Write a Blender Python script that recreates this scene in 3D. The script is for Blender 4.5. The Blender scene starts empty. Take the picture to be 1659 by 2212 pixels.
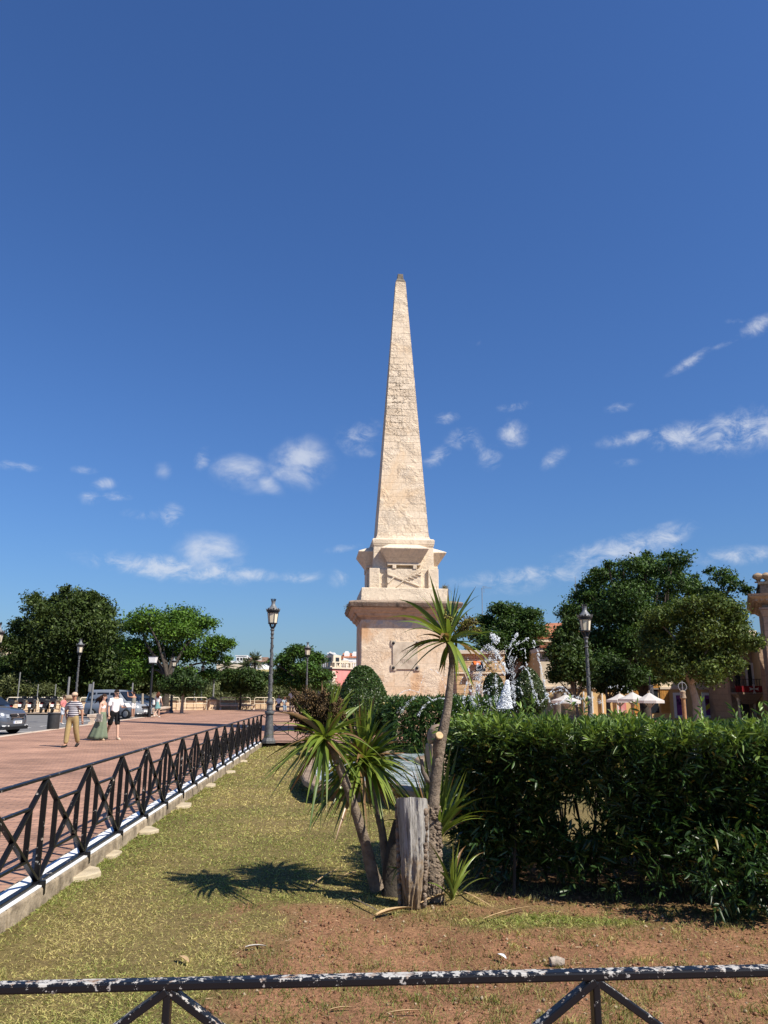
import bpy, bmesh, math, random
import numpy as np
from mathutils import Vector, Matrix
C = bpy.context.scene.collection
SC = bpy.context.scene
rad = math.radians
# ------------------------------------------------------------------ camera
FPX, PITCH, EYE, ROLL = 1680.0, math.atan(391 / 1680.0), 1.65, rad(.25)
cam = bpy.data.cameras.new('camera')
cam.sensor_fit = 'VERTICAL'; cam.sensor_height = 24.0; cam.lens = 24.0 * FPX / 2212.0
cam.clip_start = .05; cam.clip_end = 6000
camo = bpy.data.objects.new('camera', cam); C.objects.link(camo)
_R = Vector((1, 0, 0)); _U = Vector((0, -math.sin(PITCH), math.cos(PITCH))); _F = Vector((0, math.cos(PITCH), math.sin(PITCH)))
_r = _R * math.cos(ROLL) + _U * math.sin(ROLL); _u = _U * math.cos(ROLL) - _R * math.sin(ROLL)
camo.matrix_world = Matrix(((_r.x, _u.x, -_F.x, 0), (_r.y, _u.y, -_F.y, 0), (_r.z, _u.z, -_F.z, EYE), (0, 0, 0, 1)))
SC.camera = camo
def ray(x, y):
    return _r * ((x - 829.5) / FPX) + _u * ((1106 - y) / FPX) + _F
def at(x, y, Y):
    d = ray(x, y); t = Y / d.y
    return Vector((d.x * t, Y, EYE + d.z * t))
def gp(x, y, z=0.0):
    d = ray(x, y); t = (z - EYE) / d.z
    return Vector((d.x * t, d.y * t, z))
# ------------------------------------------------------------------ light, sky, exposure
SUN_EL = rad(48); SUN_V = Vector((.827, -.562, 0)).normalized()
sunv = Vector((SUN_V.x * math.cos(SUN_EL), SUN_V.y * math.cos(SUN_EL), math.sin(SUN_EL)))
sl = bpy.data.lights.new('sun', 'SUN'); sl.energy = 4.7; sl.angle = rad(.53); sl.color = (1, .93, .82)
so = bpy.data.objects.new('sun', sl); C.objects.link(so)
so.rotation_euler = sunv.to_track_quat('Z', 'Y').to_euler(); so.location = (30, -20, 60)
SC.view_settings.view_transform = 'Standard'; SC.view_settings.look = 'None'
SC.view_settings.exposure = .7; SC.view_settings.gamma = 1
SC.cycles.use_denoising = True; SC.cycles.max_bounces = 6; SC.cycles.diffuse_bounces = 3
SC.cycles.glossy_bounces = 3; SC.cycles.transmission_bounces = 4; SC.cycles.caustics_reflective = False
SC.cycles.use_adaptive_sampling = True; SC.cycles.adaptive_threshold = .012
W = bpy.data.worlds.new('World'); SC.world = W; W.use_nodes = True
def world():
    nt = W.node_tree; nt.nodes.clear(); L = nt.links.new
    def n(t, **k):
        x = nt.nodes.new(t)
        for a, b in k.items(): setattr(x, a, b)
        return x
    def m(op, a, b=None, c=None):
        x = n('ShaderNodeMath', operation=op)
        for i, v in enumerate((a, b, c)):
            if v is None: continue
            if hasattr(v, 'is_linked'): L(v, x.inputs[i])
            else: x.inputs[i].default_value = v
        return x.outputs[0]
    sky = n('ShaderNodeTexSky', sky_type='NISHITA'); sky.sun_disc = False
    sky.sun_elevation = SUN_EL; sky.sun_rotation = math.atan2(SUN_V.x, SUN_V.y)
    sky.air_density = 1.4; sky.dust_density = .5; sky.ozone_density = 8; sky.altitude = 20
    hs = n('ShaderNodeMix', data_type='RGBA', blend_type='MULTIPLY'); hs.inputs[0].default_value = 1; hs.inputs[7].default_value = (.54, .71, 1, 1)
    L(sky.outputs[0], hs.inputs[6])
    tc = n('ShaderNodeTexCoord'); sp = n('ShaderNodeSeparateXYZ'); L(tc.outputs['Generated'], sp.inputs[0])
    az = m('ARCTAN2', sp.outputs[0], sp.outputs[1]); el = m('ARCSINE', sp.outputs[2])
    cb = n('ShaderNodeCombineXYZ'); L(az, cb.inputs[0]); L(m('MULTIPLY', el, 1.5), cb.inputs[1])
    def noise(scale, det, rough, dist=0):
        t = n('ShaderNodeTexNoise'); t.inputs['Scale'].default_value = scale; t.inputs['Detail'].default_value = det
        t.inputs['Roughness'].default_value = rough; t.inputs['Distortion'].default_value = dist
        L(cb.outputs[0], t.inputs['Vector']); return t.outputs[0]
    nz = noise(30, 9, .68, .5)
    # clouds: pixel-free list of (azimuth, elevation) patches; (x, y, half width, half height, tilt, weight)
    PATCH = [(380, 1228, 150, 22, .06, 1.15),
             (540, 1240, 60, 14, .1, .9), (650, 1245, 45, 14, -.05, .8), (370, 1112, 22, 22, 0, .95), (310, 1112, 40, 12, 0, .6),
             (775, 945, 50, 30, -.3, .72), (790, 975, 25, 14, 0, .6), (438, 990, 16, 26, .3, .7), (225, 1045, 26, 12, -.2, .75),
             (195, 1077, 22, 14, 0, .7), (252, 1073, 28, 10, -.1, .75), (182, 1015, 24, 9, 0, .6), (30, 1007, 40, 10, 0, .75),
             (965, 903, 26, 12, -.1, .75), (1000, 945, 32, 22, -.3, .85), (1030, 960, 18, 20, -.5, .8), (945, 988, 30, 20, -.4, .8),
             (1110, 938, 28, 26, -.6, .95), (1060, 988, 26, 22, -.6, .85), (1198, 988, 30, 16, -.6, .75), (1110, 878, 32, 10, -.1, .7),
             (1330, 882, 32, 10, -.1, .7), (1390, 943, 90, 14, -.06, .9), (1480, 940, 75, 24, -.05, 1.0), (1600, 930, 85, 38, -.1, 1.1),
             (1492, 780, 42, 11, -.45, .82), (1640, 703, 38, 15, -.3, .85), (1590, 695, 18, 8, .3, .6), (1562, 745, 34, 6, -.2, .55), (1025, 742, 20, 8, 0, .5),
             (1120, 1245, 140, 18, -.08, .85), (1330, 1190, 130, 26, -.22, .95), (1430, 1165, 60, 26, -.3, 1.0), (1600, 1200, 90, 18, .05, .85),
             (1450, 1140, 25, 14, 0, .7), (735, 1245, 30, 22, -.6, .6), (740, 1185, 50, 10, -.15, .5), (1350, 1000, 30, 10, 0, .55), (1190, 1250, 150, 26, -.15, .55)]
    SOFT = [(525, 1020, 60, 32, .2, 1.0), (570, 1040, 40, 18, .5, .85), (655, 1000, 56, 44, .1, 1.1), (640, 1022, 70, 22, .1, .8), (455, 1195, 56, 36, 0, 1.3), (352, 1015, 18, 20, 0, .55), (330, 1222, 60, 18, .05, .8), (1430, 1165, 46, 22, -.3, .6)]
    def field(lst):
        tot = None
        for (x, y, sx, sy, rot, wgt) in lst:
            d = ray(x, y).normalized(); a0 = math.atan2(d.x, d.y); e0 = math.asin(d.z)
            u = m('MULTIPLY', m('SUBTRACT', az, a0), math.cos(e0)); v = m('SUBTRACT', el, e0); c, s = math.cos(rot), math.sin(rot)
            # image y runs down, elevation up: tilt is read in image space
            uu = m('ADD', m('MULTIPLY', u, c * FPX / sx), m('MULTIPLY', v, -s * FPX / sx)); vv = m('ADD', m('MULTIPLY', u, s * FPX / sy), m('MULTIPLY', v, c * FPX / sy))
            g = m('MULTIPLY', m('EXPONENT', m('MULTIPLY', m('ADD', m('MULTIPLY', uu, uu), m('MULTIPLY', vv, vv)), -.8)), wgt)
            tot = g if tot is None else m('MAXIMUM', tot, g)
        return tot
    soft = noise(17, 9, .6, .35)
    dens = m('MAXIMUM', m('MULTIPLY', field(PATCH), m('ADD', m('MULTIPLY', nz, 3.0), -.85)), m('MULTIPLY', field(SOFT), m('ADD', m('MULTIPLY', soft, 3.0), -.72)))
    mr = n('ShaderNodeMapRange', interpolation_type='SMOOTHSTEP'); L(dens, mr.inputs[0])
    mr.inputs[1].default_value = .12; mr.inputs[2].default_value = 1.1; mr.inputs[3].default_value = 0; mr.inputs[4].default_value = .66
    mx = n('ShaderNodeMix', data_type='RGBA'); L(mr.outputs[0], mx.inputs[0]); L(hs.outputs[2], mx.inputs[6])
    mx.inputs[7].default_value = (6.6, 6.9, 7.5, 1)
    bg = n('ShaderNodeBackground'); bg.inputs[1].default_value = .072; L(mx.outputs[2], bg.inputs[0])
    o = n('ShaderNodeOutputWorld'); L(bg.outputs[0], o.inputs[0])
world()

# ------------------------------------------------------------------ helpers
def tag(o, label=None, cat=None, group=None, kind=None):
    if label: o['label'] = label
    if cat: o['category'] = cat
    if group: o['group'] = group
    if kind: o['kind'] = kind
    return o
def thing(name, label, cat, loc=(0, 0, 0), rz=0, group=None):
    o = bpy.data.objects.new(name, None); C.objects.link(o); o.empty_display_size = .2
    o.location = loc; o.rotation_euler = (0, 0, rz)
    return tag(o, label, cat, group)
def copy_tree(o, parent=None):
    c = o.copy(); C.objects.link(c)
    if parent: c.parent = parent
    for ch in list(o.children): copy_tree(ch, c)
    return c
def dup(o, loc, rz, label, scale=None, group=None):
    c = copy_tree(o); c.location = loc; c.rotation_euler = (0, 0, rz); c['label'] = label
    if scale: c.scale = (scale,) * 3
    if group: c['group'] = group
    return c
class MB:
    def __init__(s): s.v = []; s.f = []; s.m = []; s.cm = 0
    def add(s, vs, fs):
        o = len(s.v); s.v += [tuple(v) for v in vs]; s.f += [tuple(i + o for i in f) for f in fs]; s.m += [s.cm] * len(fs); return s
    def box(s, c, d, R=None):
        x, y, z = d[0] / 2, d[1] / 2, d[2] / 2; c = Vector(c)
        vs = [Vector(p) for p in ((-x, -y, -z), (x, -y, -z), (x, y, -z), (-x, y, -z), (-x, -y, z), (x, -y, z), (x, y, z), (-x, y, z))]
        if R is not None:
            if not isinstance(R, Matrix): R = Matrix.Rotation(R, 3, 'Z')
            vs = [R @ v for v in vs]
        return s.add([c + v for v in vs], [(0, 3, 2, 1), (4, 5, 6, 7), (0, 1, 5, 4), (1, 2, 6, 5), (2, 3, 7, 6), (3, 0, 4, 7)])
    def frustum(s, z0, hx0, hy0, z1, hx1, hy1, c=(0, 0)):
        a, b = c
        vs = [(a - hx0, b - hy0, z0), (a + hx0, b - hy0, z0), (a + hx0, b + hy0, z0), (a - hx0, b + hy0, z0), (a - hx1, b - hy1, z1), (a + hx1, b - hy1, z1), (a + hx1, b + hy1, z1), (a - hx1, b + hy1, z1)]
        return s.add(vs, [(0, 3, 2, 1), (4, 5, 6, 7), (0, 1, 5, 4), (1, 2, 6, 5), (2, 3, 7, 6), (3, 0, 4, 7)])
    def bar(s, p, q, w, h, up=(0, 0, 1)):
        p, q = Vector(p), Vector(q); d = (q - p).normalized(); u = Vector(up)
        sd = d.cross(u)
        if sd.length < 1e-4: sd = d.cross(Vector((1, 0, 0)))
        sd.normalize(); u = sd.cross(d)
        vs = []
        for e in (p, q):
            for a, b in ((-1, -1), (1, -1), (1, 1), (-1, 1)): vs.append(e + sd * (a * w / 2) + u * (b * h / 2))
        return s.add(vs, [(0, 3, 2, 1), (4, 5, 6, 7), (0, 1, 5, 4), (1, 2, 6, 5), (2, 3, 7, 6), (3, 0, 4, 7)])
    def tube(s, path, r, n=8, jit=0, rng=None):
        path = [Vector(p) for p in path]; k = len(path)
        rr = list(r) if hasattr(r, '__len__') else [r] * k
        vs = []; ref = Vector((0, 1, 0))
        for i, p in enumerate(path):
            d = (path[min(i + 1, k - 1)] - path[max(i - 1, 0)])
            if d.length < 1e-7: d = Vector((0, 0, 1))
            d.normalize()
            a = d.cross(ref)
            if a.length < .15: a = d.cross(Vector((1, 0, 0)))
            a.normalize(); b = a.cross(d)
            for j in range(n):
                t = 2 * math.pi * j / n; q = rr[i]
                if jit: q *= 1 + jit * (rng.random() * 2 - 1)
                vs.append(p + a * (math.cos(t) * q) + b * (math.sin(t) * q))
        fs = [(i * n + j, (i + 1) * n + j, (i + 1) * n + (j + 1) % n, i * n + (j + 1) % n) for i in range(k - 1) for j in range(n)]
        fs += [tuple(range(n)), tuple(reversed(range((k - 1) * n, k * n)))]
        return s.add(vs, fs)
    def lathe(s, prof, n=16, c=(0, 0, 0), ph=0):
        k = len(prof); vs = [(c[0] + r * math.cos(2 * math.pi * j / n + ph), c[1] + r * math.sin(2 * math.pi * j / n + ph), c[2] + z) for r, z in prof for j in range(n)]
        fs = [(i * n + j, i * n + (j + 1) % n, (i + 1) * n + (j + 1) % n, (i + 1) * n + j) for i in range(k - 1) for j in range(n)]
        fs += [tuple(reversed(range(n))), tuple(range((k - 1) * n, k * n))]
        return s.add(vs, fs)
    def sphere(s, c, r, n=8, m=5):
        rx, ry, rz = r if hasattr(r, '__len__') else (r, r, r); c = Vector(c)
        vs = [c + Vector((0, 0, -rz))]; fs = []
        for i in range(1, m):
            t = -math.pi / 2 + math.pi * i / m
            for j in range(n): vs.append(c + Vector((rx * math.cos(t) * math.cos(2 * math.pi * j / n), ry * math.cos(t) * math.sin(2 * math.pi * j / n), rz * math.sin(t))))
        vs.append(c + Vector((0, 0, rz))); e = len(vs) - 1
        for j in range(n):
            fs.append((0, 1 + (j + 1) % n, 1 + j)); fs.append((e, e - n + j, e - n + (j + 1) % n))
        for i in range(m - 2):
            for j in range(n): fs.append((1 + i * n + j, 1 + i * n + (j + 1) % n, 1 + (i + 1) * n + (j + 1) % n, 1 + (i + 1) * n + j))
        return s.add(vs, fs)
    def prism(s, poly, fn, t0, t1):
        """poly of 2-D points carried into space by fn(a, b, t) at t0 and t1"""
        k = len(poly); vs = [fn(a, b, t0) for a, b in poly] + [fn(a, b, t1) for a, b in poly]
        fs = [tuple(range(k))[::-1], tuple(range(k, 2 * k))] + [(i, (i + 1) % k, k + (i + 1) % k, k + i) for i in range(k)]
        return s.add(vs, fs)
    def loft(s, rings, caps=True):
        n = len(rings[0]); k = len(rings); vs = [p for r in rings for p in r]
        fs = [(i * n + j, i * n + (j + 1) % n, (i + 1) * n + (j + 1) % n, (i + 1) * n + j) for i in range(k - 1) for j in range(n)]
        if caps: fs += [tuple(reversed(range(n))), tuple(range((k - 1) * n, k * n))]
        return s.add(vs, fs)
    def build(s, name, mat, parent=None, smooth=False, bevel=0, sub=0):
        me = bpy.data.meshes.new(name); me.from_pydata(s.v, [], s.f); me.update()
        bm = bmesh.new(); bm.from_mesh(me); bmesh.ops.recalc_face_normals(bm, faces=bm.faces); bm.to_mesh(me); bm.free()
        for mt in (mat if isinstance(mat, (list, tuple)) else [mat]): me.materials.append(mt)
        if any(s.m): me.polygons.foreach_set('material_index', s.m)
        o = bpy.data.objects.new(name, me); C.objects.link(o)
        if smooth:
            me.polygons.foreach_set('use_smooth', [True] * len(me.polygons))
            if smooth is not True: me.set_sharp_from_angle(angle=rad(smooth))
        if bevel:
            b = o.modifiers.new('bevel', 'BEVEL'); b.width = bevel; b.segments = 2; b.limit_method = 'ANGLE'; b.angle_limit = rad(35)
        if sub:
            b = o.modifiers.new('sub', 'SUBSURF'); b.levels = sub; b.render_levels = sub
        if parent: o.parent = parent
        return o
def text_mesh(name, txt, size, mat, parent, loc, rot, extrude=.002, sx=1, align='CENTER'):
    cu = bpy.data.curves.new(name, 'FONT'); cu.body = txt; cu.size = size; cu.extrude = extrude; cu.align_x = align; cu.align_y = 'CENTER'
    t = bpy.data.objects.new(name + '_curve', cu); C.objects.link(t)
    dg = bpy.context.evaluated_depsgraph_get(); dg.update()
    me = bpy.data.meshes.new_from_object(t.evaluated_get(dg)); bpy.data.objects.remove(t); bpy.data.curves.remove(cu)
    me.materials.clear(); me.materials.append(mat)
    o = bpy.data.objects.new(name, me); C.objects.link(o); o.parent = parent; o.location = loc; o.rotation_euler = rot; o.scale = (sx, 1, 1)
    return o
# fast numpy meshes with a colour attribute
def np_mesh(name, V, F, col, mat, parent=None, smooth=False):
    V = np.asarray(V, np.float32).reshape(-1, 3); F = np.asarray(F, np.int32); k = F.shape[1]
    me = bpy.data.meshes.new(name); me.vertices.add(len(V)); me.vertices.foreach_set('co', V.ravel())
    me.loops.add(F.size); me.loops.foreach_set('vertex_index', F.ravel())
    me.polygons.add(len(F)); me.polygons.foreach_set('loop_start', np.arange(len(F), dtype=np.int32) * k)
    if col is not None:
        ca = me.color_attributes.new('Col', 'FLOAT_COLOR', 'POINT')
        c4 = np.ones((len(V), 4), np.float32); c4[:, :3] = col; ca.data.foreach_set('color', c4.ravel())
    me.update(calc_edges=True); me.validate()
    if smooth: me.polygons.foreach_set('use_smooth', [True] * len(me.polygons))
    me.materials.append(mat); o = bpy.data.objects.new(name, me); C.objects.link(o)
    if parent: o.parent = parent
    return o
def nrm(a): return a / np.maximum(np.linalg.norm(a, axis=-1, keepdims=True), 1e-9)
def ribbons(P, D, L, Wd, droop, prof, fold=.25, side=None, rng=None, mid=True, curl=None):
    """N strap leaves: base P, direction D, length L, width Wd, droop; prof = width profile. Returns V (N*k*a,3), F, and t per vertex."""
    N = len(P); k = len(prof); T = np.linspace(0, 1, k)
    D = nrm(D)
    if side is None:
        side = np.cross(D, rng.normal(size=(N, 3)))
    side = nrm(side); Nn = nrm(np.cross(side, D))
    L = np.broadcast_to(L, (N,)); Wd = np.broadcast_to(Wd, (N,)); droop = np.broadcast_to(droop, (N,))
    ctr = P[:, None, :] + D[:, None, :] * (L[:, None] * T)[..., None]
    ctr[..., 2] -= (droop * L)[:, None] * T ** 2
    if curl is not None: ctr += side[:, None, :] * (np.broadcast_to(curl, (N,)) * L)[:, None, None] * (T ** 2)[None, :, None]
    hw = (Wd[:, None] * np.asarray(prof)[None, :] / 2)[..., None]
    l = ctr - side[:, None] * hw + Nn[:, None] * hw * fold * 2; r = ctr + side[:, None] * hw + Nn[:, None] * hw * fold * 2
    if mid: V = np.stack([l, ctr, r], 2); a = 3
    else: V = np.stack([l, r], 2); a = 2
    base = np.arange(N)[:, None, None] * (k * a); i = np.arange(k - 1)[None, :, None] * a; j = np.arange(a - 1)[None, None, :]
    q = base + i + j
    F = np.stack([q, q + 1, q + a + 1, q + a], -1).reshape(-1, 4)
    t = np.broadcast_to(T[None, :, None], (N, k, a)).reshape(-1)
    return V.reshape(-1, 3), F, t, k * a
def _h(ix, iy, seed):
    h = (ix * 374761393 + iy * 668265263 + seed * 974634777) & 0x7fffffff
    h = ((h ^ (h >> 13)) * 1274126177) & 0x7fffffff
    return ((h ^ (h >> 16)) & 0xffff) / 65535.0
def vnoise(x, y, seed=0):
    x = np.asarray(x, float); y = np.asarray(y, float); ix = np.floor(x).astype(np.int64); iy = np.floor(y).astype(np.int64)
    fx = x - ix; fy = y - iy; fx = fx * fx * (3 - 2 * fx); fy = fy * fy * (3 - 2 * fy)
    return (_h(ix, iy, seed) * (1 - fx) + _h(ix + 1, iy, seed) * fx) * (1 - fy) + (_h(ix, iy + 1, seed) * (1 - fx) + _h(ix + 1, iy + 1, seed) * fx) * fy
def fbm(x, y, seed=0, o=4):
    s = 0; a = .5; t = 0
    for i in range(o):
        s = s + a * vnoise(x * 2 ** i, y * 2 ** i, seed + i); t += a; a *= .5
    return s / t
# ------------------------------------------------------------------ materials
def nodes(name):
    m = bpy.data.materials.new(name); m.use_nodes = True; nt = m.node_tree
    b = nt.nodes['Principled BSDF']
    def n(t, **k):
        x = nt.nodes.new(t)
        for a, v in k.items(): setattr(x, a, v)
        return x
    return m, nt, b, n, nt.links.new
def ramp(n, stops, interp='LINEAR'):
    r = n('ShaderNodeValToRGB'); e = r.color_ramp; e.interpolation = interp
    while len(e.elements) < len(stops): e.elements.new(.5)
    for el, (p, c) in zip(e.elements, stops): el.position = p; el.color = (*c, 1) if hasattr(c, '__len__') else (c, c, c, 1)
    return r
def noise(n, L, vec, scale, det=4, rough=.55, dist=0):
    t = n('ShaderNodeTexNoise'); t.inputs['Scale'].default_value = scale; t.inputs['Detail'].default_value = det
    t.inputs['Roughness'].default_value = rough; t.inputs['Distortion'].default_value = dist
    if vec is not None: L(vec, t.inputs['Vector'])
    return t.outputs['Fac']
def mixc(n, L, f, a, b, mode='MIX'):
    x = n('ShaderNodeMix', data_type='RGBA', blend_type=mode)
    for i, v in ((0, f), (6, a), (7, b)):
        if hasattr(v, 'is_linked'): L(v, x.inputs[i])
        elif i == 0: x.inputs[0].default_value = v
        else: x.inputs[i].default_value = (*v, 1)
    return x.outputs[2]
def bump(n, L, b, h, strength, dist=.02, prev=None):
    x = n('ShaderNodeBump'); x.inputs['Strength'].default_value = strength; x.inputs['Distance'].default_value = dist
    L(h, x.inputs['Height'])
    if prev is not None: L(prev, x.inputs['Normal'])
    L(x.outputs[0], b.inputs['Normal']); return x.outputs[0]
def mat(name, c, rough=.7, var=.18, scale=6, bmp=0, bscale=40, metal=0, spec=.35, c2=None, coat=0):
    m, nt, b, n, L = nodes(name)
    tc = n('ShaderNodeTexCoord').outputs['Object']
    f = noise(n, L, tc, scale, 5, .6)
    r = ramp(n, [(.3, 0.0), (.7, 1.0)]); L(f, r.inputs[0])
    lo = tuple(x * (1 - var) for x in c); hi = c2 if c2 else tuple(min(1, x * (1 + var)) for x in c)
    L(mixc(n, L, r.outputs[0], lo, hi), b.inputs['Base Color'])
    b.inputs['Roughness'].default_value = rough; b.inputs['Metallic'].default_value = metal; b.inputs['Specular IOR Level'].default_value = spec
    b.inputs['Coat Weight'].default_value = coat
    if bmp: bump(n, L, b, noise(n, L, tc, bscale, 5, .6), bmp, .02)
    return m
def mat_leaf(name, rough=.5, trans=.3, spec=.3, gain=1.0):
    m, nt, b, n, L = nodes(name)
    a = n('ShaderNodeAttribute', attribute_name='Col')
    L(a.outputs['Color'], b.inputs['Base Color']); b.inputs['Roughness'].default_value = rough; b.inputs['Specular IOR Level'].default_value = spec
    tr = n('ShaderNodeBsdfTranslucent'); L(mixc(n, L, 1.0, a.outputs['Color'], (1.25, 1.3, .7), 'MULTIPLY'), tr.inputs[0])
    mx = n('ShaderNodeMixShader'); mx.inputs[0].default_value = trans; L(b.outputs[0], mx.inputs[1]); L(tr.outputs[0], mx.inputs[2])
    L(mx.outputs[0], nt.nodes['Material Output'].inputs[0]); return m
def mat_stone(name, c1, c2, mortar, bw, bh, msize=.012, pit=.5, patch=None, patch_sc=.5, joint=1.0, warp=.03, bstr=.6, plaster=0, stain=None, scar=None):
    """ashlar: blocks run along (x + y, z) of the object"""
    m, nt, b, n, L = nodes(name)
    tc = n('ShaderNodeTexCoord').outputs['Object']; sp = n('ShaderNodeSeparateXYZ'); L(tc, sp.inputs[0])
    ad = n('ShaderNodeMath', operation='ADD'); L(sp.outputs[0], ad.inputs[0]); L(sp.outputs[1], ad.inputs[1])
    wn = n('ShaderNodeTexNoise'); wn.inputs['Scale'].default_value = 1.7; wn.inputs['Detail'].default_value = 4; L(tc, wn.inputs['Vector'])
    cb = n('ShaderNodeCombineXYZ'); L(ad.outputs[0], cb.inputs[0]); L(sp.outputs[2], cb.inputs[1])
    wv = n('ShaderNodeVectorMath', operation='SCALE'); wv.inputs['Scale'].default_value = warp; L(wn.outputs['Color'], wv.inputs[0])
    va = n('ShaderNodeVectorMath', operation='ADD'); L(cb.outputs[0], va.inputs[0]); L(wv.outputs[0], va.inputs[1])
    br = n('ShaderNodeTexBrick'); L(va.outputs[0], br.inputs['Vector']); br.inputs['Scale'].default_value = 1
    br.inputs['Brick Width'].default_value = bw; br.inputs['Row Height'].default_value = bh; br.inputs['Mortar Size'].default_value = msize
    br.inputs['Mortar Smooth'].default_value = .3; br.inputs['Bias'].default_value = -.1
    br.inputs['Color1'].default_value = (*c1, 1); br.inputs['Color2'].default_value = (*c2, 1)
    mo = tuple(a * (1 - joint) + d * joint for a, d in zip(c1, mortar)); br.inputs['Mortar'].default_value = (*mo, 1)
    br.offset = .43; br.squash = 1.25; br.squash_frequency = 3
    col = br.outputs['Color']
    big = noise(n, L, tc, 1.1, 6, .65, .4)
    if plaster:
        pr = ramp(n, [(.5 - plaster * .2, 1.0), (.56 - plaster * .2, 0.0)]); L(noise(n, L, tc, .8, 6, .62, .5), pr.inputs[0])
        col = mixc(n, L, pr.outputs[0], col, c2)
    if patch:
        pr = ramp(n, [(.53, 0.0), (.62, 1.0)]); L(noise(n, L, tc, patch_sc, 7, .6, .6), pr.inputs[0]); col = mixc(n, L, pr.outputs[0], col, patch)
    if stain:
        z0, z1, scol = stain
        mr = n('ShaderNodeMapRange'); L(sp.outputs[2], mr.inputs[0]); mr.inputs[1].default_value = z0; mr.inputs[2].default_value = z1
        mm = n('ShaderNodeMath', operation='ADD'); L(mr.outputs[0], mm.inputs[0]); L(noise(n, L, tc, 2.5, 6, .65, .3), mm.inputs[1])
        sr = ramp(n, [(1.0, 0.0), (1.0, .85)]); sr.color_ramp.elements[0].position = .93; L(mm.outputs[0], sr.inputs[0]); col = mixc(n, L, sr.outputs[0], col, scol)
    fine = noise(n, L, tc, 9, 8, .7, .3)
    fr = ramp(n, [(.3, .72), (.62, 1.08)]); L(fine, fr.inputs[0]); col = mixc(n, L, .8, col, fr.outputs[0], 'MULTIPLY')
    # dark pits
    vo = n('ShaderNodeTexVoronoi'); vo.inputs['Scale'].default_value = 13; L(wv.outputs[0], vo.inputs['Vector'])
    va2 = n('ShaderNodeVectorMath', operation='ADD'); L(tc, va2.inputs[0]); L(wv.outputs[0], va2.inputs[1]); L(va2.outputs[0], vo.inputs['Vector'])
    er = ramp(n, [(.46, 0.0), (.6, 1.0)]); L(big, er.inputs[0])
    pitn = noise(n, L, tc, 16, 6, .75, .6)
    pm = n('ShaderNodeMath', operation='MULTIPLY'); L(er.outputs[0], pm.inputs[0]); L(pitn, pm.inputs[1])
    pr = ramp(n, [(.54, 1.0), (.66, .5)]); L(pm.outputs[0], pr.inputs[0]); col = mixc(n, L, pit, col, pr.outputs[0], 'MULTIPLY')
    if scar:      # broken, darkened joints in one stretch of the face
        sx, sz, rx, rz = scar; q = n('ShaderNodeVectorMath', operation='SUBTRACT'); L(tc, q.inputs[0]); q.inputs[1].default_value = (sx, 0, sz)
        q2 = n('ShaderNodeVectorMath', operation='MULTIPLY'); L(q.outputs[0], q2.inputs[0]); q2.inputs[1].default_value = (1 / rx, 0, 1 / rz)
        ln = n('ShaderNodeVectorMath', operation='LENGTH'); L(q2.outputs[0], ln.inputs[0]); fr2 = ramp(n, [(.35, 1.0), (1.0, 0.0)]); L(ln.outputs['Value'], fr2.inputs[0])
        jn = n('ShaderNodeMath', operation='MULTIPLY_ADD'); L(br.outputs['Fac'], jn.inputs[0]); jn.inputs[1].default_value = .14; L(noise(n, L, tc, 7, 7, .72, .9), jn.inputs[2])
        cr = ramp(n, [(.56, 0.0), (.64, 1.0)]); L(jn.outputs[0], cr.inputs[0]); mk = n('ShaderNodeMath', operation='MULTIPLY'); L(fr2.outputs[0], mk.inputs[0]); L(cr.outputs[0], mk.inputs[1])
        col = mixc(n, L, mk.outputs[0], col, (.19, .13, .085)); pa = n('ShaderNodeMath', operation='MULTIPLY_ADD'); L(mk.outputs[0], pa.inputs[0]); pa.inputs[1].default_value = -.9; L(pm.outputs[0], pa.inputs[2]); pm = pa
    L(col, b.inputs['Base Color']); b.inputs['Roughness'].default_value = .92; b.inputs['Specular IOR Level'].default_value = .15
    inv = n('ShaderNodeMath', operation='MULTIPLY'); L(br.outputs['Fac'], inv.inputs[0]); inv.inputs[1].default_value = -1.0 * joint
    p1 = bump(n, L, b, inv.outputs[0], min(1, bstr), .03)
    p2 = bump(n, L, b, pm.outputs[0], -min(1, pit * 1.6) if False else min(1, pit * 1.6), .06, p1)
    bump(n, L, b, fine, bstr * .7, .02, p2)
    return m
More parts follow.
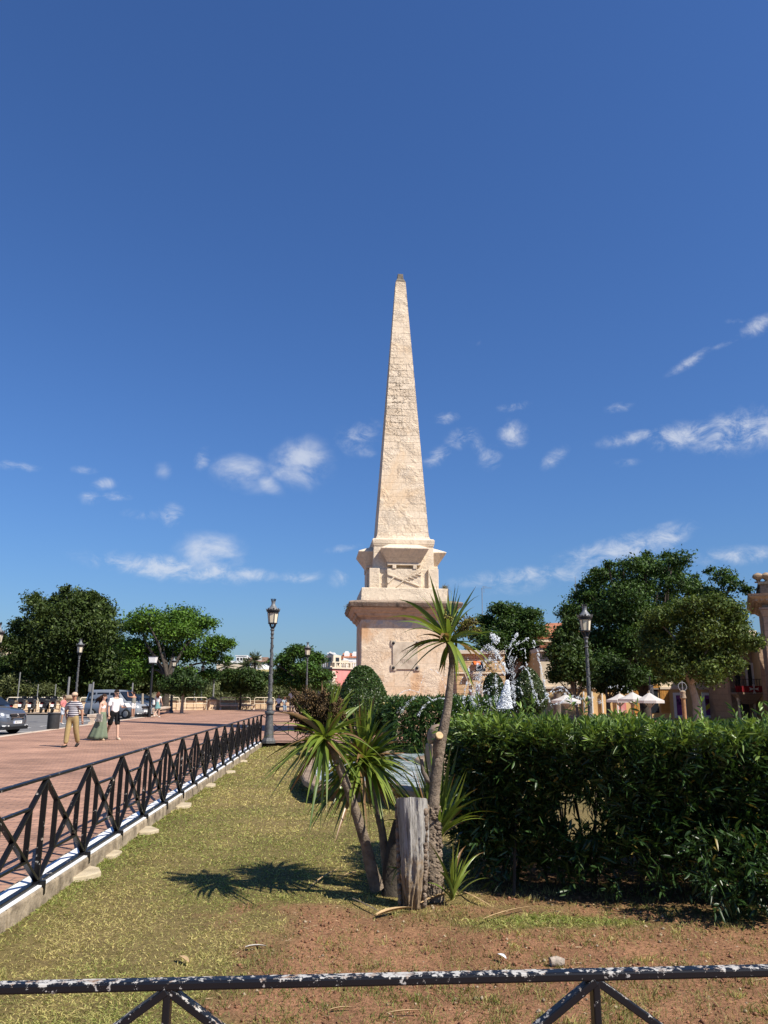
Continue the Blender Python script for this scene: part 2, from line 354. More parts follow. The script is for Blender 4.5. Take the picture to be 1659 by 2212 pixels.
def mat_peel(name, base, metalc, rust, lo=.58, hi=.62, scale=14, top=0, rsc=.6):
    m, nt, b, n, L = nodes(name)
    tc = n('ShaderNodeTexCoord').outputs['Object']
    f1 = noise(n, L, tc, scale, 6, .68, .2); f2 = noise(n, L, tc, scale * .16, 4, .6)
    mm = n('ShaderNodeMath', operation='MULTIPLY_ADD'); L(f2, mm.inputs[0]); mm.inputs[1].default_value = .55; L(f1, mm.inputs[2])
    am = n('ShaderNodeMath', operation='SUBTRACT'); L(mm.outputs[0], am.inputs[0]); am.inputs[1].default_value = .275; fac = am.outputs[0]
    if top:
        g = n('ShaderNodeNewGeometry'); sp = n('ShaderNodeSeparateXYZ'); L(g.outputs['Normal'], sp.inputs[0])
        t2 = n('ShaderNodeMath', operation='MULTIPLY_ADD'); L(sp.outputs[2], t2.inputs[0]); t2.inputs[1].default_value = top; L(fac, t2.inputs[2]); fac = t2.outputs[0]
    r = ramp(n, [(lo, 0.0), (hi, 1.0)]); L(fac, r.inputs[0])
    rr = ramp(n, [(.5, metalc), (.68, rust)]); L(noise(n, L, tc, scale * .6, 5, .6), rr.inputs[0])
    L(mixc(n, L, r.outputs[0], base, rr.outputs[0]), b.inputs['Base Color'])
    b.inputs['Roughness'].default_value = .38; b.inputs['Specular IOR Level'].default_value = .3
    ro = ramp(n, [(0, .36), (1, .75)]); L(r.outputs[0], ro.inputs[0]); L(ro.outputs[0], b.inputs['Roughness'])
    iv = n('ShaderNodeMath', operation='MULTIPLY'); L(r.outputs[0], iv.inputs[0]); iv.inputs[1].default_value = -1
    bump(n, L, b, iv.outputs[0], .5, .002)
    return m
rng = np.random.default_rng(7); rnd = random.Random(5)
LZ = -.12                                   # lawn level
def fx(y): return -2.96 - (y - 7.04) * .0577   # x of the fence line beside the promenade
# ------------------------------------------------------------------ shared materials
M = {}
def paving_mat():
    m, nt, b, n, L = nodes('terracotta_brick_paving')
    tc = n('ShaderNodeTexCoord').outputs['Object']
    mp = n('ShaderNodeMapping'); mp.inputs['Rotation'].default_value = (0, 0, rad(2)); L(tc, mp.inputs[0])
    br = n('ShaderNodeTexBrick'); L(mp.outputs[0], br.inputs['Vector']); br.inputs['Scale'].default_value = 1
    br.inputs['Brick Width'].default_value = .3; br.inputs['Row Height'].default_value = .13; br.inputs['Mortar Size'].default_value = .011
    br.inputs['Color1'].default_value = (.45, .255, .17, 1); br.inputs['Color2'].default_value = (.375, .21, .142, 1); br.inputs['Mortar'].default_value = (.21, .135, .105, 1)
    r1 = ramp(n, [(.3, .62), (.68, 1.18)]); L(noise(n, L, tc, .55, 6, .65, .4), r1.inputs[0])
    col = mixc(n, L, 1, br.outputs[0], r1.outputs[0], 'MULTIPLY')
    st = n('ShaderNodeMapping'); st.inputs['Scale'].default_value = (.5, 4, 1); L(tc, st.inputs[0])
    r2 = ramp(n, [(.36, .66), (.6, 1.1)]); L(noise(n, L, st.outputs[0], 1.3, 5, .7), r2.inputs[0])
    col = mixc(n, L, .8, col, r2.outputs[0], 'MULTIPLY')
    r3 = ramp(n, [(.62, 0), (.7, .5)]); L(noise(n, L, tc, 3.2, 6, .7), r3.inputs[0])
    col = mixc(n, L, r3.outputs[0], col, (.48, .34, .26))
    L(col, b.inputs['Base Color']); b.inputs['Roughness'].default_value = .82; b.inputs['Specular IOR Level'].default_value = .25
    iv = n('ShaderNodeMath', operation='MULTIPLY'); L(br.outputs['Fac'], iv.inputs[0]); iv.inputs[1].default_value = -1
    p = bump(n, L, b, iv.outputs[0], .6, .006); bump(n, L, b, noise(n, L, tc, 7, 5, .65), .35, .02, p)
    return m
M['paving'] = paving_mat()
M['asphalt'] = mat('worn_asphalt', (.15, .145, .14), .9, .22, 1.2, .3, 60)
M['kerb'] = mat('pale_kerb_stone', (.50, .40, .31), .85, .2, 3, .3, 20)
M['white_line'] = mat('worn_road_paint', (.62, .60, .55), .8, .25, 3)
M['earth'] = mat('dry_earth', (.20, .15, .085), .95, .4, .08, 0)
M['white_paint'] = mat('white_masonry_paint', (.74, .75, .76), .7, .1, 6, .1, 30)
M['wallstone'] = mat('weathered_low_wall_stone', (.21, .16, .105), .9, .5, 5, 1.0, 12, c2=(.42, .34, .235))
M['slab'] = mat('buff_stone_slab', (.42, .34, .22), .9, .25, 5, .5, 18, c2=(.5, .42, .29))
M['black_iron'] = mat_peel('chipped_black_iron_paint', (.006, .006, .007), (.34, .32, .29), (.30, .2, .13), .655, .675, 22)
M['worn_iron'] = mat_peel('peeling_black_iron_paint', (.007, .0075, .010), (.42, .405, .375), (.20, .115, .065), .622, .645, 46, .105)
M['grey_iron'] = mat('weathered_grey_cast_iron', (.06, .062, .064), .5, .3, 9, .5, 45, spec=.5, c2=(.115, .115, .115))
M['lead'] = mat('grey_lantern_metal', (.15, .155, .16), .42, .2, 9, .15, 30, spec=.5)
M['milk_glass'] = mat('cream_lantern_panes', (.66, .58, .44), .3, .06, 4, spec=.5)
M['steel'] = mat('galvanised_steel', (.2, .2, .2), .45, .15, 8, spec=.5)
M['cream_pipe'] = mat('cream_painted_pipe', (.70, .62, .47), .5, .12, 5)
M['dark'] = mat('black_paint', (.016, .016, .018), .45, .2, 8)
M['black_rub'] = mat('black_rubber', (.018, .018, .018), .8, .2, 10)
M['bark_grey'] = mat('grey_brown_bark', (.13, .105, .08), .95, .35, 8, .8, 30)
M['bark_pale'] = mat('pale_smooth_bark', (.32, .27, .21), .9, .25, 5, .5, 16)
M['bark_dark'] = mat('dark_bark', (.055, .045, .035), .95, .3, 6, .8, 24)
M['leaf'] = mat_leaf('tree_foliage', .55, .2, .22)
M['leaf_gloss'] = mat_leaf('glossy_hedge_foliage', .36, .22, .4)
M['strap'] = mat_leaf('strap_leaf', .33, .3, .5)
M['grass'] = mat_leaf('lawn_blades', .6, .3, .2)
M['dry'] = mat('dry_straw_leaf', (.42, .29, .15), .8, .25, 12, .3, 40)
def soil_mat():
    m, nt, b, n, L = nodes('lawn_and_red_soil')
    tc = n('ShaderNodeTexCoord').outputs['Object']; a = n('ShaderNodeAttribute', attribute_name='Col')
    f = noise(n, L, tc, 38, 7, .75); r = ramp(n, [(.32, .38), (.68, 1.45)]); L(f, r.inputs[0])
    g = noise(n, L, tc, 2.4, 5, .65); r2 = ramp(n, [(.3, .78), (.7, 1.18)]); L(g, r2.inputs[0])
    c = mixc(n, L, 1, mixc(n, L, 1, a.outputs['Color'], r.outputs[0], 'MULTIPLY'), r2.outputs[0], 'MULTIPLY')
    L(c, b.inputs['Base Color']); b.inputs['Roughness'].default_value = .97; b.inputs['Specular IOR Level'].default_value = .1
    p = bump(n, L, b, f, .9, .02); bump(n, L, b, noise(n, L, tc, 150, 4, .7), .6, .006, p)
    return m
M['soil'] = soil_mat()
# ------------------------------------------------------------------ setting
def sheet(name, polys, m, z=None, kind='structure'):
    mb = MB()
    for p in polys: mb.add([(q[0], q[1], q[2] if len(q) > 2 else z) for q in p], [tuple(range(len(p)))])
    return tag(mb.build(name, m), kind=kind)
sheet('ground', [[(-2500, -300), (2500, -300), (2500, 4500), (-2500, 4500)]], M['earth'], -2.4)
def kx(y): return -14.51 - (y - 30.63) * .073       # x of the kerb between promenade and road
ks = [(kx(y), y) for y in (0, 20, 40, 58)]
sheet('plaza_paving', [
    [(kx(-6) + .3, -6), (fx(-6) - .26, -6), (fx(2.3) - .26, 2.3), (fx(27.4) - .26, 27.4), (kx(58) + .3, 58)],
    [(fx(27.4) - .26, 27.4), (20, 27.4), (20, 78), (-2, 81), (-16.6, 78), (kx(58) + .3, 58)],
    [(fx(-6) - .26, -6), (14, -6), (14, 2.1), (fx(2.1) - .26, 2.1), (fx(2.3) - .26, 2.3)],
    [(kx(58) + .3, 58), (-16.6, 78), (-24, 73.5), (-24, 60.5)]], M['paving'], 0)
sheet('road', [[(-90, -6), (kx(-6) - .0, -6), (kx(58), 58), (-17.4, 61), (-24, 62.5), (-60, 60), (-90, 52)]], M['asphalt'], -.12)
sheet('road_markings', [[(kx(y) - 2.6, y), (kx(y) - 2.45, y), (kx(y + 4.6) - 2.45, y + 4.6), (kx(y + 4.6) - 2.6, y + 4.6)] for y in (12, 18, 24, 30, 36, 42, 48)]
      + [[(kx(y) - 2.6, y), (kx(y) - .4, y - .1), (kx(y) - .4, y + .05), (kx(y) - 2.6, y + .15)] for y in (36.5, 42.5, 48.5)], M['white_line'], -.116)
mb = MB()
for y in np.arange(-6, 58, 1.0):
    w = .3
    mb.add([(kx(y), y, -.2), (kx(y) + w, y, -.2), (kx(y + .99) + w, y + .99, -.2), (kx(y + .99), y + .99, -.2), (kx(y), y, .012), (kx(y) + w, y, .012), (kx(y + .99) + w, y + .99, .012), (kx(y + .99), y + .99, .012)],
           [(0, 3, 2, 1), (4, 5, 6, 7), (0, 1, 5, 4), (1, 2, 6, 5), (2, 3, 7, 6), (3, 0, 4, 7)])
tag(mb.build('kerb', M['kerb'], bevel=.015), kind='structure')
sheet('pavement', [[(-90, 52.0), (-60, 60), (-24, 62.5), (-24, 73.5), (-90, 69)]], mat('dusty_pavement', (.36, .28, .21), .9, .2, 1.5), -.02)
sheet('street', [[(20, 16), (140, -30), (140, 110), (20, 110)], [(14.0, -6), (20, -6), (20, 16), (20, 27.4), (14, 27.4)]], mat('pale_street_paving', (.36, .27, .2), .9, .18, 1.5), -1.25)
# hillside behind the sea wall
def hill():
    xs = np.linspace(-160, 90, 60); ys = np.linspace(82, 330, 50); X, Y = np.meshgrid(xs, ys)
    up = np.clip((Y - 92) / 60, 0, 1); Z = -2.3 + up * (3.2 + 2.2 * fbm(X * .03, Y * .03, 4)) * np.clip((60 - X) / 60, 0, 1)
    V = np.stack([X, Y, Z], -1).reshape(-1, 3); i = np.arange(len(ys) - 1)[:, None] * 60 + np.arange(59)[None]
    F = np.stack([i, i + 1, i + 61, i + 60], -1).reshape(-1, 4)
    tag(np_mesh('hillside', V, F, None, mat('scrubby_hillside', (.085, .09, .035), .95, .4, .1, c2=(.2, .16, .09))), kind='structure')
hill()
# lawn
def soil_amount(x, y):
    n1 = fbm(x * 1.1, y * 1.1, 3, 4) - .5; n2 = fbm(x * 4.2, y * 4.2, 9, 3) - .5
    a = np.clip((x + 1.5 + n1 * 1.9 + n2 * .7) / .6, 0, 1)
    b = np.clip((7.4 + n1 * 1.2 + n2 * .35 - .16 * np.clip(x - 1.5, 0, 9) - y) / .35, 0, 1)
    strip = np.exp(-(((x - 1.35) / .95) ** 2 + ((y - 6.72 + n1 * .5) / .24) ** 2) * 1.2)      # lush tuft strip before the hedge
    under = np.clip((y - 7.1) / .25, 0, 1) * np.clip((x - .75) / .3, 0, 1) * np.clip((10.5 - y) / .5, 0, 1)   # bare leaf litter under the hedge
    return np.clip(np.maximum(a * b * (1 - np.clip(strip * 1.5, 0, 1)), under * .8), 0, 1), strip
def lawn_h(x, y): return LZ + .05 * (fbm(x * .7, y * .7, 21, 3) - .5) + .02 * (fbm(x * 3, y * 3, 5, 2) - .5)
def grass_col(x, y, n):
    g = np.clip(.5 + (fbm(x * .8, y * .8, 31, 4) - .5) * 3.0, 0, 1)
    edge = np.clip(1 - (x - fx(y) - .1) / .5, 0, 1); _, st = soil_amount(x, y)
    g = np.clip(g * .52 + .5 * edge + .7 * st + .1, 0, 1)
    far = np.clip((y - 9) / 8, 0, 1); g = g * (1 - .3 * far)
    straw = np.array([.52, .43, .17]); green = np.array([.20, .26, .055])
    r = np.clip(g + (n - .5) * .9, 0, 1)[:, None]
    return straw * (1 - r) + green * r
def lawn():
    nu, nv = 260, 260; u = np.linspace(0, 1, nu) ** 1.25; v = np.linspace(0, 1, nv) ** 1.5
    U, Vv = np.meshgrid(u, v); Y = 2.3 + Vv * 25.0; X = fx(Y) + U * (14 - fx(Y))
    s, st = soil_amount(X, Y); Z = lawn_h(X, Y) + s * .03 * (fbm(X * 9, Y * 9, 77, 3) - .5)
    dirt = np.array([.285, .15, .082]) * (.8 + .45 * fbm(X * 2.2, Y * 2.2, 15, 4))[..., None]
    gr = grass_col(X.ravel(), Y.ravel(), np.full(X.size, .4)).reshape(*X.shape, 3) * .22 + np.array([.085, .055, .026])
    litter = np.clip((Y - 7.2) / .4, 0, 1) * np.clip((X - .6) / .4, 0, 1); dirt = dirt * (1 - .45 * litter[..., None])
    col = gr * (1 - s[..., None]) + dirt * s[..., None]
    i = np.arange(nv - 1)[:, None] * nu + np.arange(nu - 1)[None]
    F = np.stack([i, i + 1, i + nu + 1, i + nu], -1).reshape(-1, 4)
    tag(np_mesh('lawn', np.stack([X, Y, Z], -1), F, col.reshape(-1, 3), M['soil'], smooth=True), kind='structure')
lawn()
def grass():
    N = 400000
    q = rng.random(N); Y = 4.2 * (27 / 4.2) ** (q ** 1.35); hw = .52 * Y + .4
    X = (rng.random(N) * 2 - 1) * hw
    ok = (X > fx(Y) + .06) & (X < 9) & ~((X > 1.2) & (Y > 8.2))
    X, Y = X[ok], Y[ok]; s, st = soil_amount(X, Y)
    clump = fbm(X * 6, Y * 6, 41, 3); thin = fbm(X * 1.9, Y * 1.9, 47, 4)
    keep = rng.random(len(X)) < np.where(s > .3, .13 + .6 * np.clip(clump - .48, 0, 1) * 2.8, 1.0 - .45 * s) * np.where(clump > .3, 1, .75) * np.where((thin < .42) & (st < .3), .45, 1)
    X, Y, st, s = X[keep], Y[keep], st[keep], s[keep]; n = len(X)
    P = np.stack([X, Y, lawn_h(X, Y) - .004], -1)
    a = rng.random(n) * 6.283; tilt = .35 + rng.random(n) * .85
    bare = s > .3; tilt = np.where(bare, .15 + .5 * rng.random(n), tilt)
    D = np.stack([np.cos(a) * np.sin(tilt), np.sin(a) * np.sin(tilt), np.cos(tilt)], -1)
    k = np.maximum(1, Y / 6.5)
    edge = np.clip(1 - (X - fx(Y) - .06) / .25, 0, 1)
    L = (.024 + .034 * rng.random(n)) * (1 + .9 * np.clip(st * 1.3, 0, 1) + .9 * edge * rng.random(n) + 1.3 * bare * rng.random(n)) * k ** .45; Wd = (.0042 + .0036 * rng.random(n)) * k * np.where(bare, .75, 1)
    # scattered taller tufts and weeds
    q = 90; tx = -1.0 + 3.6 * rng.random(q); ty = 4.4 + 3.4 * rng.random(q) ** .8; e = np.arange(q) % 3 == 0; ty[e] = 5 + 12 * rng.random(e.sum()); tx[e] = fx(ty[e]) + .1 + .5 * rng.random(e.sum()) ** 2
    k2 = np.repeat(np.arange(q), 26); m2 = len(k2); X2 = tx[k2] + .03 * rng.normal(size=m2); Y2 = ty[k2] + .03 * rng.normal(size=m2); ok = X2 > fx(Y2) + .07; X2, Y2, k2 = X2[ok], Y2[ok], k2[ok]; m2 = len(X2)
    a2 = rng.random(m2) * 6.283; t2 = .1 + .6 * rng.random(m2); P = np.concatenate([P, np.stack([X2, Y2, lawn_h(X2, Y2) - .004], -1)]); D = np.concatenate([D, np.stack([np.cos(a2) * np.sin(t2), np.sin(a2) * np.sin(t2), np.cos(t2)], -1)])
    L = np.concatenate([L, (.05 + .09 * rng.random(m2)) * (.6 + .6 * rng.random(q))[k2]]); Wd = np.concatenate([Wd, .003 + .003 * rng.random(m2)]); X = np.concatenate([X, X2]); Y = np.concatenate([Y, Y2]); bare = np.concatenate([bare, np.zeros(m2, bool)]); n = len(X)
    V, F, t, per = ribbons(P, D, L, Wd, .35 + .5 * rng.random(n), (1, .75, .12), 0, rng=rng, mid=False)
    col = grass_col(X, Y, rng.random(n)) * (.62 + .6 * rng.random(n))[:, None] * np.where(bare, .62, 1)[:, None]
    tag(np_mesh('grass', V, F, np.repeat(col, per, 0), M['grass']), label='short sunburnt lawn grass, yellow and green in patches', cat='grass', kind='stuff')
grass()
def clods():
    n = 6500; Y = 4.3 + 3.4 * rng.random(n); X = -1.6 + rng.random(n) * (.52 * Y + 1.9); s, _ = soil_amount(X, Y); k = s > .35; X, Y = X[k], Y[k]; n = len(X)
    r = .004 + .013 * rng.random(n) ** 3; P = np.stack([X, Y, lawn_h(X, Y) + r * .3], -1)
    o = np.array([(1, 0, 0), (0, 1, 0), (-1, 0, 0), (0, -1, 0), (0, 0, .8), (0, 0, -.8)], float)
    V = P[:, None] + o[None] * r[:, None, None] * (.6 + .8 * rng.random((n, 6, 1)))
    f = np.array([(0, 1, 4), (1, 2, 4), (2, 3, 4), (3, 0, 4), (1, 0, 5), (2, 1, 5), (3, 2, 5), (0, 3, 5)])
    F = (np.arange(n)[:, None, None] * 6 + f[None]).reshape(-1, 3)
    c = np.where((rng.random(n) < .12)[:, None], np.array([.45, .36, .25]), np.array([.30, .15, .085])) * (.6 + .7 * rng.random(n))[:, None]
    tag(np_mesh('soil_clods', V, F, np.repeat(c, 6, 0), M['grass']), label='crumbs of red soil and small pebbles on the bare patch', cat='soil', kind='stuff')
    # dry leaf litter
    n = 3600; Y = 4.4 + 5.6 * rng.random(n) ** .8; X = -1.2 + rng.random(n) * (.52 * Y + 1.4); k = (soil_amount(X, Y)[0] > .3) | (rng.random(n) < .06); X, Y = X[k], Y[k]; n = len(X)
    P = np.stack([X, Y, lawn_h(X, Y) + .008], -1); a = rng.random(n) * 6.283; D = np.stack([np.cos(a), np.sin(a), .15 * rng.normal(size=n)], -1)
    V, F, t, per = ribbons(P, D, .02 + .06 * rng.random(n) ** 3, .004 + .008 * rng.random(n) ** 2, .1, (.2, 1, .7, .1), .2, side=np.stack([-np.sin(a), np.cos(a), .4 * rng.normal(size=n)], -1), rng=rng)
    c = np.array([.44, .32, .19]) * (.4 + .8 * rng.random(n))[:, None]
    tag(np_mesh('leaf_litter', V, F, np.repeat(c, per, 0), M['grass']), label='small dry leaves and straw scattered on the soil', cat='leaf litter', kind='stuff')
clods()
# ------------------------------------------------------------------ kerb wall and fences
mb = MB(); top = MB(); jr = random.Random(3); y = 2.3
while y < 27.3:
    y1 = min(27.35, y + .75 + jr.random() * .3); a, b2 = fx(y), fx(y1 - .012); jj = jr.random() * .02
    mb.add([(a - .24, y, -.4), (a + .075 + jj, y, -.4), (b2 + .075 + jj, y1 - .012, -.4), (b2 - .24, y1 - .012, -.4), (a - .24, y, .022), (a + .06 + jj, y, .022), (b2 + .06 + jj, y1 - .012, .022), (b2 - .24, y1 - .012, .022)],
           [(0, 3, 2, 1), (4, 5, 6, 7), (0, 1, 5, 4), (1, 2, 6, 5), (2, 3, 7, 6), (3, 0, 4, 7)]); y = y1
kw = thing('kerb_wall', 'low stone edging with white painted top under the long black fence', 'wall', (0, 0, 0))
mb.build('stone_course', M['wallstone'], kw, bevel=.02)
a, b2 = fx(2.3), fx(27.35)
top.add([(a - .18, 2.3, .024), (a + .055, 2.3, .024), (b2 + .055, 27.35, .024), (b2 - .18, 27.35, .024), (a - .18, 2.3, .036), (a + .055, 2.3, .036), (b2 + .055, 27.35, .036), (b2 - .18, 27.35, .036)],
        [(0, 3, 2, 1), (4, 5, 6, 7), (0, 1, 5, 4), (1, 2, 6, 5), (2, 3, 7, 6), (3, 0, 4, 7)])
top.build('painted_top', M['white_paint'], kw)
def fence(name, label, p, q, n, z0, h, m, s=.045, first=0):
    """posts at n+1 nodes from p to q; each bay is an X with a rectangle in it"""
    p, q = Vector(p), Vector(q); t = thing(name, label, 'fence', p)
    d = (q - p) / n; L_ = q - p; up = Vector((0, 0, 1)); dn = d.normalized(); nn = Vector((dn.y, -dn.x, 0))
    Z = lambda i, f: d * i + up * (z0 + f * h)
    MB().bar(Z(0, 1) - dn * .03 + up * .012, Z(n, 1) + dn * .03 + up * .012, s, .025).build('top_rail', m, t, bevel=.006)
    MB().bar(Z(0, 0) - up * .012, Z(n, 0) - up * .012, s * 1.1, .024).build('bottom_rail', m, t, bevel=.004)
    for i in range(n + 1):
        MB().bar(Z(i, 0), Z(i, 1), s * .5, s * .96, nn).bar(Z(i, 0) - up * .11 + nn * .055, Z(i, 0) + nn * .055, .03, .05, nn).build('post', m, t, bevel=.004)
    for i in range(n):
        b = MB(); o = nn * .0
        b.bar(Z(i, 1), Z(i + 1, 0), s * .5, s * .92, nn)
        b.bar(Z(i, 0) + nn * .004, Z(i + 1, 1) + nn * .004, s * .5, s * .86, nn)
        for f in (.25, .75):
            b.bar(Z(i + f, .25), Z(i + f, .75), s * .44, s * .88, nn)
            b.bar(Z(i + .25, f), Z(i + .75, f), s * .44, s * .8, nn)
        b.build('cross_panel', m, t, bevel=.003)
    return t
ny = 19; y0 = 7.04 - 1.2 * 4
fence('garden_fence', 'long black iron fence of X panels running between lawn and brick promenade', (fx(y0), y0, 0), (fx(y0 + 1.2 * 20 + .9), y0 + 1.2 * 20 + .9, 0), 20, .07, .83, M['black_iron'], .05)
d0 = Vector((.61, 2.48, 0)) - Vector((-.59, 2.39, 0))
pA = Vector((-.59, 2.39, 0)) - d0 * 2
fence('garden_fence', 'rusty peeling black fence rail right across the foreground', (pA.x, pA.y, 0), tuple(pA + d0 * 6), 6, .03, .822, M['worn_iron'], .042)
fence('garden_fence', 'short black iron fence turning right behind the spiky plants at the tall lamp', (fx(27.15) + .02, 27.2, 0), (8.0, 27.6, 0), 10, .07, .83, M['black_iron'])
for i, (x, y_, w) in enumerate([(171, 1893, .36), (237, 1849, .24), (312, 1800, .3), (391, 1743, .34), (450, 1699, .3), (494, 1669, .28), (522, 1645, .26)]):
    c = gp(x, y_, LZ); nm = ['largest buff stone slab set in the grass nearest the camera by the fence', 'second nearest buff slab, small, with a dark stain, beside the fence', 'third nearest buff stone slab set in the lawn edge', 'cracked buff slab half way along the fence edge',
        'buff stone slab in the lawn past the middle of the fence', 'second farthest buff slab at the fence foot', 'farthest buff slab at the fence foot before the tall lamp'][i]
    r2 = random.Random(i); pts = [(math.cos(k * .785) * w * (.75 + .4 * r2.random()) * .55, math.sin(k * .785) * w * (.8 + .35 * r2.random()) * .8) for k in range(8)]
    b = MB(); b.prism(pts, lambda a, bb, t: Vector((a, bb, t)), -.06, .045 + .012 * r2.random())
    o = b.build('stone_slab', M['slab'], bevel=.012); o.location = (c.x, c.y, lawn_h(np.array([c.x]), np.array([c.y]))[0] - .01); tag(o, nm, 'slab', 'stone slabs along the fence')
# ------------------------------------------------------------------ obelisk
M['ob_shaft'] = mat_stone('pale_limestone_blocks', (.72, .60, .46), (.67, .54, .395), (.38, .28, .19), .72, .335, .009, .8, (.68, .51, .34), .33, .45, .05, .75, scar=(-.28, 15.2, .75, 2.6))
M['ob_mid'] = mat_stone('carved_limestone', (.71, .595, .455), (.66, .55, .415), (.44, .35, .25), 1.1, .62, .007, .35, None, .5, .5, .02, .5)
M['ob_plinth'] = mat_stone('worn_pink_plaster_on_stone', (.65, .48, .325), (.69, .55, .405), (.44, .30, .2), .95, .48, .008, .4, (.58, .36, .205), .45, .5, .03, .45, plaster=.3, stain=(3.9, 5.4, (.47, .43, .40)))
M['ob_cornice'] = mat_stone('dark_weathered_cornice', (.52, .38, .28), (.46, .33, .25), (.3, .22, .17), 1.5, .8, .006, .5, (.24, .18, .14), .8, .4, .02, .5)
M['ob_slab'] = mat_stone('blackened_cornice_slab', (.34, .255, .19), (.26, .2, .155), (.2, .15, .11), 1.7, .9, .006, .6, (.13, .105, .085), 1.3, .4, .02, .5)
M['ob_dark'] = mat('lichen_grey_stone', (.17, .145, .115), .95, .35, 9, .5, 25)
M['plaque'] = mat('grey_marble_plaque', (.50, .395, .29), .7, .25, 2.6, .2, 15, c2=(.64, .545, .42))
M['engrave'] = mat('engraved_letters', (.30, .235, .19), .8, .15, 8)
ob = thing('obelisk_monument', 'tall pale stone obelisk on a square pink plinth', 'monument', (.76, 35.4, 0), rad(5))
b = MB(); b.frustum(-.3, 1.92, 1.92, .5, 1.92, 1.92); b.frustum(.5, 1.88, 1.88, 4.9, 1.875, 1.875); b.build('plinth', M['ob_plinth'], ob, bevel=.03)
b = MB()   # stepped cornice
prof = [(4.70, 1.89), (4.80, 1.95), (4.86, 2.05), (4.98, 2.10), (5.0, 2.16), (5.10, 2.22), (5.16, 2.30), (5.20, 2.32)]
rings = [[(-h, -h, z), (h, -h, z), (h, h, z), (-h, h, z)] for z, h in prof]
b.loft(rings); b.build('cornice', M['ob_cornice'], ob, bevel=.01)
b = MB(); b.frustum(5.203, 2.37, 2.37, 5.39, 2.45, 2.45); b.frustum(5.39, 2.45, 2.45, 5.44, 2.40, 2.40)
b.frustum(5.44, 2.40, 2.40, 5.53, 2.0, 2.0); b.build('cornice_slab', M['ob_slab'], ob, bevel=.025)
b = MB(); b.frustum(5.50, 1.92, 1.92, 6.08, 1.88, 1.88); b.build('base_block', M['ob_mid'], ob, bevel=.03)
b = MB(); b.frustum(6.05, 1.40, 1.40, 6.98, 1.40, 1.40); b.frustum(6.9, 1.36, 1.36, 8.12, 1.33, 1.33)
for sx in (-1, 1):
    for sy in (-1, 1): b.box((sx * 1.30, sy * 1.30, 6.525), (.46, .46, .93))
b.build('die', M['ob_mid'], ob, bevel=.02)
for k in range(4):
    R = Matrix.Rotation(k * math.pi / 2, 3, 'Z'); hold = MB()
    b = MB(); b.box((0, -1.47, 6.51), (1.5, .24, .9)); b.v = [R @ Vector(v) for v in b.v]; b.build('relief_panel', M['ob_mid'], ob, bevel=.012)
    b = MB()
    # sarcophagus-shaped bracket: ledge, flaring trough and sloped lid
    b.loft([[(-.74, -1.62, 7.12), (.74, -1.62, 7.12), (.74, -1.3, 7.12), (-.74, -1.3, 7.12)], [(-.74, -1.62, 7.22), (.74, -1.62, 7.22), (.74, -1.3, 7.22), (-.74, -1.3, 7.22)]])
    b.loft([[(-.72, -1.60, 7.222), (.72, -1.60, 7.222), (.72, -1.3, 7.222), (-.72, -1.3, 7.222)], [(-1.05, -1.98, 7.80), (1.05, -1.98, 7.80), (1.05, -1.3, 7.80), (-1.05, -1.3, 7.80)],
            [(-1.05, -1.98, 7.84), (1.05, -1.98, 7.84), (1.05, -1.3, 7.84), (-1.05, -1.3, 7.84)], [(-.62, -1.36, 8.1), (.62, -1.36, 8.1), (.62, -1.3, 8.1), (-.62, -1.3, 8.1)]])
    b.v = [R @ Vector(v) for v in b.v]; br_ = b.build('bracket', M['ob_mid'], ob, bevel=.012)
    for sx in (-.44, .47):
        f = MB(); f.box((sx, -1.56, 7.04), (.17, .14, .16)); f.v = [R @ Vector(v) for v in f.v]; f.build('foot', M['ob_mid'], br_, bevel=.02)
def raised(pts2, y0, y1): b = MB(); b.prism(pts2, lambda a, c, t: Vector((a, t, c)), y0, y1); return b
sw = MB()   # sword: (x, z) on the front panel
def P2(zx, zy): return ((zx - 748) * .00424, 6.96 - (zy - 635) * .00452)
def strip(b, A, B, w0, w1, y0=-1.585, y1=-1.64):
    A, B = Vector((A[0], A[1])), Vector((B[0], B[1])); d = (B - A).normalized(); n = Vector((-d.y, d.x))
    b.prism([tuple(A - n * w0 / 2), tuple(A + n * w0 / 2), tuple(B + n * w1 / 2), tuple(B - n * w1 / 2)], lambda a, c, t: Vector((a, t, c)), y0, y1)
strip(sw, P2(580, 690), P2(905, 803), .085, .05); strip(sw, P2(578, 778), P2(655, 705), .06, .06, y1=-1.65); sw.build('relief_sword', M['ob_mid'], ob, bevel=.01)
pm = MB(); strip(pm, P2(665, 812), P2(760, 735), .035, .05); strip(pm, P2(760, 735), P2(915, 668), .05, .02)
for i in range(9):
    f = i / 8; a = P2(745 + 150 * f, 742 - 68 * f); e = P2(745 + 150 * f + 50, 742 - 68 * f - 26 + 40 * (i % 2)); strip(pm, a, e, .05, .012)
    e = P2(745 + 150 * f + 22, 742 - 68 * f - 44); strip(pm, a, e, .05, .012, y1=-1.63)
pm.build('relief_palm_branch', M['ob_mid'], ob, bevel=.006)
b = MB(); b.frustum(8.10, 1.38, 1.38, 8.30, 1.40, 1.40); b.frustum(8.30, 1.40, 1.40, 8.36, 1.34, 1.34); b.frustum(8.0, 1.35, 1.35, 8.1, 1.38, 1.38); b.build('cap_slab', M['ob_mid'], ob, bevel=.025)
b = MB(); zs = [8.34, 8.40, 8.5, 8.7, 9.0]; hs = [1.27, 1.22, 1.18, 1.15, 1.13]
rr = random.Random(8)
for i in range(1, 48): zs.append(9.0 + i * (21.62 - 9.0) / 47); hs.append(1.13 + (.245 - 1.13) * i / 47)
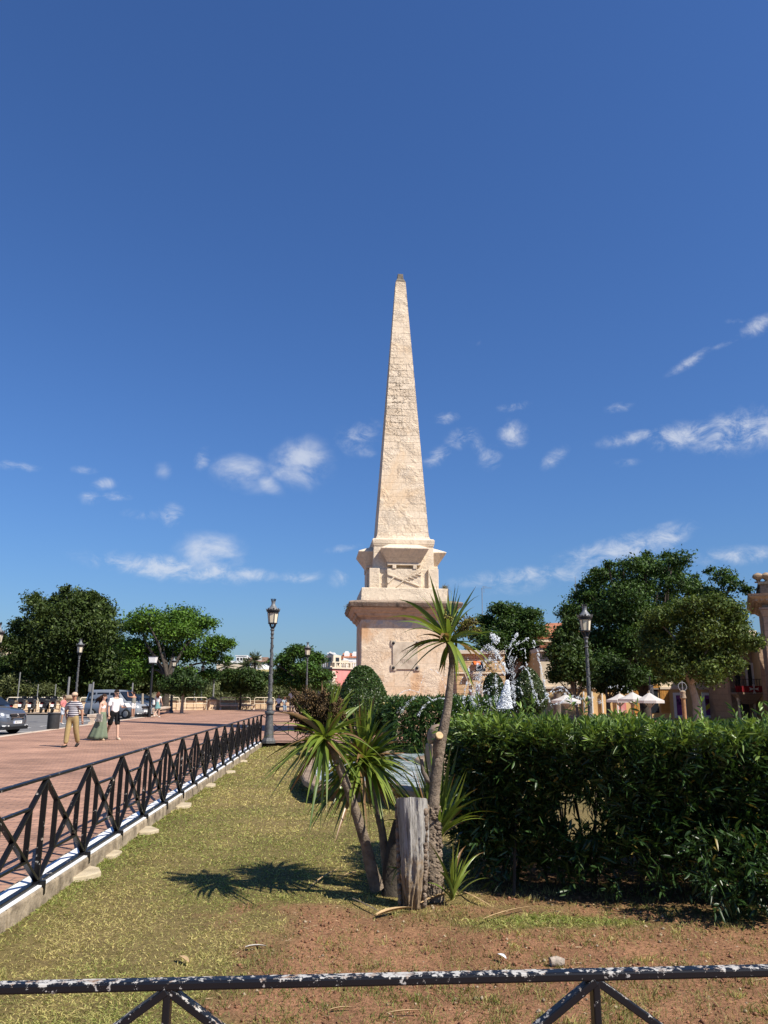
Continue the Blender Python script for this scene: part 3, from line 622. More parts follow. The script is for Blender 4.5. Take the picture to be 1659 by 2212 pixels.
b.loft([[(-h + rr.random() * .004, -h, z), (-h * .97, -h, z), (0, -h - .001, z), (h * .97, -h, z), (h, -h, z), (h, 0, z), (h, h, z), (0, h, z), (-h, h, z), (-h, 0, z)] for z, h in zip(zs, hs)])
b.build('shaft', M['ob_shaft'], ob)
b = MB(); b.frustum(21.62, .25, .25, 21.68, .235, .235); b.frustum(21.68, .235, .235, 21.86, .15, .15); b.frustum(21.86, .15, .15, 22.12, .135, .135); b.build('tip', M['ob_dark'], ob, bevel=.02)
# plaque with four bolts
b = MB(); e = .24; w = .535; h0, h1 = 2.63, 3.78
out = [(-.62, h0 - .06), (-.62 + e, h0 - .06), (-.62 + e, h0), (.62 - e, h0), (.62 - e, h0 - .06), (.62, h0 - .06), (.62, h0 + e - .06), (w, h0 + e - .06), (w, h1 - e + .06), (.62, h1 - e + .06), (.62, h1 + .06), (.62 - e, h1 + .06), (.62 - e, h1), (-.62 + e, h1), (-.62 + e, h1 + .06), (-.62, h1 + .06), (-.62, h1 - e + .06), (-w, h1 - e + .06), (-w, h0 + e - .06), (-.62, h0 + e - .06)]
pl = b.prism(out, lambda a, c, t: Vector((a, t, c)), -1.85, -1.925).build('plaque', M['plaque'], ob, bevel=.008)
for sx in (-.5, .5):
    for z in (h0 + .06, h1 - .06):
        MB().lathe([(.065, 0), (.06, .03), (.04, .05), (.0, .055)], 10).build('bolt', M['dark'], pl, smooth=40)
        o = pl.children[-1]; o.location = (sx, -1.925, z); o.rotation_euler = (rad(90), 0, 0)
text_mesh('engraved_date', 'MDLVIII', .25, M['engrave'], pl, (-.02, -1.926, 2.96), (rad(90), 0, 0), .002, .46)
text_mesh('engraved_day', '9 JULII', .2, M['engrave'], pl, (-.02, -1.926, 3.36), (rad(90), 0, 0), .002, .5)
# tufts growing out of the cornice
tf = []
def tuft(loc, n, L, name, label, parent=None):
    r = np.random.default_rng(int(abs(loc[0] * 100)) + 3); P = np.array(loc)[None] + r.normal(size=(n, 3)) * .05; D = r.normal(size=(n, 3)) + np.array([.3, 0, .9])
    V, F, t, per = ribbons(P, D, L * (.5 + r.random(n)), .012, .5, (1, .7, .2), 0, rng=r, mid=False)
    c = np.array([.16, .13, .05]) * (.6 + r.random(n))[:, None]
    return tag(np_mesh(name, V, F, np.repeat(c, per, 0), M['grass']), label, 'weeds')
tuft((2.66, 33.9, 6.12), 140, .26, 'weed_tuft', 'dry brown weed tuft sprouting on the right end of the obelisk ledge')
tuft((-1.55, 33.0, 5.18), 70, .16, 'weed_tuft', 'small dry weed tuft hanging from the left corner of the obelisk cornice')

# ------------------------------------------------------------------ classical street lamps
def make_lamp():
    t = thing('street_lamp', 'x', 'street lamp', (0, 0, 0), 0, 'classical lantern lamps on the square')
    g = M['grey_iron']
    b = MB(); b.lathe([(.27, 0), (.27, .1), (.24, .16), (.2, .22)], 8, ph=.39); b.build('plinth', g, t, bevel=.01)
    b = MB(); n = 20; prof = [(.19, .22), (.185, .3), (.165, .6), (.145, .9), (.135, 1.08)]
    b.lathe(prof, n)
    for k in range(n):
        if k % 2: b.v = [v for v in b.v]
    b.lathe([(.14, 1.08), (.18, 1.10), (.19, 1.14), (.175, 1.19), (.12, 1.21), (.115, 1.24), (.13, 1.26), (.115, 1.29), (.115, 1.44), (.135, 1.46), (.15, 1.5), (.145, 1.55), (.12, 1.57), (.105, 1.62), (.085, 1.68)], 18)
    b.build('base', g, t, smooth=40)
    b = MB(); rr = random.Random(2); prof = []
    N = 26
    prof = [(.082 + (.05 - .082) * i / N, 1.68 + (3.98 - 1.68) * i / N) for i in range(N + 1)]
    b.lathe(prof, 14)
    for i in range(46):     # raised vine ornament winding up the shaft
        f = i / 46; z = 1.75 + 2.1 * f; r = .082 + (.05 - .082) * f; a = i * .85 + .6 * math.sin(i * 1.7)
        b.sphere((math.cos(a) * r, math.sin(a) * r, z), (.02 + .01 * rr.random(), .02 + .01 * rr.random(), .028 + .02 * rr.random()), 6, 4)
    b.lathe([(.052, 3.98), (.075, 4.0), (.075, 4.03), (.052, 4.05), (.052, 4.14), (.07, 4.16), (.07, 4.2), (.055, 4.22), (.06, 4.3), (.09, 4.32), (.085, 4.36), (.05, 4.38)], 14)
    b.build('pole', g, t, smooth=45)
    b = MB()
    for k in range(4):
        a = k * math.pi / 2 + .5; c, s = math.cos(a), math.sin(a)
        b.tube([(c * .045, s * .045, 4.36), (c * .07, s * .07, 4.43), (c * .12, s * .12, 4.5), (c * .15, s * .15, 4.575)], [.022, .028, .03, .016], 6)
        b.sphere((c * .125, s * .125, 4.53), .035, 6, 4); b.sphere((c * .085, s * .085, 4.44), .028, 6, 4)
    b.tube([(0, 0, 4.36), (0, 0, 4.58)], .014, 6); b.build('bracket', M['dark'], t, smooth=40)
    b = MB(); b.lathe([(.165, 4.57), (.185, 4.575), (.185, 4.6), (.165, 4.61)], 16); ns = 6
    for k in range(ns):
        a = k * 2 * math.pi / ns + .25
        b.bar((math.cos(a) * .168, math.sin(a) * .168, 4.6), (math.cos(a) * .218, math.sin(a) * .218, 5.0), .016, .016)
    b.lathe([(.20, 4.99), (.225, 5.0), (.228, 5.05), (.262, 5.06), (.268, 5.1), (.25, 5.115), (.2, 5.12)], 24); b.build('lantern_frame', M['dark'], t, smooth=35)
    b = MB(); b.lathe([(.158, 4.61), (.207, 5.0)], 6, ph=.25); b.build('pane', M['milk_glass'], t)
    b = MB()
    for k in range(16):
        a = 2 * math.pi * k / 16; h = .055 if k % 2 else .1; c, s = math.cos(a), math.sin(a)
        tx = Vector((-s, c, 0)); p = Vector((c * .255, s * .255, 5.1)); n_ = Vector((c, s, 0))
        pts = [(-.045, 0), (.045, 0), (.04, h * .55), (.015, h * .7), (0, h), (-.015, h * .7), (-.04, h * .55)]
        b.prism(pts, lambda u, v, w: p + tx * u + Vector((0, 0, v)) + n_ * (w + v * .3), 0, .012)
    b.build('crest', M['grey_iron'], t)
    b = MB(); b.lathe([(.235, 5.11), (.225, 5.14), (.17, 5.2), (.115, 5.27), (.082, 5.33), (.075, 5.36), (.075, 5.44), (.088, 5.45), (.088, 5.47), (.07, 5.475)], 20); b.build('roof', M['lead'], t, smooth=40)
    b = MB()
    for k in range(9):
        a = 2 * math.pi * k / 9; c, s = math.cos(a), math.sin(a); b.bar((c * .072, s * .072, 5.46), (c * .105, s * .105, 5.57), .03, .012, (c, s, .3))
    b.build('crown', M['dark'], t)
    for o in t.children: o.data.transform(Matrix.Translation((0, 0, 0)))
    return t
lamp = make_lamp()
LH = 5.57
def place_lamp(first, x, ytop, Y, label, z=None, foot=None, lean=0):
    T = at(x, ytop, Y); h = T.z - (z if z is not None else 0)
    o = lamp if first else copy_tree(lamp)
    o.location = (T.x if foot is None else foot.x, Y, z or 0); o.scale = (h / LH,) * 3; o.rotation_euler = (0, lean, rad(17 * (int(x) % 7))); o['label'] = label
    return o
f0 = gp(580, 1606); place_lamp(True, 601, 1293, f0.y, 'tall grey lantern lamp at the fence corner left of the obelisk', 0, f0, rad(1.3))
place_lamp(False, 1262, 1305, 27.5, 'grey lantern lamp rising above the hedge on the right before dark trees', -.6)
place_lamp(False, 1, 1346, 29.5, 'lantern lamp cut off by the left edge of the photo', 0, at(-12, 1450, 29.5))
place_lamp(False, 173, 1379, 46, 'grey lantern lamp rising behind the man in the striped shirt', 0, at(164, 1500, 46))
place_lamp(False, 378, 1418, 66, 'lantern lamp half lost in leaves beside the stone bench under the trees', 0, at(370, 1520, 66))
place_lamp(False, 439, 1432, 77.5, 'far lamp post with its top lost in leaves, left of the stone pillar', 0)
place_lamp(False, 665, 1387, 55, 'mid-distance lantern lamp just right of the tall lamp, before a tree', 0)
place_lamp(False, 690, 1423, 82, 'small far lantern lamp in front of the pink house', 0)
# modern lamp
f = gp(322, 1549); Tp = at(323, 1417, f.y); t = thing('street_lamp', 'slim black modern lamp post with a square white head', 'street lamp', f)
MB().lathe([(.11, 0), (.11, .5), (.075, .52), (.07, Tp.z - .55)], 12).build('pole', M['dark'], t, smooth=40)
b = MB(); b.box((0, 0, Tp.z - .5), (.5, .5, .05)); b.box((0, 0, Tp.z - .03), (.56, .56, .05)); b.build('lamp_frame', M['dark'], t)
b = MB(); b.frustum(Tp.z - .47, .2, .2, Tp.z - .06, .26, .26); b.build('lamp_head', mat('white_lamp_head', (.8, .8, .78), .4, .05), t, bevel=.02)
# ------------------------------------------------------------------ trees, bushes, hedges
def leaf_cloud(blobs, n, size, pal, r, shell=.45, aspect=.5, up=.35, droop=.25, clus=11, spread=.3):
    """blobs: (x, y, z, rx, ry, rz). Leaf rhombi gathered in sprays through the blobs' volume"""
    B = np.array(blobs, float); w = (B[:, 3] * B[:, 4] * B[:, 5]) ** .72; w /= w.sum(); nc = max(1, n // clus)
    bi = r.choice(len(B), nc, p=w); b = B[bi]
    d = nrm(r.normal(size=(nc, 3)) + np.array([0, 0, .25])); rr = (shell + (1 - shell) * r.random(nc) ** .6) * (.78 + .55 * r.random(nc) ** 3)
    c = b[:, :3] + d * b[:, 3:6] * rr[:, None]
    cf = .55 + .9 * r.random(nc); ch = r.random(nc)
    k = np.repeat(np.arange(nc), clus); N = len(k)
    sp = np.minimum(b[:, 3], b[:, 5])[k] * spread
    p = c[k] + r.normal(size=(N, 3)) * sp[:, None] * np.array([1, 1, .6])
    nn = nrm(d[k] * .7 + r.normal(size=(N, 3)) * .75 + np.array([0, 0, up])); a = nrm(np.cross(nn, r.normal(size=(N, 3)))); s = np.cross(nn, a)
    L = size * (.6 + .8 * r.random(N)); wd = L * aspect
    V = np.stack([p - a * (L / 2)[:, None], p + s * (wd / 2)[:, None], p + a * (L / 2)[:, None] - nn * (L * droop)[:, None], p - s * (wd / 2)[:, None]], 1)
    F = np.arange(N)[:, None] * 4 + np.array([0, 1, 2, 3])[None]
    pal = np.array(pal); f = np.clip(ch[k] * .6 + r.random(N) * .4, 0, .999) * (len(pal) - 1); i = f.astype(int); col = pal[i] * (1 - (f - i))[:, None] + pal[i + 1] * (f - i)[:, None]
    col = col * (cf[k] * (.7 + .6 * r.random(N)))[:, None]
    return V.reshape(-1, 3), F, np.repeat(col, 4, 0)
DK = [(.015, .032, .009), (.03, .058, .013), (.052, .085, .018)]
MD = [(.024, .055, .011), (.045, .095, .016), (.08, .14, .024)]
OL = [(.05, .065, .022), (.085, .10, .036), (.13, .145, .05)]
LT = [(.036, .078, .011), (.07, .14, .018), (.12, .20, .026)]
def PB(lst, Y, depth=1.0, flat=1.0, seed=0):
    """image-space blob list at distance Y -> world blobs; extra copies before and behind give the crown its depth"""
    r = random.Random(seed); out = []
    xs = [q[0] for q in lst]; W = (max(xs) - min(xs)) / FPX * Y
    for (x, y, rp) in lst:
        R = rp / FPX * Y
        for k in (0, 1):
            yo = (r.random() - .5) * W * depth * .75
            p = at(x, y, Y); out.append((p.x + (r.random() - .5) * R * .3, Y + yo, p.z, R, R, R * flat))
    return out
def limb_mesh(mb, base, r0, targets, h0, seed, sag=.2):
    r = random.Random(seed)
    for (x, y, z, rad_) in targets:
        q = Vector((x, y, z)); s = base + Vector((0, 0, h0 * (.75 + .4 * r.random()))); mid = s.lerp(q, .5) + Vector((r.random() - .5, r.random() - .5, .35)) * (q - s).length * sag
        pts = [s, s.lerp(mid, .5) + Vector((0, 0, .1)), mid, mid.lerp(q, .5), q]; rr = r0 * (.4 + .2 * r.random())
        mb.tube(pts, [rr, rr * .8, rr * .6, rr * .4, rr * .16], 6)
def tree(name, label, base, trunk, r0, blobs, n, size, pal, seed, bark, group=None, limbs=14, cat='tree', **kw):
    """trunk: points (relative to base) of the bole; blobs in world space"""
    r = np.random.default_rng(seed); base = Vector(base); t = thing(name, label, cat, base, 0, group)
    rb = [(b[0] - base.x, b[1] - base.y, b[2] - base.z, *b[3:]) for b in blobs]
    V, F, c = leaf_cloud(rb, n, size, pal, r, **kw); np_mesh('crown', V, F, c, M['leaf'], t)
    if trunk:
        mb = MB(); k = len(trunk); jr = random.Random(seed)
        mb.tube([Vector(p) for p in trunk], [r0 * (1.25 if i == 0 else 1 - .35 * i / (k - 1)) for i in range(k)], 10, .12, jr)
        pk = r.choice(len(rb), min(limbs, len(rb)), replace=False)
        limb_mesh(mb, Vector(trunk[-1]), r0, [(*rb[i][:3], 0) for i in pk], -.1, seed)
        mb.build('trunk', bark, t, smooth=60)
    return t
GT = 'trees along the promenade'
b1 = PB([(95, 1315, 26), (158, 1302, 30), (207, 1316, 26), (48, 1362, 26), (115, 1360, 42), (180, 1360, 46), (238, 1368, 36), (60, 1402, 28), (130, 1415, 46), (200, 1418, 48), (258, 1420, 36), (92, 1450, 32), (150, 1462, 36), (212, 1462, 38), (262, 1462, 28), (40, 1395, 18), (282, 1440, 22), (120, 1330, 26), (180, 1325, 26), (82, 1294, 11), (100, 1288, 12), (132, 1292, 10), (155, 1279, 12), (178, 1282, 12), (200, 1292, 12), (222, 1302, 12), (240, 1322, 12), (34, 1348, 10), (30, 1380, 10), (62, 1334, 12), (262, 1352, 12), (282, 1394, 12), (58, 1432, 14)], 92, .8, 1, 1)
p = at(145, 1530, 92); p.z = -2.2
tree('broadleaf_tree', 'large dense dark green tree behind the people on the left', p, [(0, 0, 0), (.1, 0, 2.2), (0, .1, 5.4)], .42, b1, 70000, .34, [(.024, .043, .011), (.046, .072, .017), (.09, .122, .027)], 11, M['bark_dark'], GT, shell=.35, droop=.4)
b2 = PB([(330, 1338, 34), (390, 1332, 36), (298, 1352, 30), (440, 1347, 24), (350, 1366, 38), (410, 1368, 34), (466, 1393, 30), (497, 1393, 18), (452, 1420, 24), (480, 1424, 12), (400, 1408, 34), (340, 1408, 34), (290, 1400, 34), (300, 1446, 36), (350, 1458, 36), (408, 1458, 28), (448, 1456, 20)], 77, .6, .62, 2)
p = at(355, 1534, 74); p.z = 0
tree('spreading_tree', 'light green umbrella-shaped tree right of the dense dark tree on the left', p, [(0, 0, 0), (.05, 0, 1.5), (.1, 0, 3.0)], .34, b2, 34000, .26, LT, 12, M['bark_dark'], GT, limbs=12, up=.7, spread=.42)
b3 = PB([(395, 1478, 26), (425, 1482, 20), (368, 1482, 22), (395, 1462, 22)], 64, 1, .8, 3)
p = at(392, 1541, 64); p.z = 0
tree('young_tree', 'small promenade tree with a whitewashed trunk under the spreading light green tree', p, [(0, 0, 0), (.03, 0, 1.0), (0, 0, 2.0)], .13, b3, 9000, .22, DK, 13, M['bark_pale'], GT)
b4 = PB([(499, 1462, 17), (540, 1464, 20), (517, 1480, 24), (558, 1482, 15), (486, 1482, 13), (520, 1458, 14)], 77, 1, .85, 4)
p = at(518, 1531, 77); p.z = 0
tree('young_tree', 'small round dark tree on a thin trunk behind the long benches', p, [(0, 0, 0), (.02, 0, 1.2), (0, 0, 2.0)], .1, b4, 13000, .25, DK + MD[:1], 14, M['bark_dark'], GT)
b5 = PB([(612, 1424, 20), (650, 1410, 22), (628, 1405, 14), (682, 1424, 20), (592, 1432, 10), (622, 1448, 24), (665, 1448, 26), (700, 1458, 16), (640, 1478, 24), (690, 1480, 14), (600, 1472, 16)], 72, 1, .62, 5)
p = at(648, 1535, 72); p.z = 0
tree('spreading_tree', 'feathery dark green tree between the tall lamp and the pink house', p, [(0, 0, 0), (.3, 0, 1.2), (.1, 0, 2.4)], .2, b5, 16000, .25, MD, 15, M['bark_dark'], GT, limbs=16, up=.7, spread=.42)
# beyond the sea wall
def clump(name, label, lst, Y, n, size, pal, seed, flat=.85, cat='tree', group='trees beyond the sea wall', trunk=True):
    bl = PB(lst, Y, .8, flat, seed); cx = sum(b[0] for b in bl) / len(bl); mz = min(b[2] - b[5] for b in bl)
    base = Vector((cx, Y, mz - 1.2))
    return tree(name, label, base, [(0, 0, -1.5), (.1, 0, 0), (0, 0, 1.4)] if trunk else None, .2, bl, n, size, pal, seed, M['bark_dark'], group, limbs=6, cat=cat)
clump('pine_tree', 'dark pine rising under the pale building at the far left edge', [(-10, 1440, 26), (22, 1436, 22), (12, 1460, 26), (42, 1450, 20)], 100, 14000, .34, DK, 21)
clump('pine_tree', 'dark pine behind the left half of the dense promenade tree', [(75, 1452, 28), (108, 1462, 26), (92, 1478, 22)], 104, 12000, .34, DK, 22)
clump('shrub', 'olive green shrub just behind the scooters wall at the left edge', [(18, 1486, 30), (52, 1496, 20), (-12, 1492, 24)], 88, 12000, .28, OL, 23, cat='shrub')
clump('shrub', 'low dark shrub behind the sea wall above the parked scooters', [(90, 1496, 18), (118, 1498, 14), (105, 1490, 14)], 86, 7000, .26, OL, 24, cat='shrub')
clump('pine_tree', 'dense pine on the slope just left of the tall lamp post', [(562, 1466, 16), (590, 1464, 15), (575, 1478, 18), (605, 1474, 14)], 112, 13000, .34, DK + OL[1:2], 25)
clump('pine_tree', 'pine on the slope below the white villa', [(468, 1466, 16), (450, 1474, 16), (488, 1474, 14), (505, 1466, 10)], 118, 11000, .34, DK + OL[1:2], 26)
clump('pine_tree', 'pine on the slope behind the feathery tree by the pink house', [(630, 1478, 24), (660, 1484, 22), (690, 1486, 18), (610, 1484, 18)], 100, 12000, .34, DK, 27)
clump('pine_tree', 'pine behind the dark tree and the parked van', [(200, 1482, 26), (240, 1478, 26), (275, 1484, 24), (170, 1490, 20)], 98, 12000, .34, OL, 28)
clump('pine_tree', 'pine behind the thin black modern lamp', [(310, 1478, 24), (345, 1474, 24), (380, 1480, 20)], 98, 10000, .34, OL, 29)
# reed and tamarisk thicket along the far side of the wall
bl = []
rr = random.Random(4)
for i in range(64):
    x = 385 + i * 5.4; p = at(x, 1489 + rr.random() * 10, 88 + rr.random() * 6); bl.append((p.x, p.y, p.z, .85, 1.0, .75 + .5 * rr.random()))
V, F, c = leaf_cloud(bl, 26000, .3, [(.11, .13, .05), (.15, .17, .07), (.22, .235, .11)], np.random.default_rng(31), aspect=.25)
tag(np_mesh('thicket', V, F, c, M['leaf']), label='grey green thicket of reeds and tamarisk behind the sea wall', cat='thicket', kind='stuff')
# right of the obelisk
GR = 'trees before the right-hand buildings'
b6 = PB([(1300, 1247, 28), (1336, 1240, 26), (1382, 1228, 28), (1388, 1262, 36), (1440, 1222, 28), (1478, 1230, 24), (1520, 1256, 25), (1548, 1278, 22), (1430, 1268, 34), (1478, 1280, 28), (1276, 1284, 30), (1320, 1292, 40), (1250, 1316, 28), (1290, 1332, 40), (1350, 1332, 46), (1402, 1322, 42), (1260, 1385, 40), (1320, 1390, 46), (1278, 1435, 38), (1330, 1440, 40), (1382, 1438, 42), (1372, 1390, 42), (1440, 1330, 36), (1520, 1300, 30), (1345, 1460, 28), (1405, 1462, 26), (1380, 1206, 11), (1436, 1203, 12), (1466, 1202, 12), (1488, 1214, 11), (1525, 1236, 12), (1556, 1258, 12), (1568, 1288, 11), (1332, 1220, 12), (1294, 1230, 12), (1268, 1256, 11), (1252, 1296, 12), (1584, 1300, 10)], 54, .9, .66, 6)
p = at(1393, 1540, 54); p.z = -1.3
tree('spreading_tree', 'tallest broad dark green tree on the right with a thick dark trunk', p, [(0, 0, 0), (.05, 0, 1.5), (-.05, 0, 3.2)],   .46, b6, 80000, .2, [(.022, .048, .012), (.042, .084, .017), (.075, .125, .024)], 16, M['bark_dark'], GR, limbs=26, up=.7, spread=.42)
b7 = PB([(1425, 1334, 24), (1470, 1318, 26), (1520, 1316, 26), (1565, 1328, 26), (1594, 1348, 22), (1440, 1372, 34), (1500, 1366, 40), (1560, 1376, 36), (1604, 1392, 20), (1430, 1416, 34), (1480, 1420, 40), (1540, 1424, 36), (1588, 1424, 28), (1440, 1452, 24), (1500, 1456, 28), (1555, 1456, 24), (1604, 1440, 14)], 45, 1, .95, 7)
p = at(1506, 1548, 45); p.z = -1.25; q = lambda x, y: at(x, y, 45) - p
tree('broadleaf_tree', 'round bushy tree with a pale forked trunk on the right', p, [(0, 0, 0), q(1504, 1515), q(1497, 1490), q(1492, 1474)], .24, b7, 60000, .17, [(.034, .06, .014), (.07, .105, .021), (.15, .185, .036)], 17, M['bark_pale'], GR, limbs=14)
b8 = PB([(1290, 1466, 26), (1330, 1470, 30), (1368, 1466, 24), (1320, 1446, 30), (1345, 1486, 18), (1300, 1486, 16)], 50, 1, .8, 8)
p = at(1317, 1545, 50); p.z = -1.25
tree('young_tree', 'small dark tree on a slim trunk beside the white parasols', p, [(0, 0, 0), (.02, 0, 1.3), (0, 0, 2.4)], .12, b8, 11000, .2, DK, 18, M['bark_grey'], GR)
b9 = PB([(1220, 1446, 30), (1252, 1440, 24), (1206, 1412, 26), (1240, 1405, 30), (1215, 1375, 22), (1268, 1468, 20), (1232, 1352, 20), (1200, 1462, 16)], 48, 1, .85, 9)
p = at(1249, 1545, 48); p.z = -1.25
tree('young_tree', 'bushy tree with a thin pale trunk just left of the right-hand lamp', p, [(0, 0, 0), (.0, 0, 1.3), (-.1, 0, 2.6)], .12, b9, 22000, .2, DK + MD[:1], 19, M['bark_grey'], GR)
b10 = PB([(1083, 1316, 22), (1112, 1322, 24), (1142, 1330, 22), (1058, 1340, 22), (1100, 1354, 32), (1145, 1360, 28), (1170, 1376, 22), (1070, 1386, 30), (1122, 1396, 32), (1090, 1418, 26), (1145, 1416, 26), (1170, 1404, 18), (1040, 1370, 22), (1035, 1410, 20)], 68, .9, .66, 10)
p = at(1105, 1540, 68); p.z = -1.2
tree('spreading_tree', 'mid green tree behind the fountain spray, right of the tall spiky plant', p, [(0, 0, 0), (.05, 0, 1.8), (0, 0, 3.4)], .3, b10, 29000, .24, [(.02, .045, .011), (.04, .08, .015), (.07, .12, .02)], 20, M['bark_dark'], GR, limbs=18, up=.7, spread=.42)
# clipped bushes
def topiary(name, label, x, y, rx, ry, Y, n, pal, seed, size=.055, cone=.25, z0=LZ, group='clipped bushes'):
    c = at(x, y, Y); R = rx / FPX * Y; H = ry / FPX * Y; r = np.random.default_rng(seed); base = Vector((c.x, Y, z0)); t = thing(name, label, 'bush', base, 0, group)
    d = nrm(r.normal(size=(n, 3))); k = .9 + .1 * r.random(n) ** .5 + .03 * (r.random(n) > .96) + .05 * (vnoise(d[:, 0] * 5 + 9, d[:, 2] * 5 + d[:, 1] * 4, seed) - .5)
    P = d * np.array([R, R, H]) * k[:, None]; taper = 1 - cone * np.clip(P[:, 2] / H, -.5, 1); P[:, 0] *= taper; P[:, 1] *= taper; P[:, 2] += c.z - z0
    P = P[P[:, 2] > .02]; n = len(P); d2 = nrm(P - np.array([0, 0, c.z - z0]))
    nn = nrm(d2 * .8 + r.normal(size=(n, 3)) * .6); a = nrm(np.cross(nn, r.normal(size=(n, 3)))); s = np.cross(nn, a); L = size * (.6 + .8 * r.random(n)); w_ = L * .55
    V = np.stack([P - a * (L / 2)[:, None], P + s * (w_ / 2)[:, None], P + a * (L / 2)[:, None], P - s * (w_ / 2)[:, None]], 1).reshape(-1, 3)
    F = np.arange(n)[:, None] * 4 + np.arange(4)[None]; pal = np.array(pal); f = r.random(n); col = pal[0] * (1 - f)[:, None] + pal[1] * f[:, None]; col *= (.6 + .8 * r.random(n))[:, None]
    np_mesh('foliage', V, F, np.repeat(col, 4, 0), M['leaf_gloss'], t)
    mb = MB(); prof = [(max(.02, R * .86 * math.sin(a_) * (1 - cone * max(-.5, -math.cos(a_)))), c.z - z0 - H * .86 * math.cos(a_)) for a_ in np.linspace(.2, 3.05, 9)]
    mb.lathe([(max(.01, a), max(0.02, b)) for a, b in prof], 14); mb.tube([(0, 0, 0), (0, 0, max(.1, c.z - z0 - H * .4))], R * .12, 7)
    mb.build('stems', M['bark_dark'], t, smooth=60)  # stem tube plus an added opaque dark core standing for inner shade
    return t
topiary('clipped_bush', 'clipped dome-shaped green bush left of the obelisk plinth', 783, 1516, 54, 76, 23, 26000, [(.028, .055, .014), (.075, .12, .024)], 41)
topiary('clipped_bush', 'clipped cone-shaped bush behind the fountain spray', 1143, 1495, 36, 50, 27, 9000, [(.03, .055, .016), (.08, .11, .03)], 42, .07, .35)
topiary('clipped_bush', 'low dark bush behind the water on the left of the white foam', 1066, 1488, 22, 34, 29, 5000, [(.02, .04, .012), (.05, .08, .02)], 43, .07, .1)
topiary('clipped_bush', 'small rounded bush before the pink house, left of the dome bush', 722, 1504, 18, 22, 33, 4500, [(.05, .085, .016), (.10, .14, .024)], 44, .07, .1)
# oleander hedges
def oleander(P, D, r, nl, L, W, pal, shootlen=.2, top=None):
    """whorled lance leaves on shoots that start at P heading D"""
    n = len(P); D = nrm(D); k = np.repeat(np.arange(n), nl); N = len(k); f = np.tile(np.linspace(.1, 1, nl), n) + .05 * r.random(N)
    side = nrm(np.cross(D[k], r.normal(size=(N, 3)))); ang = .35 + .75 * (1 - f) + .35 * r.random(N)
    ld = nrm(D[k] * np.cos(ang)[:, None] + side * np.sin(ang)[:, None]); sp = P[k] + D[k] * (f * shootlen)[:, None]
    Ls = L * (.4 + .85 * r.random(N)) * (1.1 - .25 * f)
    V, F, t, per = ribbons(sp, ld, Ls, W * (.75 + .5 * r.random(N)), .04 + .18 * r.random(N), (.25, .95, .8, .06), .22, side=np.cross(ld, np.cross(D[k], ld) + .35 * r.normal(size=(N, 3))), rng=r)
    pal = np.array(pal); g = np.clip(r.random(n)[k] * .6 + .25 * f + .15 * r.random(N), 0, 1)[:, None]; col = (pal[0] * (1 - g) + pal[1] * g) * (.65 + .65 * r.random(N))[:, None]
    dead = (r.random(N) < .022)[:, None]; col = np.where(dead, np.array([.24, .19, .05]) * (.5 + .8 * r.random(N))[:, None], col)
    if top is not None:      # fresh pale growth on the clipped top, tinted brighter to paint in sunlight
        young = (np.clip((P[:, 2] - top) / .15, 0, 1)[k] * (.35 + .65 * f))[:, None]; col = col * (1 - young) + np.array([.17, .25, .045]) * young * (.6 + .7 * r.random(N))[:, None]
    return V, F, np.repeat(col, per, 0)
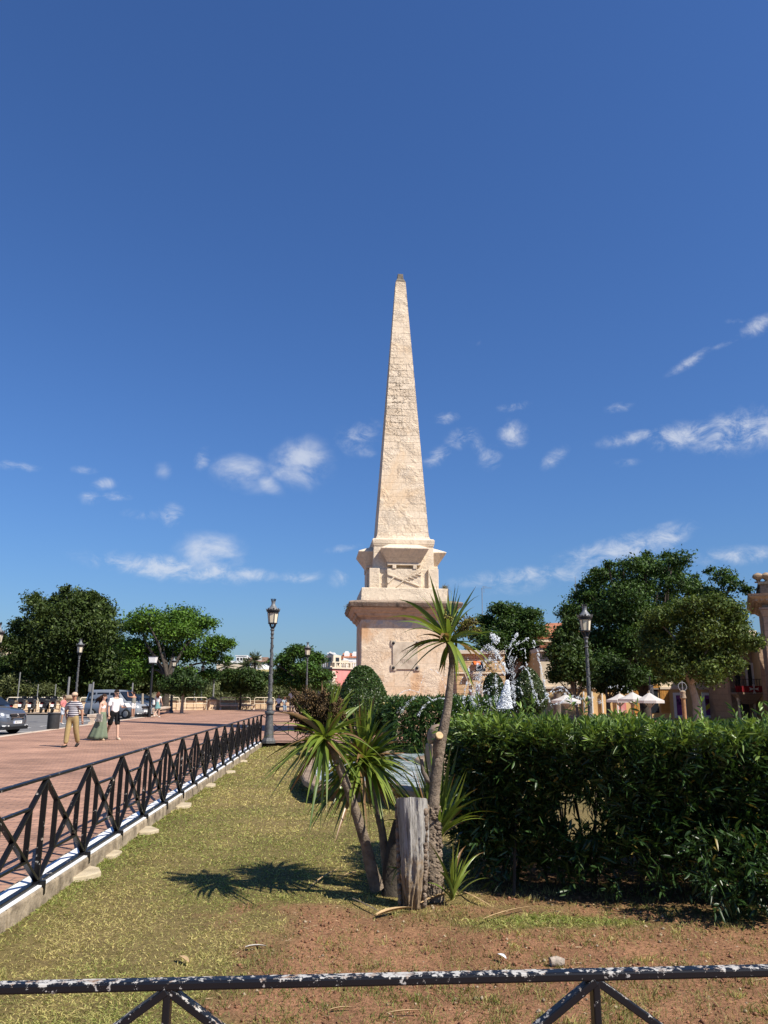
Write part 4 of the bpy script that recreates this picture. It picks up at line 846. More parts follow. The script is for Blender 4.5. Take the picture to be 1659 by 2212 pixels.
def hedge_near():
    r = np.random.default_rng(51); t = thing('oleander_hedge', 'big dark oleander hedge filling the right side behind the bare soil', 'hedge', (3.5, 8.5, LZ))
    X0, X1, ZT = .82, 8.2, 1.29
    def front(x, z): return 7.0 + .52 * np.clip(1 - (x - .85) / 1.3, 0, 1) - .05 * (x - 1) + .40 * (1 - z / ZT) ** 1.2 + .34 * (fbm(x * 1.1, z * 1.6, 61, 3) - .5)
    def left(z, y): return X0 + .16 * (1 - z / ZT) + .3 * (fbm(y * 1.4, z * 1.8, 66, 3) - .5)
    # top skin
    n = 3000; x = X0 + r.random(n) * (X1 - X0); y = 7.0 + r.random(n) ** .9 * 2.5; z = ZT - .12 + .26 * (fbm(x * 1.5, y * 1.5, 63, 3) - .5) - .14 * r.random(n) ** 2
    y = np.maximum(y, 7.08 + .52 * np.clip(1 - (x - .85) / 1.3, 0, 1) - .05 * (x - 1)); P1 = np.stack([x, y, z], -1); D1 = np.stack([.35 * r.normal(size=n), -.15 + .35 * r.normal(size=n), .9 + 0 * x], -1)
    # front skin
    n = 6000; x = X0 + r.random(n) * (X1 - X0); z = ZT * (r.random(n) ** .85) * .98; dep = .55 * r.random(n) ** 1.5; y = front(x, z) + dep
    P2_ = np.stack([x, y, z], -1); D2 = np.stack([.45 * r.normal(size=n), -.6 + .3 * r.normal(size=n), .75 + .4 * r.normal(size=n)], -1)
    # left end skin
    n = 800; y = 7.55 + r.random(n) * 1.9; z = ZT * r.random(n) ** .75; x = left(z, y) + .35 * r.random(n) ** 1.4
    P3 = np.stack([x, y, z], -1); D3 = np.stack([-.7 + .3 * r.normal(size=n), .4 * r.normal(size=n), .4 + .4 * r.normal(size=n)], -1)
    # inner body
    n = 3200; x = X0 + .25 + r.random(n) * (X1 - X0 - .3); y = 7.6 + r.random(n) * 1.8; z = .06 + (ZT - .12) * r.random(n); P4 = np.stack([x, y, z], -1); D4 = r.normal(size=(n, 3)) + np.array([0, 0, .5])
    # stray leaders above the clipped top
    n = 45; x = X0 + r.random(n) * (X1 - X0); y = 7.2 + 2.2 * r.random(n); P7 = np.stack([x, y, ZT + .02 + .13 * r.random(n) ** 2], -1); D7 = np.stack([.2 * r.normal(size=n), .2 * r.normal(size=n), 1 + 0 * x], -1)
    # a few low hanging shoots in front
    n = 130; x = 1.2 + 3.6 * r.random(n) ** .7; z = .05 + .4 * r.random(n); y = front(x, z) - .12 - .3 * r.random(n) * (x > 2.2); P5 = np.stack([x, y, z], -1); D5 = np.stack([.5 * r.normal(size=n), -.6 + 0 * x, .2 + .5 * r.normal(size=n)], -1)
    n = 130; x = 2.6 + 1.0 * r.random(n); z = .0 + .55 * r.random(n); y = 6.65 + .4 * r.random(n); P6 = np.stack([x, y, z], -1); D6 = np.stack([.5 * r.normal(size=n) - .3, -.6 + 0 * x, .2 + .5 * r.normal(size=n)], -1)
    P = np.concatenate([P1, P2_, P3, P4, P5, P6, P7]); D = np.concatenate([D1, D2, D3, D4, D5, D6, D7])
    g = at(1248, 1772, 7.5); gap = (((P[:, 0] - g.x - (P[:, 1] - 7.5) * .25) / .30) ** 2 + ((P[:, 2] - g.z + (P[:, 1] - 7.5) * .17) / .18) ** 2) < 1
    low = (P[:, 2] < .3) & (r.random(len(P)) < .08) & (P[:, 1] > 6.8)
    k = ~(gap | low); P, D = P[k], D[k]
    V, F, c = oleander(P, D, r, 10, .112, .022, [(.012, .03, .010), (.042, .088, .02)], top=ZT - .2)
    o = np_mesh('foliage', V - np.array([3.5, 8.5, LZ]), F, c, M['leaf_gloss'], t)
    mb = MB(); q = random.Random(5)
    for i in range(110):
        x = X0 + .3 + q.random() * (X1 - X0 - .5); y = 7.5 + q.random() * 1.6; a = q.random() * 6.28
        if abs(x - g.x) < .16 and y < 8.6: continue
        mb.tube([(x - 3.5, y - 8.5, 0), (x - 3.5 + .1 * math.cos(a), y - 8.5 + .1 * math.sin(a), .5), (x - 3.5 + .3 * math.cos(a), y - 8.5 + .25 * math.sin(a), 1.25)], [.016, .012, .005], 5)
    mb.build('stems', M['bark_dark'], t, smooth=60)
hedge_near()
def hedge_mid():
    r = np.random.default_rng(52); a, b_ = at(846, 1521, 21.5), at(1010, 1521, 21.5); loc = Vector((a.x, 21.5, LZ)); t = thing('oleander_hedge', 'lower oleander hedge between the pool and the obelisk plinth', 'hedge', loc)
    W_ = 3.1; H = a.z - LZ; n = 900
    x = r.random(n) * W_; z = H * r.random(n) ** .8; y = .4 * (fbm(x * 1.1, z * 1.4, 7, 3) - .5) + .5 * r.random(n) ** 2; P1 = np.stack([x, y, z], -1); D1 = np.stack([.4 * r.normal(size=n), -.7 + 0 * x, .3 + .45 * r.normal(size=n)], -1)
    n = 600; x = r.random(n) * W_; y = r.random(n) * 1.2; z = H - .05 - .2 * r.random(n) ** 2 + .12 * (fbm(x * 1.3, y, 3, 3) - .5); P2_ = np.stack([x, y, z], -1); D2 = np.stack([.4 * r.normal(size=n), .4 * r.normal(size=n) - .1, .8 + 0 * x], -1)
    n = 300; y = r.random(n) * 1.2; z = H * r.random(n) ** .8; P3 = np.stack([.2 * r.random(n), y, z], -1); D3 = np.stack([-.7 + 0 * y, .4 * r.normal(size=n), .3 + .4 * r.normal(size=n)], -1)
    n = 420; P4 = np.stack([.3 + r.random(n) * (W_ - .4), .4 + .6 * r.random(n), .1 + (H - .3) * r.random(n)], -1); D4 = r.normal(size=(n, 3))
    V, F, c = oleander(np.concatenate([P1, P2_, P3, P4]), np.concatenate([D1, D2, D3, D4]), r, 9, .16, .032, [(.024, .052, .018), (.075, .14, .03)], .26)
    np_mesh('foliage', V, F, c, M['leaf_gloss'], t)
    mb = MB(); q = random.Random(6)
    for i in range(40): x = .2 + q.random() * (W_ - .4); mb.tube([(x, .6, 0), (x + .1, .6 + q.random() * .3, H * .8)], [.02, .008], 5)
    mb.build('stems', M['bark_dark'], t, smooth=60)
hedge_mid()
# ------------------------------------------------------------------ spiky cabbage palms
M['cord_bark'] = mat('ringed_grey_brown_bark', (.15, .115, .085), .92, .35, 10, 1.0, 38, c2=(.27, .21, .155))
M['cut'] = mat('pale_cut_wood', (.52, .36, .19), .8, .25, 30, .2, 40)
def strap_leaves(C0, tips, Y, r, extra, L, Wd, dist, tip_y=.3, dry=.18, seed=0):
    """explicit leaves to image-space tips + extra random ones; returns mesh data in world space"""
    P = []; D = []; LL = []; dr = []; ex = []
    for tp in tips:
        T = at(tp[0], tp[1], Y + (tp[2] if len(tp) > 2 else (r.random() - .5) * tip_y * 2)); v = np.array(T - C0); l = np.linalg.norm(v); hz = math.hypot(v[0], v[1])
        d = .22 + .55 * min(1, hz / l) * (.6 + .5 * r.random()); d = d if v[2] < l * .85 else .04
        d = d * (1.0 if v[2] > -l * .75 else .75)
        vv = v + np.array([0, 0, d * l]); P.append(np.array(C0) + r.normal(size=3) * .012); D.append(vv); LL.append(np.linalg.norm(vv)); dr.append(d * l / np.linalg.norm(vv)); ex.append(1)
    for i in range(extra):
        e = rad(dist(i / max(1, extra - 1)) + 9 * r.normal()); a = r.random() * 6.283; l = L * (.72 + .4 * r.random())
        P.append(np.array(C0) + r.normal(size=3) * .012); D.append(np.array([math.cos(a) * math.cos(e), math.sin(a) * math.cos(e), math.sin(e)])); LL.append(l); dr.append(max(.02, .6 * math.cos(e) * (.5 + .7 * r.random()))); ex.append(0)
    P = np.array(P); D = nrm(np.array(D)); N = len(P)
    V, F, t, per = ribbons(P, D, np.array(LL), Wd * (.75 + .45 * r.random(N)), np.array(dr), (.45, .8, 1, .97, .85, .62, .32, .04), .2, side=np.cross(D, np.array([0, 0, 1.0]) + .35 * r.normal(size=(N, 3))), rng=r, curl=.10 * r.normal(size=N))
    g = r.random(N)[:, None]; base = np.array([.06, .11, .018]) * (1 - g) + np.array([.24, .30, .05]) * g; isdry = r.random(N) < dry
    base[isdry] = np.array([.27, .16, .075]); c = np.repeat(base, per, 0); brown = np.array([.22, .11, .05]); start = np.repeat(.74 + .4 * r.random(N), per); f = np.clip((t - start) / .12, 0, 1)[:, None]
    yel = np.clip(1 - t / .3, 0, 1)[:, None] * .35; c = c * (1 - yel) + np.array([.30, .31, .08]) * yel
    return V, F, c * (1 - f) + brown * f
def cordyline(name, label, trunk_px, radii, Cpx, Y, tips, extra, L, Wd, dist, seed, dry=.18, cat='palm', group='spiky cabbage palms', Ys=None):
    r = np.random.default_rng(seed); pts = [at(x, y, Y + (Ys[i] if Ys else 0)) for i, (x, y) in enumerate(trunk_px)] if trunk_px else []
    base = Vector(pts[0]) if pts else Vector(at(*Cpx, Y)); C0 = at(*Cpx, Y + (Ys[-1] if Ys else 0)); t = thing(name, label, cat, base, 0, group)
    V, F, c = strap_leaves(C0, tips, C0.y, r, extra, L, Wd, dist, dry=dry); np_mesh('leaf_rosette', V - np.array(base), F, c, M['strap'], t)
    if pts:
        # resample so the bark ring ridges read
        P = [p - base for p in pts]; out = []; rr = []; q = random.Random(seed)
        for i in range(len(P) - 1):
            n = max(3, int((P[i + 1] - P[i]).length / .03))
            for j in range(n):
                f = j / n; k0, k1, k2, k3 = P[max(0, i - 1)], P[i], P[i + 1], P[min(len(P) - 1, i + 2)]
                out.append(.5 * ((2 * k1) + (k2 - k0) * f + (2 * k0 - 5 * k1 + 4 * k2 - k3) * f * f + (3 * k1 - k0 - 3 * k2 + k3) * f ** 3)); rr.append((radii[i] * (1 - f) + radii[i + 1] * f) * (1 + .05 * (j % 2) + .05 * q.random()))
        out.append(P[-1]); rr.append(radii[-1]); MB().tube(out, rr, 14, .05, q).build('trunk', M['cord_bark'], t, smooth=70)
    return t
up_down = lambda f: 84 - 150 * f
Yt = 7.41
tall = cordyline('cabbage_palm', 'tallest spiky palm with one bare trunk and a pale sawn branch stub', [(936, 1945), (934, 1890), (930, 1830), (932, 1770), (938, 1715), (945, 1650), (952, 1600), (965, 1540), (972, 1480), (976, 1430), (972, 1390)], [.10, .09, .08, .06, .050, .05, .049, .038, .031, .027, .024], (970, 1388), Yt,
    [(921, 1242), (905, 1283), (858, 1300), (833, 1337), (850, 1352), (866, 1422), (880, 1418), (848, 1448), (985, 1262), (1000, 1256), (1026, 1262), (1033, 1276), (1036, 1310), (1050, 1328), (1068, 1352), (1062, 1382), (958, 1462), (950, 1448), (1004, 1476), (1018, 1492), (1030, 1512), (1010, 1448), (1046, 1420), (1060, 1450), (1072, 1470), (942, 1264), (960, 1270), (978, 1272), (870, 1368)],
    26, .56, .045, lambda f: 82 - 100 * f, 71, .1)
# sawn branch stub on the tall palm
b = MB(); s = at(945, 1640, Yt) - tall.location; e = at(949, 1588, Yt - .1) - tall.location
MB().tube([s, s.lerp(e, .5) + Vector((-.02, -.01, 0)), e], [.036, .036, .034], 12).build('branch_stub', M['cord_bark'], tall, smooth=60)
dcut = (e - s).normalized() * .25 + Vector((.25, -1, .35)); dcut.normalize(); cf = MB().lathe([(.034, -.02), (.035, 0), (.031, .004)], 16).build('cut_face', M['cut'], tall); cf.location = e + Vector((0, -.022, .0)); cf.rotation_euler = dcut.to_track_quat('Z', 'Y').to_euler()
MB().tube([at(910, 1640, Yt) - tall.location, at(914, 1668, Yt) - tall.location, at(922, 1682, Yt) - tall.location, at(934, 1692, Yt) - tall.location], [.014, .02, .024, .022], 8).build('dead_twig', M['bark_grey'], tall, smooth=60)
# seed heads behind the tall rosette
def panicle(parent, cpx, Y, spikes, n, seed, col, name='seed_head'):
    """a branched seed head: a stalk with one sub-part per beaded spike"""
    r = np.random.default_rng(seed); C0 = np.array(at(*cpx, Y)); base = np.array(parent.location); b0 = Vector(C0 - base)
    sh = MB().tube([b0 - Vector((0, 0, .08)), b0, b0 + Vector((0, 0, .06))], [.012, .011, .006], 6).build(name, M['bark_grey'], parent)
    o = np.array([(1, 0, 0), (0, 1, 0), (-1, 0, 0), (0, -1, 0), (0, 0, 1.2), (0, 0, -1.2)], float); f8 = np.array([(0, 1, 4), (1, 2, 4), (2, 3, 4), (3, 0, 4), (1, 0, 5), (2, 1, 5), (3, 2, 5), (0, 3, 5)])
    for sx, sy in spikes:
        T = np.array(at(sx, sy, Y + .12 * r.normal())); k = n // len(spikes); f = .12 + .88 * r.random(k) ** .55; d = T - C0; Ld = np.linalg.norm(d)
        P = C0 + d * f[:, None] + r.normal(size=(k, 3)) * (.014 + .05 * (1 - f))[:, None] - base; P[:, 2] += .05 * np.sin(f * 3.14)
        s = .0055 + .0045 * r.random(k); V = (P[:, None] + o[None] * s[:, None, None]).reshape(-1, 3); F = (np.arange(k)[:, None, None] * 6 + f8[None]).reshape(-1, 3)
        c = np.repeat(np.array(col) * (.35 + 1.6 * r.random(k) ** 2.2)[:, None], 6, 0)
        # twiglets join the beads to the spike's axis
        A = C0 + d * f[:, None] - base; A[:, 2] += .05 * np.sin(f * 3.14); w = np.array([[.0016, 0, 0]]); q = np.stack([A - w, A + w, P + w, P - w], 1).reshape(-1, 3); ax = np.stack([C0 - base + d * u + np.array([0, 0, .05 * math.sin(u * 3.14)]) for u in np.linspace(0, 1, 9)]); ax2 = np.concatenate([ax - [.0025, 0, 0], ax + [.0025, 0, 0]])
        n0 = len(V); V = np.concatenate([V, q, ax2]); tri = [];  e = n0 + 4 * np.arange(k)
        F = np.concatenate([F, np.stack([e, e + 1, e + 2], 1), np.stack([e, e + 2, e + 3], 1)] + [np.array([[n0 + 4 * k + i, n0 + 4 * k + i + 1, n0 + 4 * k + 9 + i + 1], [n0 + 4 * k + i, n0 + 4 * k + 9 + i + 1, n0 + 4 * k + 9 + i]]) for i in range(8)])
        c = np.concatenate([c, np.tile(np.array([.10, .075, .045]), (4 * k + 18, 1))]); np_mesh('spike', V, F, c, M['grass'], sh)
panicle(tall, (985, 1380), Yt + .12, [(1018, 1340), (1010, 1350), (1030, 1345), (1004, 1362), (1035, 1362), (958, 1320), (962, 1335)], 700, 5, (.22, .19, .05))
lean1 = cordyline('cabbage_palm', 'left leaning spiky palm carrying a big brown seed head', [(815, 1920), (803, 1880), (790, 1825), (772, 1765), (752, 1705), (735, 1660), (718, 1622), (704, 1600)], [.064, .055, .046, .041, .038, .036, .03, .025], (702, 1596), 7.55,
    [(564, 1594), (577, 1556), (574, 1684), (584, 1662), (606, 1722), (634, 1726), (657, 1708), (692, 1726), (672, 1690), (617, 1640), (598, 1630), (640, 1650), (756, 1533), (769, 1524), (717, 1526), (724, 1471), (746, 1466), (695, 1476), (772, 1494), (794, 1588), (776, 1560), (740, 1640), (756, 1660), (655, 1570), (620, 1575)],
    75, .6, .038, lambda f: 72 - 122 * f, 72, .1, Ys=[0, -.03, -.08, -.14, -.18, -.2, -.22, -.22])
panicle(lean1, (705, 1590), 7.45, [(632, 1492), (648, 1505), (642, 1530), (655, 1545), (668, 1515), (676, 1500), (690, 1505), (700, 1495), (664, 1535), (680, 1540), (720, 1520), (735, 1512), (722, 1540), (710, 1530), (690, 1555), (670, 1560), (735, 1535), (628, 1548), (650, 1560), (694, 1530), (625, 1512), (660, 1488), (728, 1500), (745, 1545), (640, 1575)], 5200, 6, (.13, .085, .04))
lean2 = cordyline('cabbage_palm', 'middle spiky palm with a dense drooping skirt of leaves behind the stump', [(838, 1895), (832, 1850), (826, 1800), (815, 1750), (802, 1700), (790, 1655)], [.045, .04, .035, .031, .03, .026], (786, 1648), 7.75,
    [(794, 1512), (812, 1518), (776, 1526), (760, 1540), (820, 1546), (842, 1556), (862, 1553), (871, 1603), (893, 1651), (890, 1686), (862, 1721), (836, 1747), (845, 1730), (800, 1806), (746, 1804), (720, 1800), (698, 1790), (690, 1768), (712, 1770), (735, 1780), (770, 1790), (815, 1770), (700, 1740), (725, 1745), (850, 1620), (848, 1590), (830, 1575), (805, 1540), (790, 1545)],
    190, .66, .040, lambda f: 88 - 125 * f, 73, .18)
cordyline('cabbage_palm_shoot', 'wide fan of long green basal leaves rising just right behind the tall trunk', None, None, (944, 1812), 7.55,
    [(877, 1602), (903, 1594), (884, 1654), (919, 1583), (942, 1583), (967, 1577), (990, 1600), (1018, 1645), (1016, 1672), (1031, 1715), (1054, 1731), (1000, 1690), (1006, 1660), (978, 1612), (985, 1640), (1020, 1700), (995, 1725), (975, 1740), (930, 1600), (910, 1640), (1010, 1745), (960, 1600), (1040, 1760)], 22, .8, .036, lambda f: 88 - 55 * f, 74, .1, 'plant')
cordyline('cabbage_palm_shoot', 'small spiky shoot in the grass at the right foot of the tall trunk', None, None, (977, 1942), 7.2,
    [(958, 1816), (974, 1810), (984, 1818), (993, 1824), (1025, 1834), (1010, 1830), (1032, 1897), (948, 1904), (1002, 1852), (966, 1840), (1014, 1860), (1022, 1880), (990, 1840)], 12, .46, .026, lambda f: 88 - 45 * f, 75, .05, 'plant')
cordyline('cabbage_palm_shoot', 'tiny pale sprout between the leaning trunks and the stump', None, None, (862, 1878), 7.3, [(862, 1852), (846, 1900), (840, 1918), (868, 1895), (843, 1872)], 3, .12, .013, lambda f: 80 - 90 * f, 76, .3, 'plant')
# weathered stump
def stump():
    p = at(888, 1930, 7.15); p.z = LZ; t = thing('tree_stump', 'weathered grey tree stump leaning against the tall palm trunk', 'stump', p)
    H = at(888, 1728, 7.15).z - LZ; q = random.Random(9); n = 76; rings = []
    for i in range(60):
        f = i / 59; z = H * f; ring = []
        cx = .03 * math.sin(f * 2.5) - .02 * f; r0 = .078 + .056 * f ** .55
        for j in range(n):
            a = 2 * math.pi * j / n; rr = r0 * (1 + .05 * math.sin(3 * a + 1) + .03 * math.sin(7 * a + f * 3))
            w_ = fbm(np.array([(j % n) * .42]), np.array([f * 2.6]), 5, 3)[0]; rough = max(0, .75 - f) * 1.1 + .08 + .4 * max(0, math.sin(a * 1.0 + 2.6))
            rr *= 1 + (w_ - .5) * .95 * rough + (q.random() - .5) * .07 * rough - .8 * max(0, .3 - f) * max(0, math.sin(2 * a + .6))
            zz = z + f ** 6 * (-.035 * math.sin(a) + .008 * q.random())
            if i == 0: zz = .05 * vnoise(np.array([j * .37]), np.array([2.]), 9)[0] - .04
            ring.append((cx + rr * math.cos(a), rr * math.sin(a), zz))
        rings.append(ring)
    m, nt, b, nn, L = nodes('silvered_dead_wood'); tc = nn('ShaderNodeTexCoord').outputs['Object']
    st = nn('ShaderNodeMapping'); st.inputs['Scale'].default_value = (14, 14, 1.6); L(tc, st.inputs[0]); g = noise(nn, L, st.outputs[0], 2.2, 7, .68, .4)
    sp = nn('ShaderNodeSeparateXYZ'); L(tc, sp.inputs[0]); ad = nn('ShaderNodeMath', operation='MULTIPLY_ADD'); L(sp.outputs[2], ad.inputs[0]); ad.inputs[1].default_value = -1.0; L(noise(nn, L, tc, 9, 6, .7, .4), ad.inputs[2])
    r = ramp(nn, [(.28, (.05, .042, .034)), (.44, (.27, .255, .23)), (.7, (.46, .445, .42))]); L(g, r.inputs[0])
    r2 = ramp(nn, [(-.0, 0.0), (.30, 1.0)]); L(ad.outputs[0], r2.inputs[0]); r3 = ramp(nn, [(.3, (.10, .07, .045)), (.7, (.36, .26, .16))]); L(noise(nn, L, st.outputs[0], 3.5, 6, .7), r3.inputs[0])
    L(mixc(nn, L, r2.outputs[0], r.outputs[0], r3.outputs[0]), b.inputs['Base Color']); b.inputs['Roughness'].default_value = .93; b.inputs['Specular IOR Level'].default_value = .15
    bump(nn, L, b, g, .9, .02)
    MB().loft(rings).build('wood', m, t, smooth=50)
    rb = MB(); r_ = random.Random(3)   # loose corky bark hugging the right side and left edge
    bark = mat('corky_bark_flakes', (.13, .095, .07), .95, .5, 14, .9, 50, c2=(.34, .26, .19))
    for i in range(260):
        if i == 130: rb.build('bark', bark, t, smooth=True); rb = MB()
        a = (-.15 if i < 130 else 2.95) + (r_.random() - .5) * .6; z = H * (.02 + .93 * r_.random()); r0 = .10 + .032 * (z / H) ** .7
        rb.sphere((r0 * math.cos(a) + .01, r0 * math.sin(a), z), (.012 + .012 * r_.random(), .012, .012 + .02 * r_.random()), 7, 5)
    rb.build('bark', bark, t, smooth=True)
    # corky crust on the foot of the tall palm
    rb = MB()
    for i in range(900):
        f = r_.random() ** 1.3; px = 1930 - 190 * f; cx = 934 + (2 if f > .5 else 0); c = at(cx, px, Yt) - tall.location; a = r_.random() * 6.28; r0 = .094 - .038 * min(1, f * 1.2)
        rb.sphere(c + Vector((r0 * math.cos(a), r0 * math.sin(a), 0)), (.008 + .016 * r_.random(), .008 + .012 * r_.random(), .006 + .012 * r_.random()), 7, 5)
    rb.build('corky_crust', bark, tall, smooth=True)
stump()
p = at(845, 1925, 7.6); p.z = LZ; t = thing('tree_stump', 'dark shaded second stump between the grey stump and leaning trunks', 'stump', p)
MB().tube([(0, 0, -.05), (.02, 0, .2), (.06, .02, .42), (.09, .03, .62)], [.11, .10, .085, .06], 12, .2, random.Random(4)).build('wood', M['bark_dark'], t, smooth=60)
# fallen leaves and scraps, each one a thing
def fallen(label, A, B, w, z=.02, bend=.15, m=None, name='fallen_leaf', seed=0):
    a, e = gp(*A, LZ), gp(*B, LZ); r = np.random.default_rng(seed + int(A[0])); d = np.array(e - a); L_ = np.linalg.norm(d); a2 = np.array(a)
    V, F, t_, per = ribbons(a2[None] - a2, d[None] + np.array([[0, 0, .06 * L_]]), np.array([L_]), np.array([w]), np.array([.06]), (.5, .9, 1, .9, .6, .1), .3, side=np.cross(d, [0, .15, 1])[None], rng=r, curl=np.array([bend]))
    h = lawn_h(np.array([a.x]), np.array([a.y]))[0] + z
    o = np_mesh(name, V, F, None, m or M['dry']); o.location = (a.x, a.y, h); return tag(o, label, 'dry leaf' if name == 'fallen_leaf' else 'scrap', None)
fallen('long straw-coloured fallen leaf leading up to the foot of the tall palm', (910, 1968), (985, 1938), .035, .06, .05)
fallen('broad curled brown fallen leaf lying below the stump', (815, 1986), (885, 1968), .07, .03, .12)
fallen('thin dark fallen leaf crossing the bare soil left of the broad curled one', (760, 1950), (822, 1990), .02, .03, -.1, M['bark_grey'])
fallen('pale bent fallen leaf on the green grass tuft before the hedge', (1045, 1998), (1150, 1966), .02, .05, .12)
fallen('brown fallen leaf in the grass at the foot of the small spiky shoot', (1000, 1936), (1060, 1972), .022, .03, -.05)
fallen('short brown curled leaf on the lawn left of the bare soil', (385, 2078), (412, 2090), .045, .03, .1)
fallen('curved pale leaf on the soil below the foreground rail at centre', (714, 2192), (762, 2184), .02, .02, .25)
fallen('straight straw leaf on the soil below the foreground rail', (835, 2200), (918, 2192), .02, .03, .04)
fallen('dry leaf stalk lying left of the leaning trunks on the grass', (670, 1925), (735, 1880), .02, .04, .05)
fallen('small dry leaf in the shadow of the palms on the lawn', (745, 1898), (778, 1890), .035, .03, .1)
fallen('flat white-grey leaf scrap on the red soil', (530, 2054), (576, 2050), .04, .02, .05, mat('bleached_leaf', (.5, .47, .42), .8, .2, 10), 'scrap')
fallen('bright white paper scrap on the soil right of centre', (1074, 2072), (1098, 2080), .04, .03, .2, mat('white_paper', (.8, .8, .78), .7, .05, 10), 'scrap')
p = gp(1204, 2090, LZ); b = MB().tube([(-.045, 0, .03), (0, .01, .034), (.05, 0, .03)], [.026, .032, .024], 9, .2, random.Random(2)).build('bark_chunk', mat('grey_bark_chunk', (.36, .3, .24), .9, .4, 30, .5, 60), smooth=60)
b.location = (p.x, p.y, lawn_h(np.array([p.x]), np.array([p.y]))[0]); tag(b, 'small grey broken chunk of bark on the soil above the rusty rail', 'bark')
# ------------------------------------------------------------------ fountain pools and jets
M['pool_stone'] = mat('wet_sandstone_rim', (.25, .17, .11), .7, .35, 3, .5, 16, c2=(.36, .26, .175))
M['tan_stone'] = mat('tan_carved_stone', (.30, .22, .145), .85, .25, 5, .5, 18)
def water_mat(name, foam):
    m, nt, b, n, L = nodes(name); tc = n('ShaderNodeTexCoord').outputs['Object']
    r = ramp(n, [(.5 - foam, (.10, .16, .17)), (.56 - foam * .6, (.34, .42, .44)), (.68, (.80, .84, .86))]); L(noise(n, L, tc, 2.2, 8, .68, 1.2), r.inputs[0])
    L(r.outputs[0], b.inputs['Base Color']); b.inputs['Roughness'].default_value = .12; b.inputs['Specular IOR Level'].default_value = .5
    bump(n, L, b, noise(n, L, tc, 7, 4, .6, .8), .6, .04); return m
M['pool_water'] = water_mat('foamy_pool_water', .13)
def mat_spray():
    m, nt, b, n, L = nodes('white_water_spray'); b.inputs['Base Color'].default_value = (.86, .89, .92, 1); b.inputs['Roughness'].default_value = .18
    b.inputs['Specular IOR Level'].default_value = .6; b.inputs['Transmission Weight'].default_value = .12; b.inputs['IOR'].default_value = 1.33; return m
M['spray'] = mat_spray()
def offs(pts, d):
    n = len(pts); out = []
    for i in range(n):
        a, b_, c = Vector(pts[i - 1]), Vector(pts[i]), Vector(pts[(i + 1) % n]); e1 = (b_ - a).normalized(); e2 = (c - b_).normalized()
        nn = Vector((e1.y + e2.y, -(e1.x + e2.x))); nn.normalize(); k = max(.5, nn.dot(Vector((e1.y, -e1.x)))); out.append(tuple(b_ - nn * (d / k)))
    return out
def basin(name, label, outline, rim, zr=.2, zw=.1):
    """outline counter-clockwise from above"""
    cx = sum(p[0] for p in outline) / len(outline); cy = sum(p[1] for p in outline) / len(outline); P = [(x - cx, y - cy) for x, y in outline]; t = thing(name, label, 'fountain', (cx, cy, 0))
    inn = offs(P, rim); low = offs(P, .2); z = lambda pp, h: [(x, y, h) for x, y in pp]
    MB().loft([z(low, -.25), z(low, zr - .15), z(offs(P, .05), zr - .13), z(P, zr - .10), z(P, zr - .02), z(offs(P, .03), zr), z(inn, zr), z(inn, -.2)], caps=False).build('rim', M['pool_stone'], t, bevel=.01)
    w = MB(); w.add(z(offs(P, rim - .02), zw), [tuple(range(len(P)))]); w.build('pool_water', M['pool_water'], t); return t
ol = []
for x, y in [(735, 1690), (800, 1690), (920, 1711), (1015, 1728), (1060, 1680), (1052, 1640), (1015, 1617), (900, 1616), (800, 1618), (742, 1625), (706, 1629), (674, 1637), (652, 1651), (647, 1666), (656, 1683), (676, 1694), (705, 1696)]:
    p = gp(x, y, .2); ol.append((p.x, p.y))
basin('fountain_basin', 'stone-rimmed pool of foaming water behind the spiky palms', ol, .26)
cj = at(1090, 1520, 18.6); basin('fountain_basin', 'round fountain pool hidden behind the big hedge below the tall water jets', [(cj.x + 2.1 * math.cos(a), 18.6 + 2.1 * math.sin(a)) for a in np.linspace(0, 6.283, 25)[:-1]], .26)
p = at(952, 1600, 12.6); p.z = LZ; ht = at(952, 1563, 12.6).z - LZ; t = thing('stone_spout_post', 'squat stone fountain post with a rounded brown top beside the pool', 'fountain post', p, .2)
MB().frustum(0, .24, .24, ht - .3, .2, .2).build('shaft', M['tan_stone'], t, bevel=.03)
MB().lathe([(.17, ht - .32), (.2, ht - .3), (.215, ht - .22), (.2, ht - .12), (.14, ht - .03), (.02, ht)], 16).build('rounded_top', M['pool_stone'], t, smooth=50)
p = gp(1468, 2548 * .6636) if False else gp(974, 1691, LZ); g = MB().sphere((0, 0, .09), .09, 12, 8); g = g.build('garden_globe_light', mat('white_globe', (.75, .76, .78), .3, .05), smooth=True); g.location = (p.x, p.y, lawn_h(np.array([p.x]), np.array([p.y]))[0])
tag(g, 'white garden globe light half hidden by the spiky basal leaves', 'garden light')
def drops(P, s, r):
    o = np.array([(1, 0, 0), (.3, .95, 0), (-.8, .55, 0), (-.8, -.55, 0), (.3, -.95, 0), (0, 0, 1.3), (0, 0, -1.3)], float); n = len(P)
    V = P[:, None] + o[None] * np.asarray(s)[:, None, None] * (.75 + .5 * r.random((n, 7, 1))); f = np.array([(0, 1, 5), (1, 2, 5), (2, 3, 5), (3, 4, 5), (4, 0, 5), (1, 0, 6), (2, 1, 6), (3, 2, 6), (4, 3, 6), (0, 4, 6)])
    return V.reshape(-1, 3), (np.arange(n)[:, None, None] * 7 + f[None]).reshape(-1, 3)
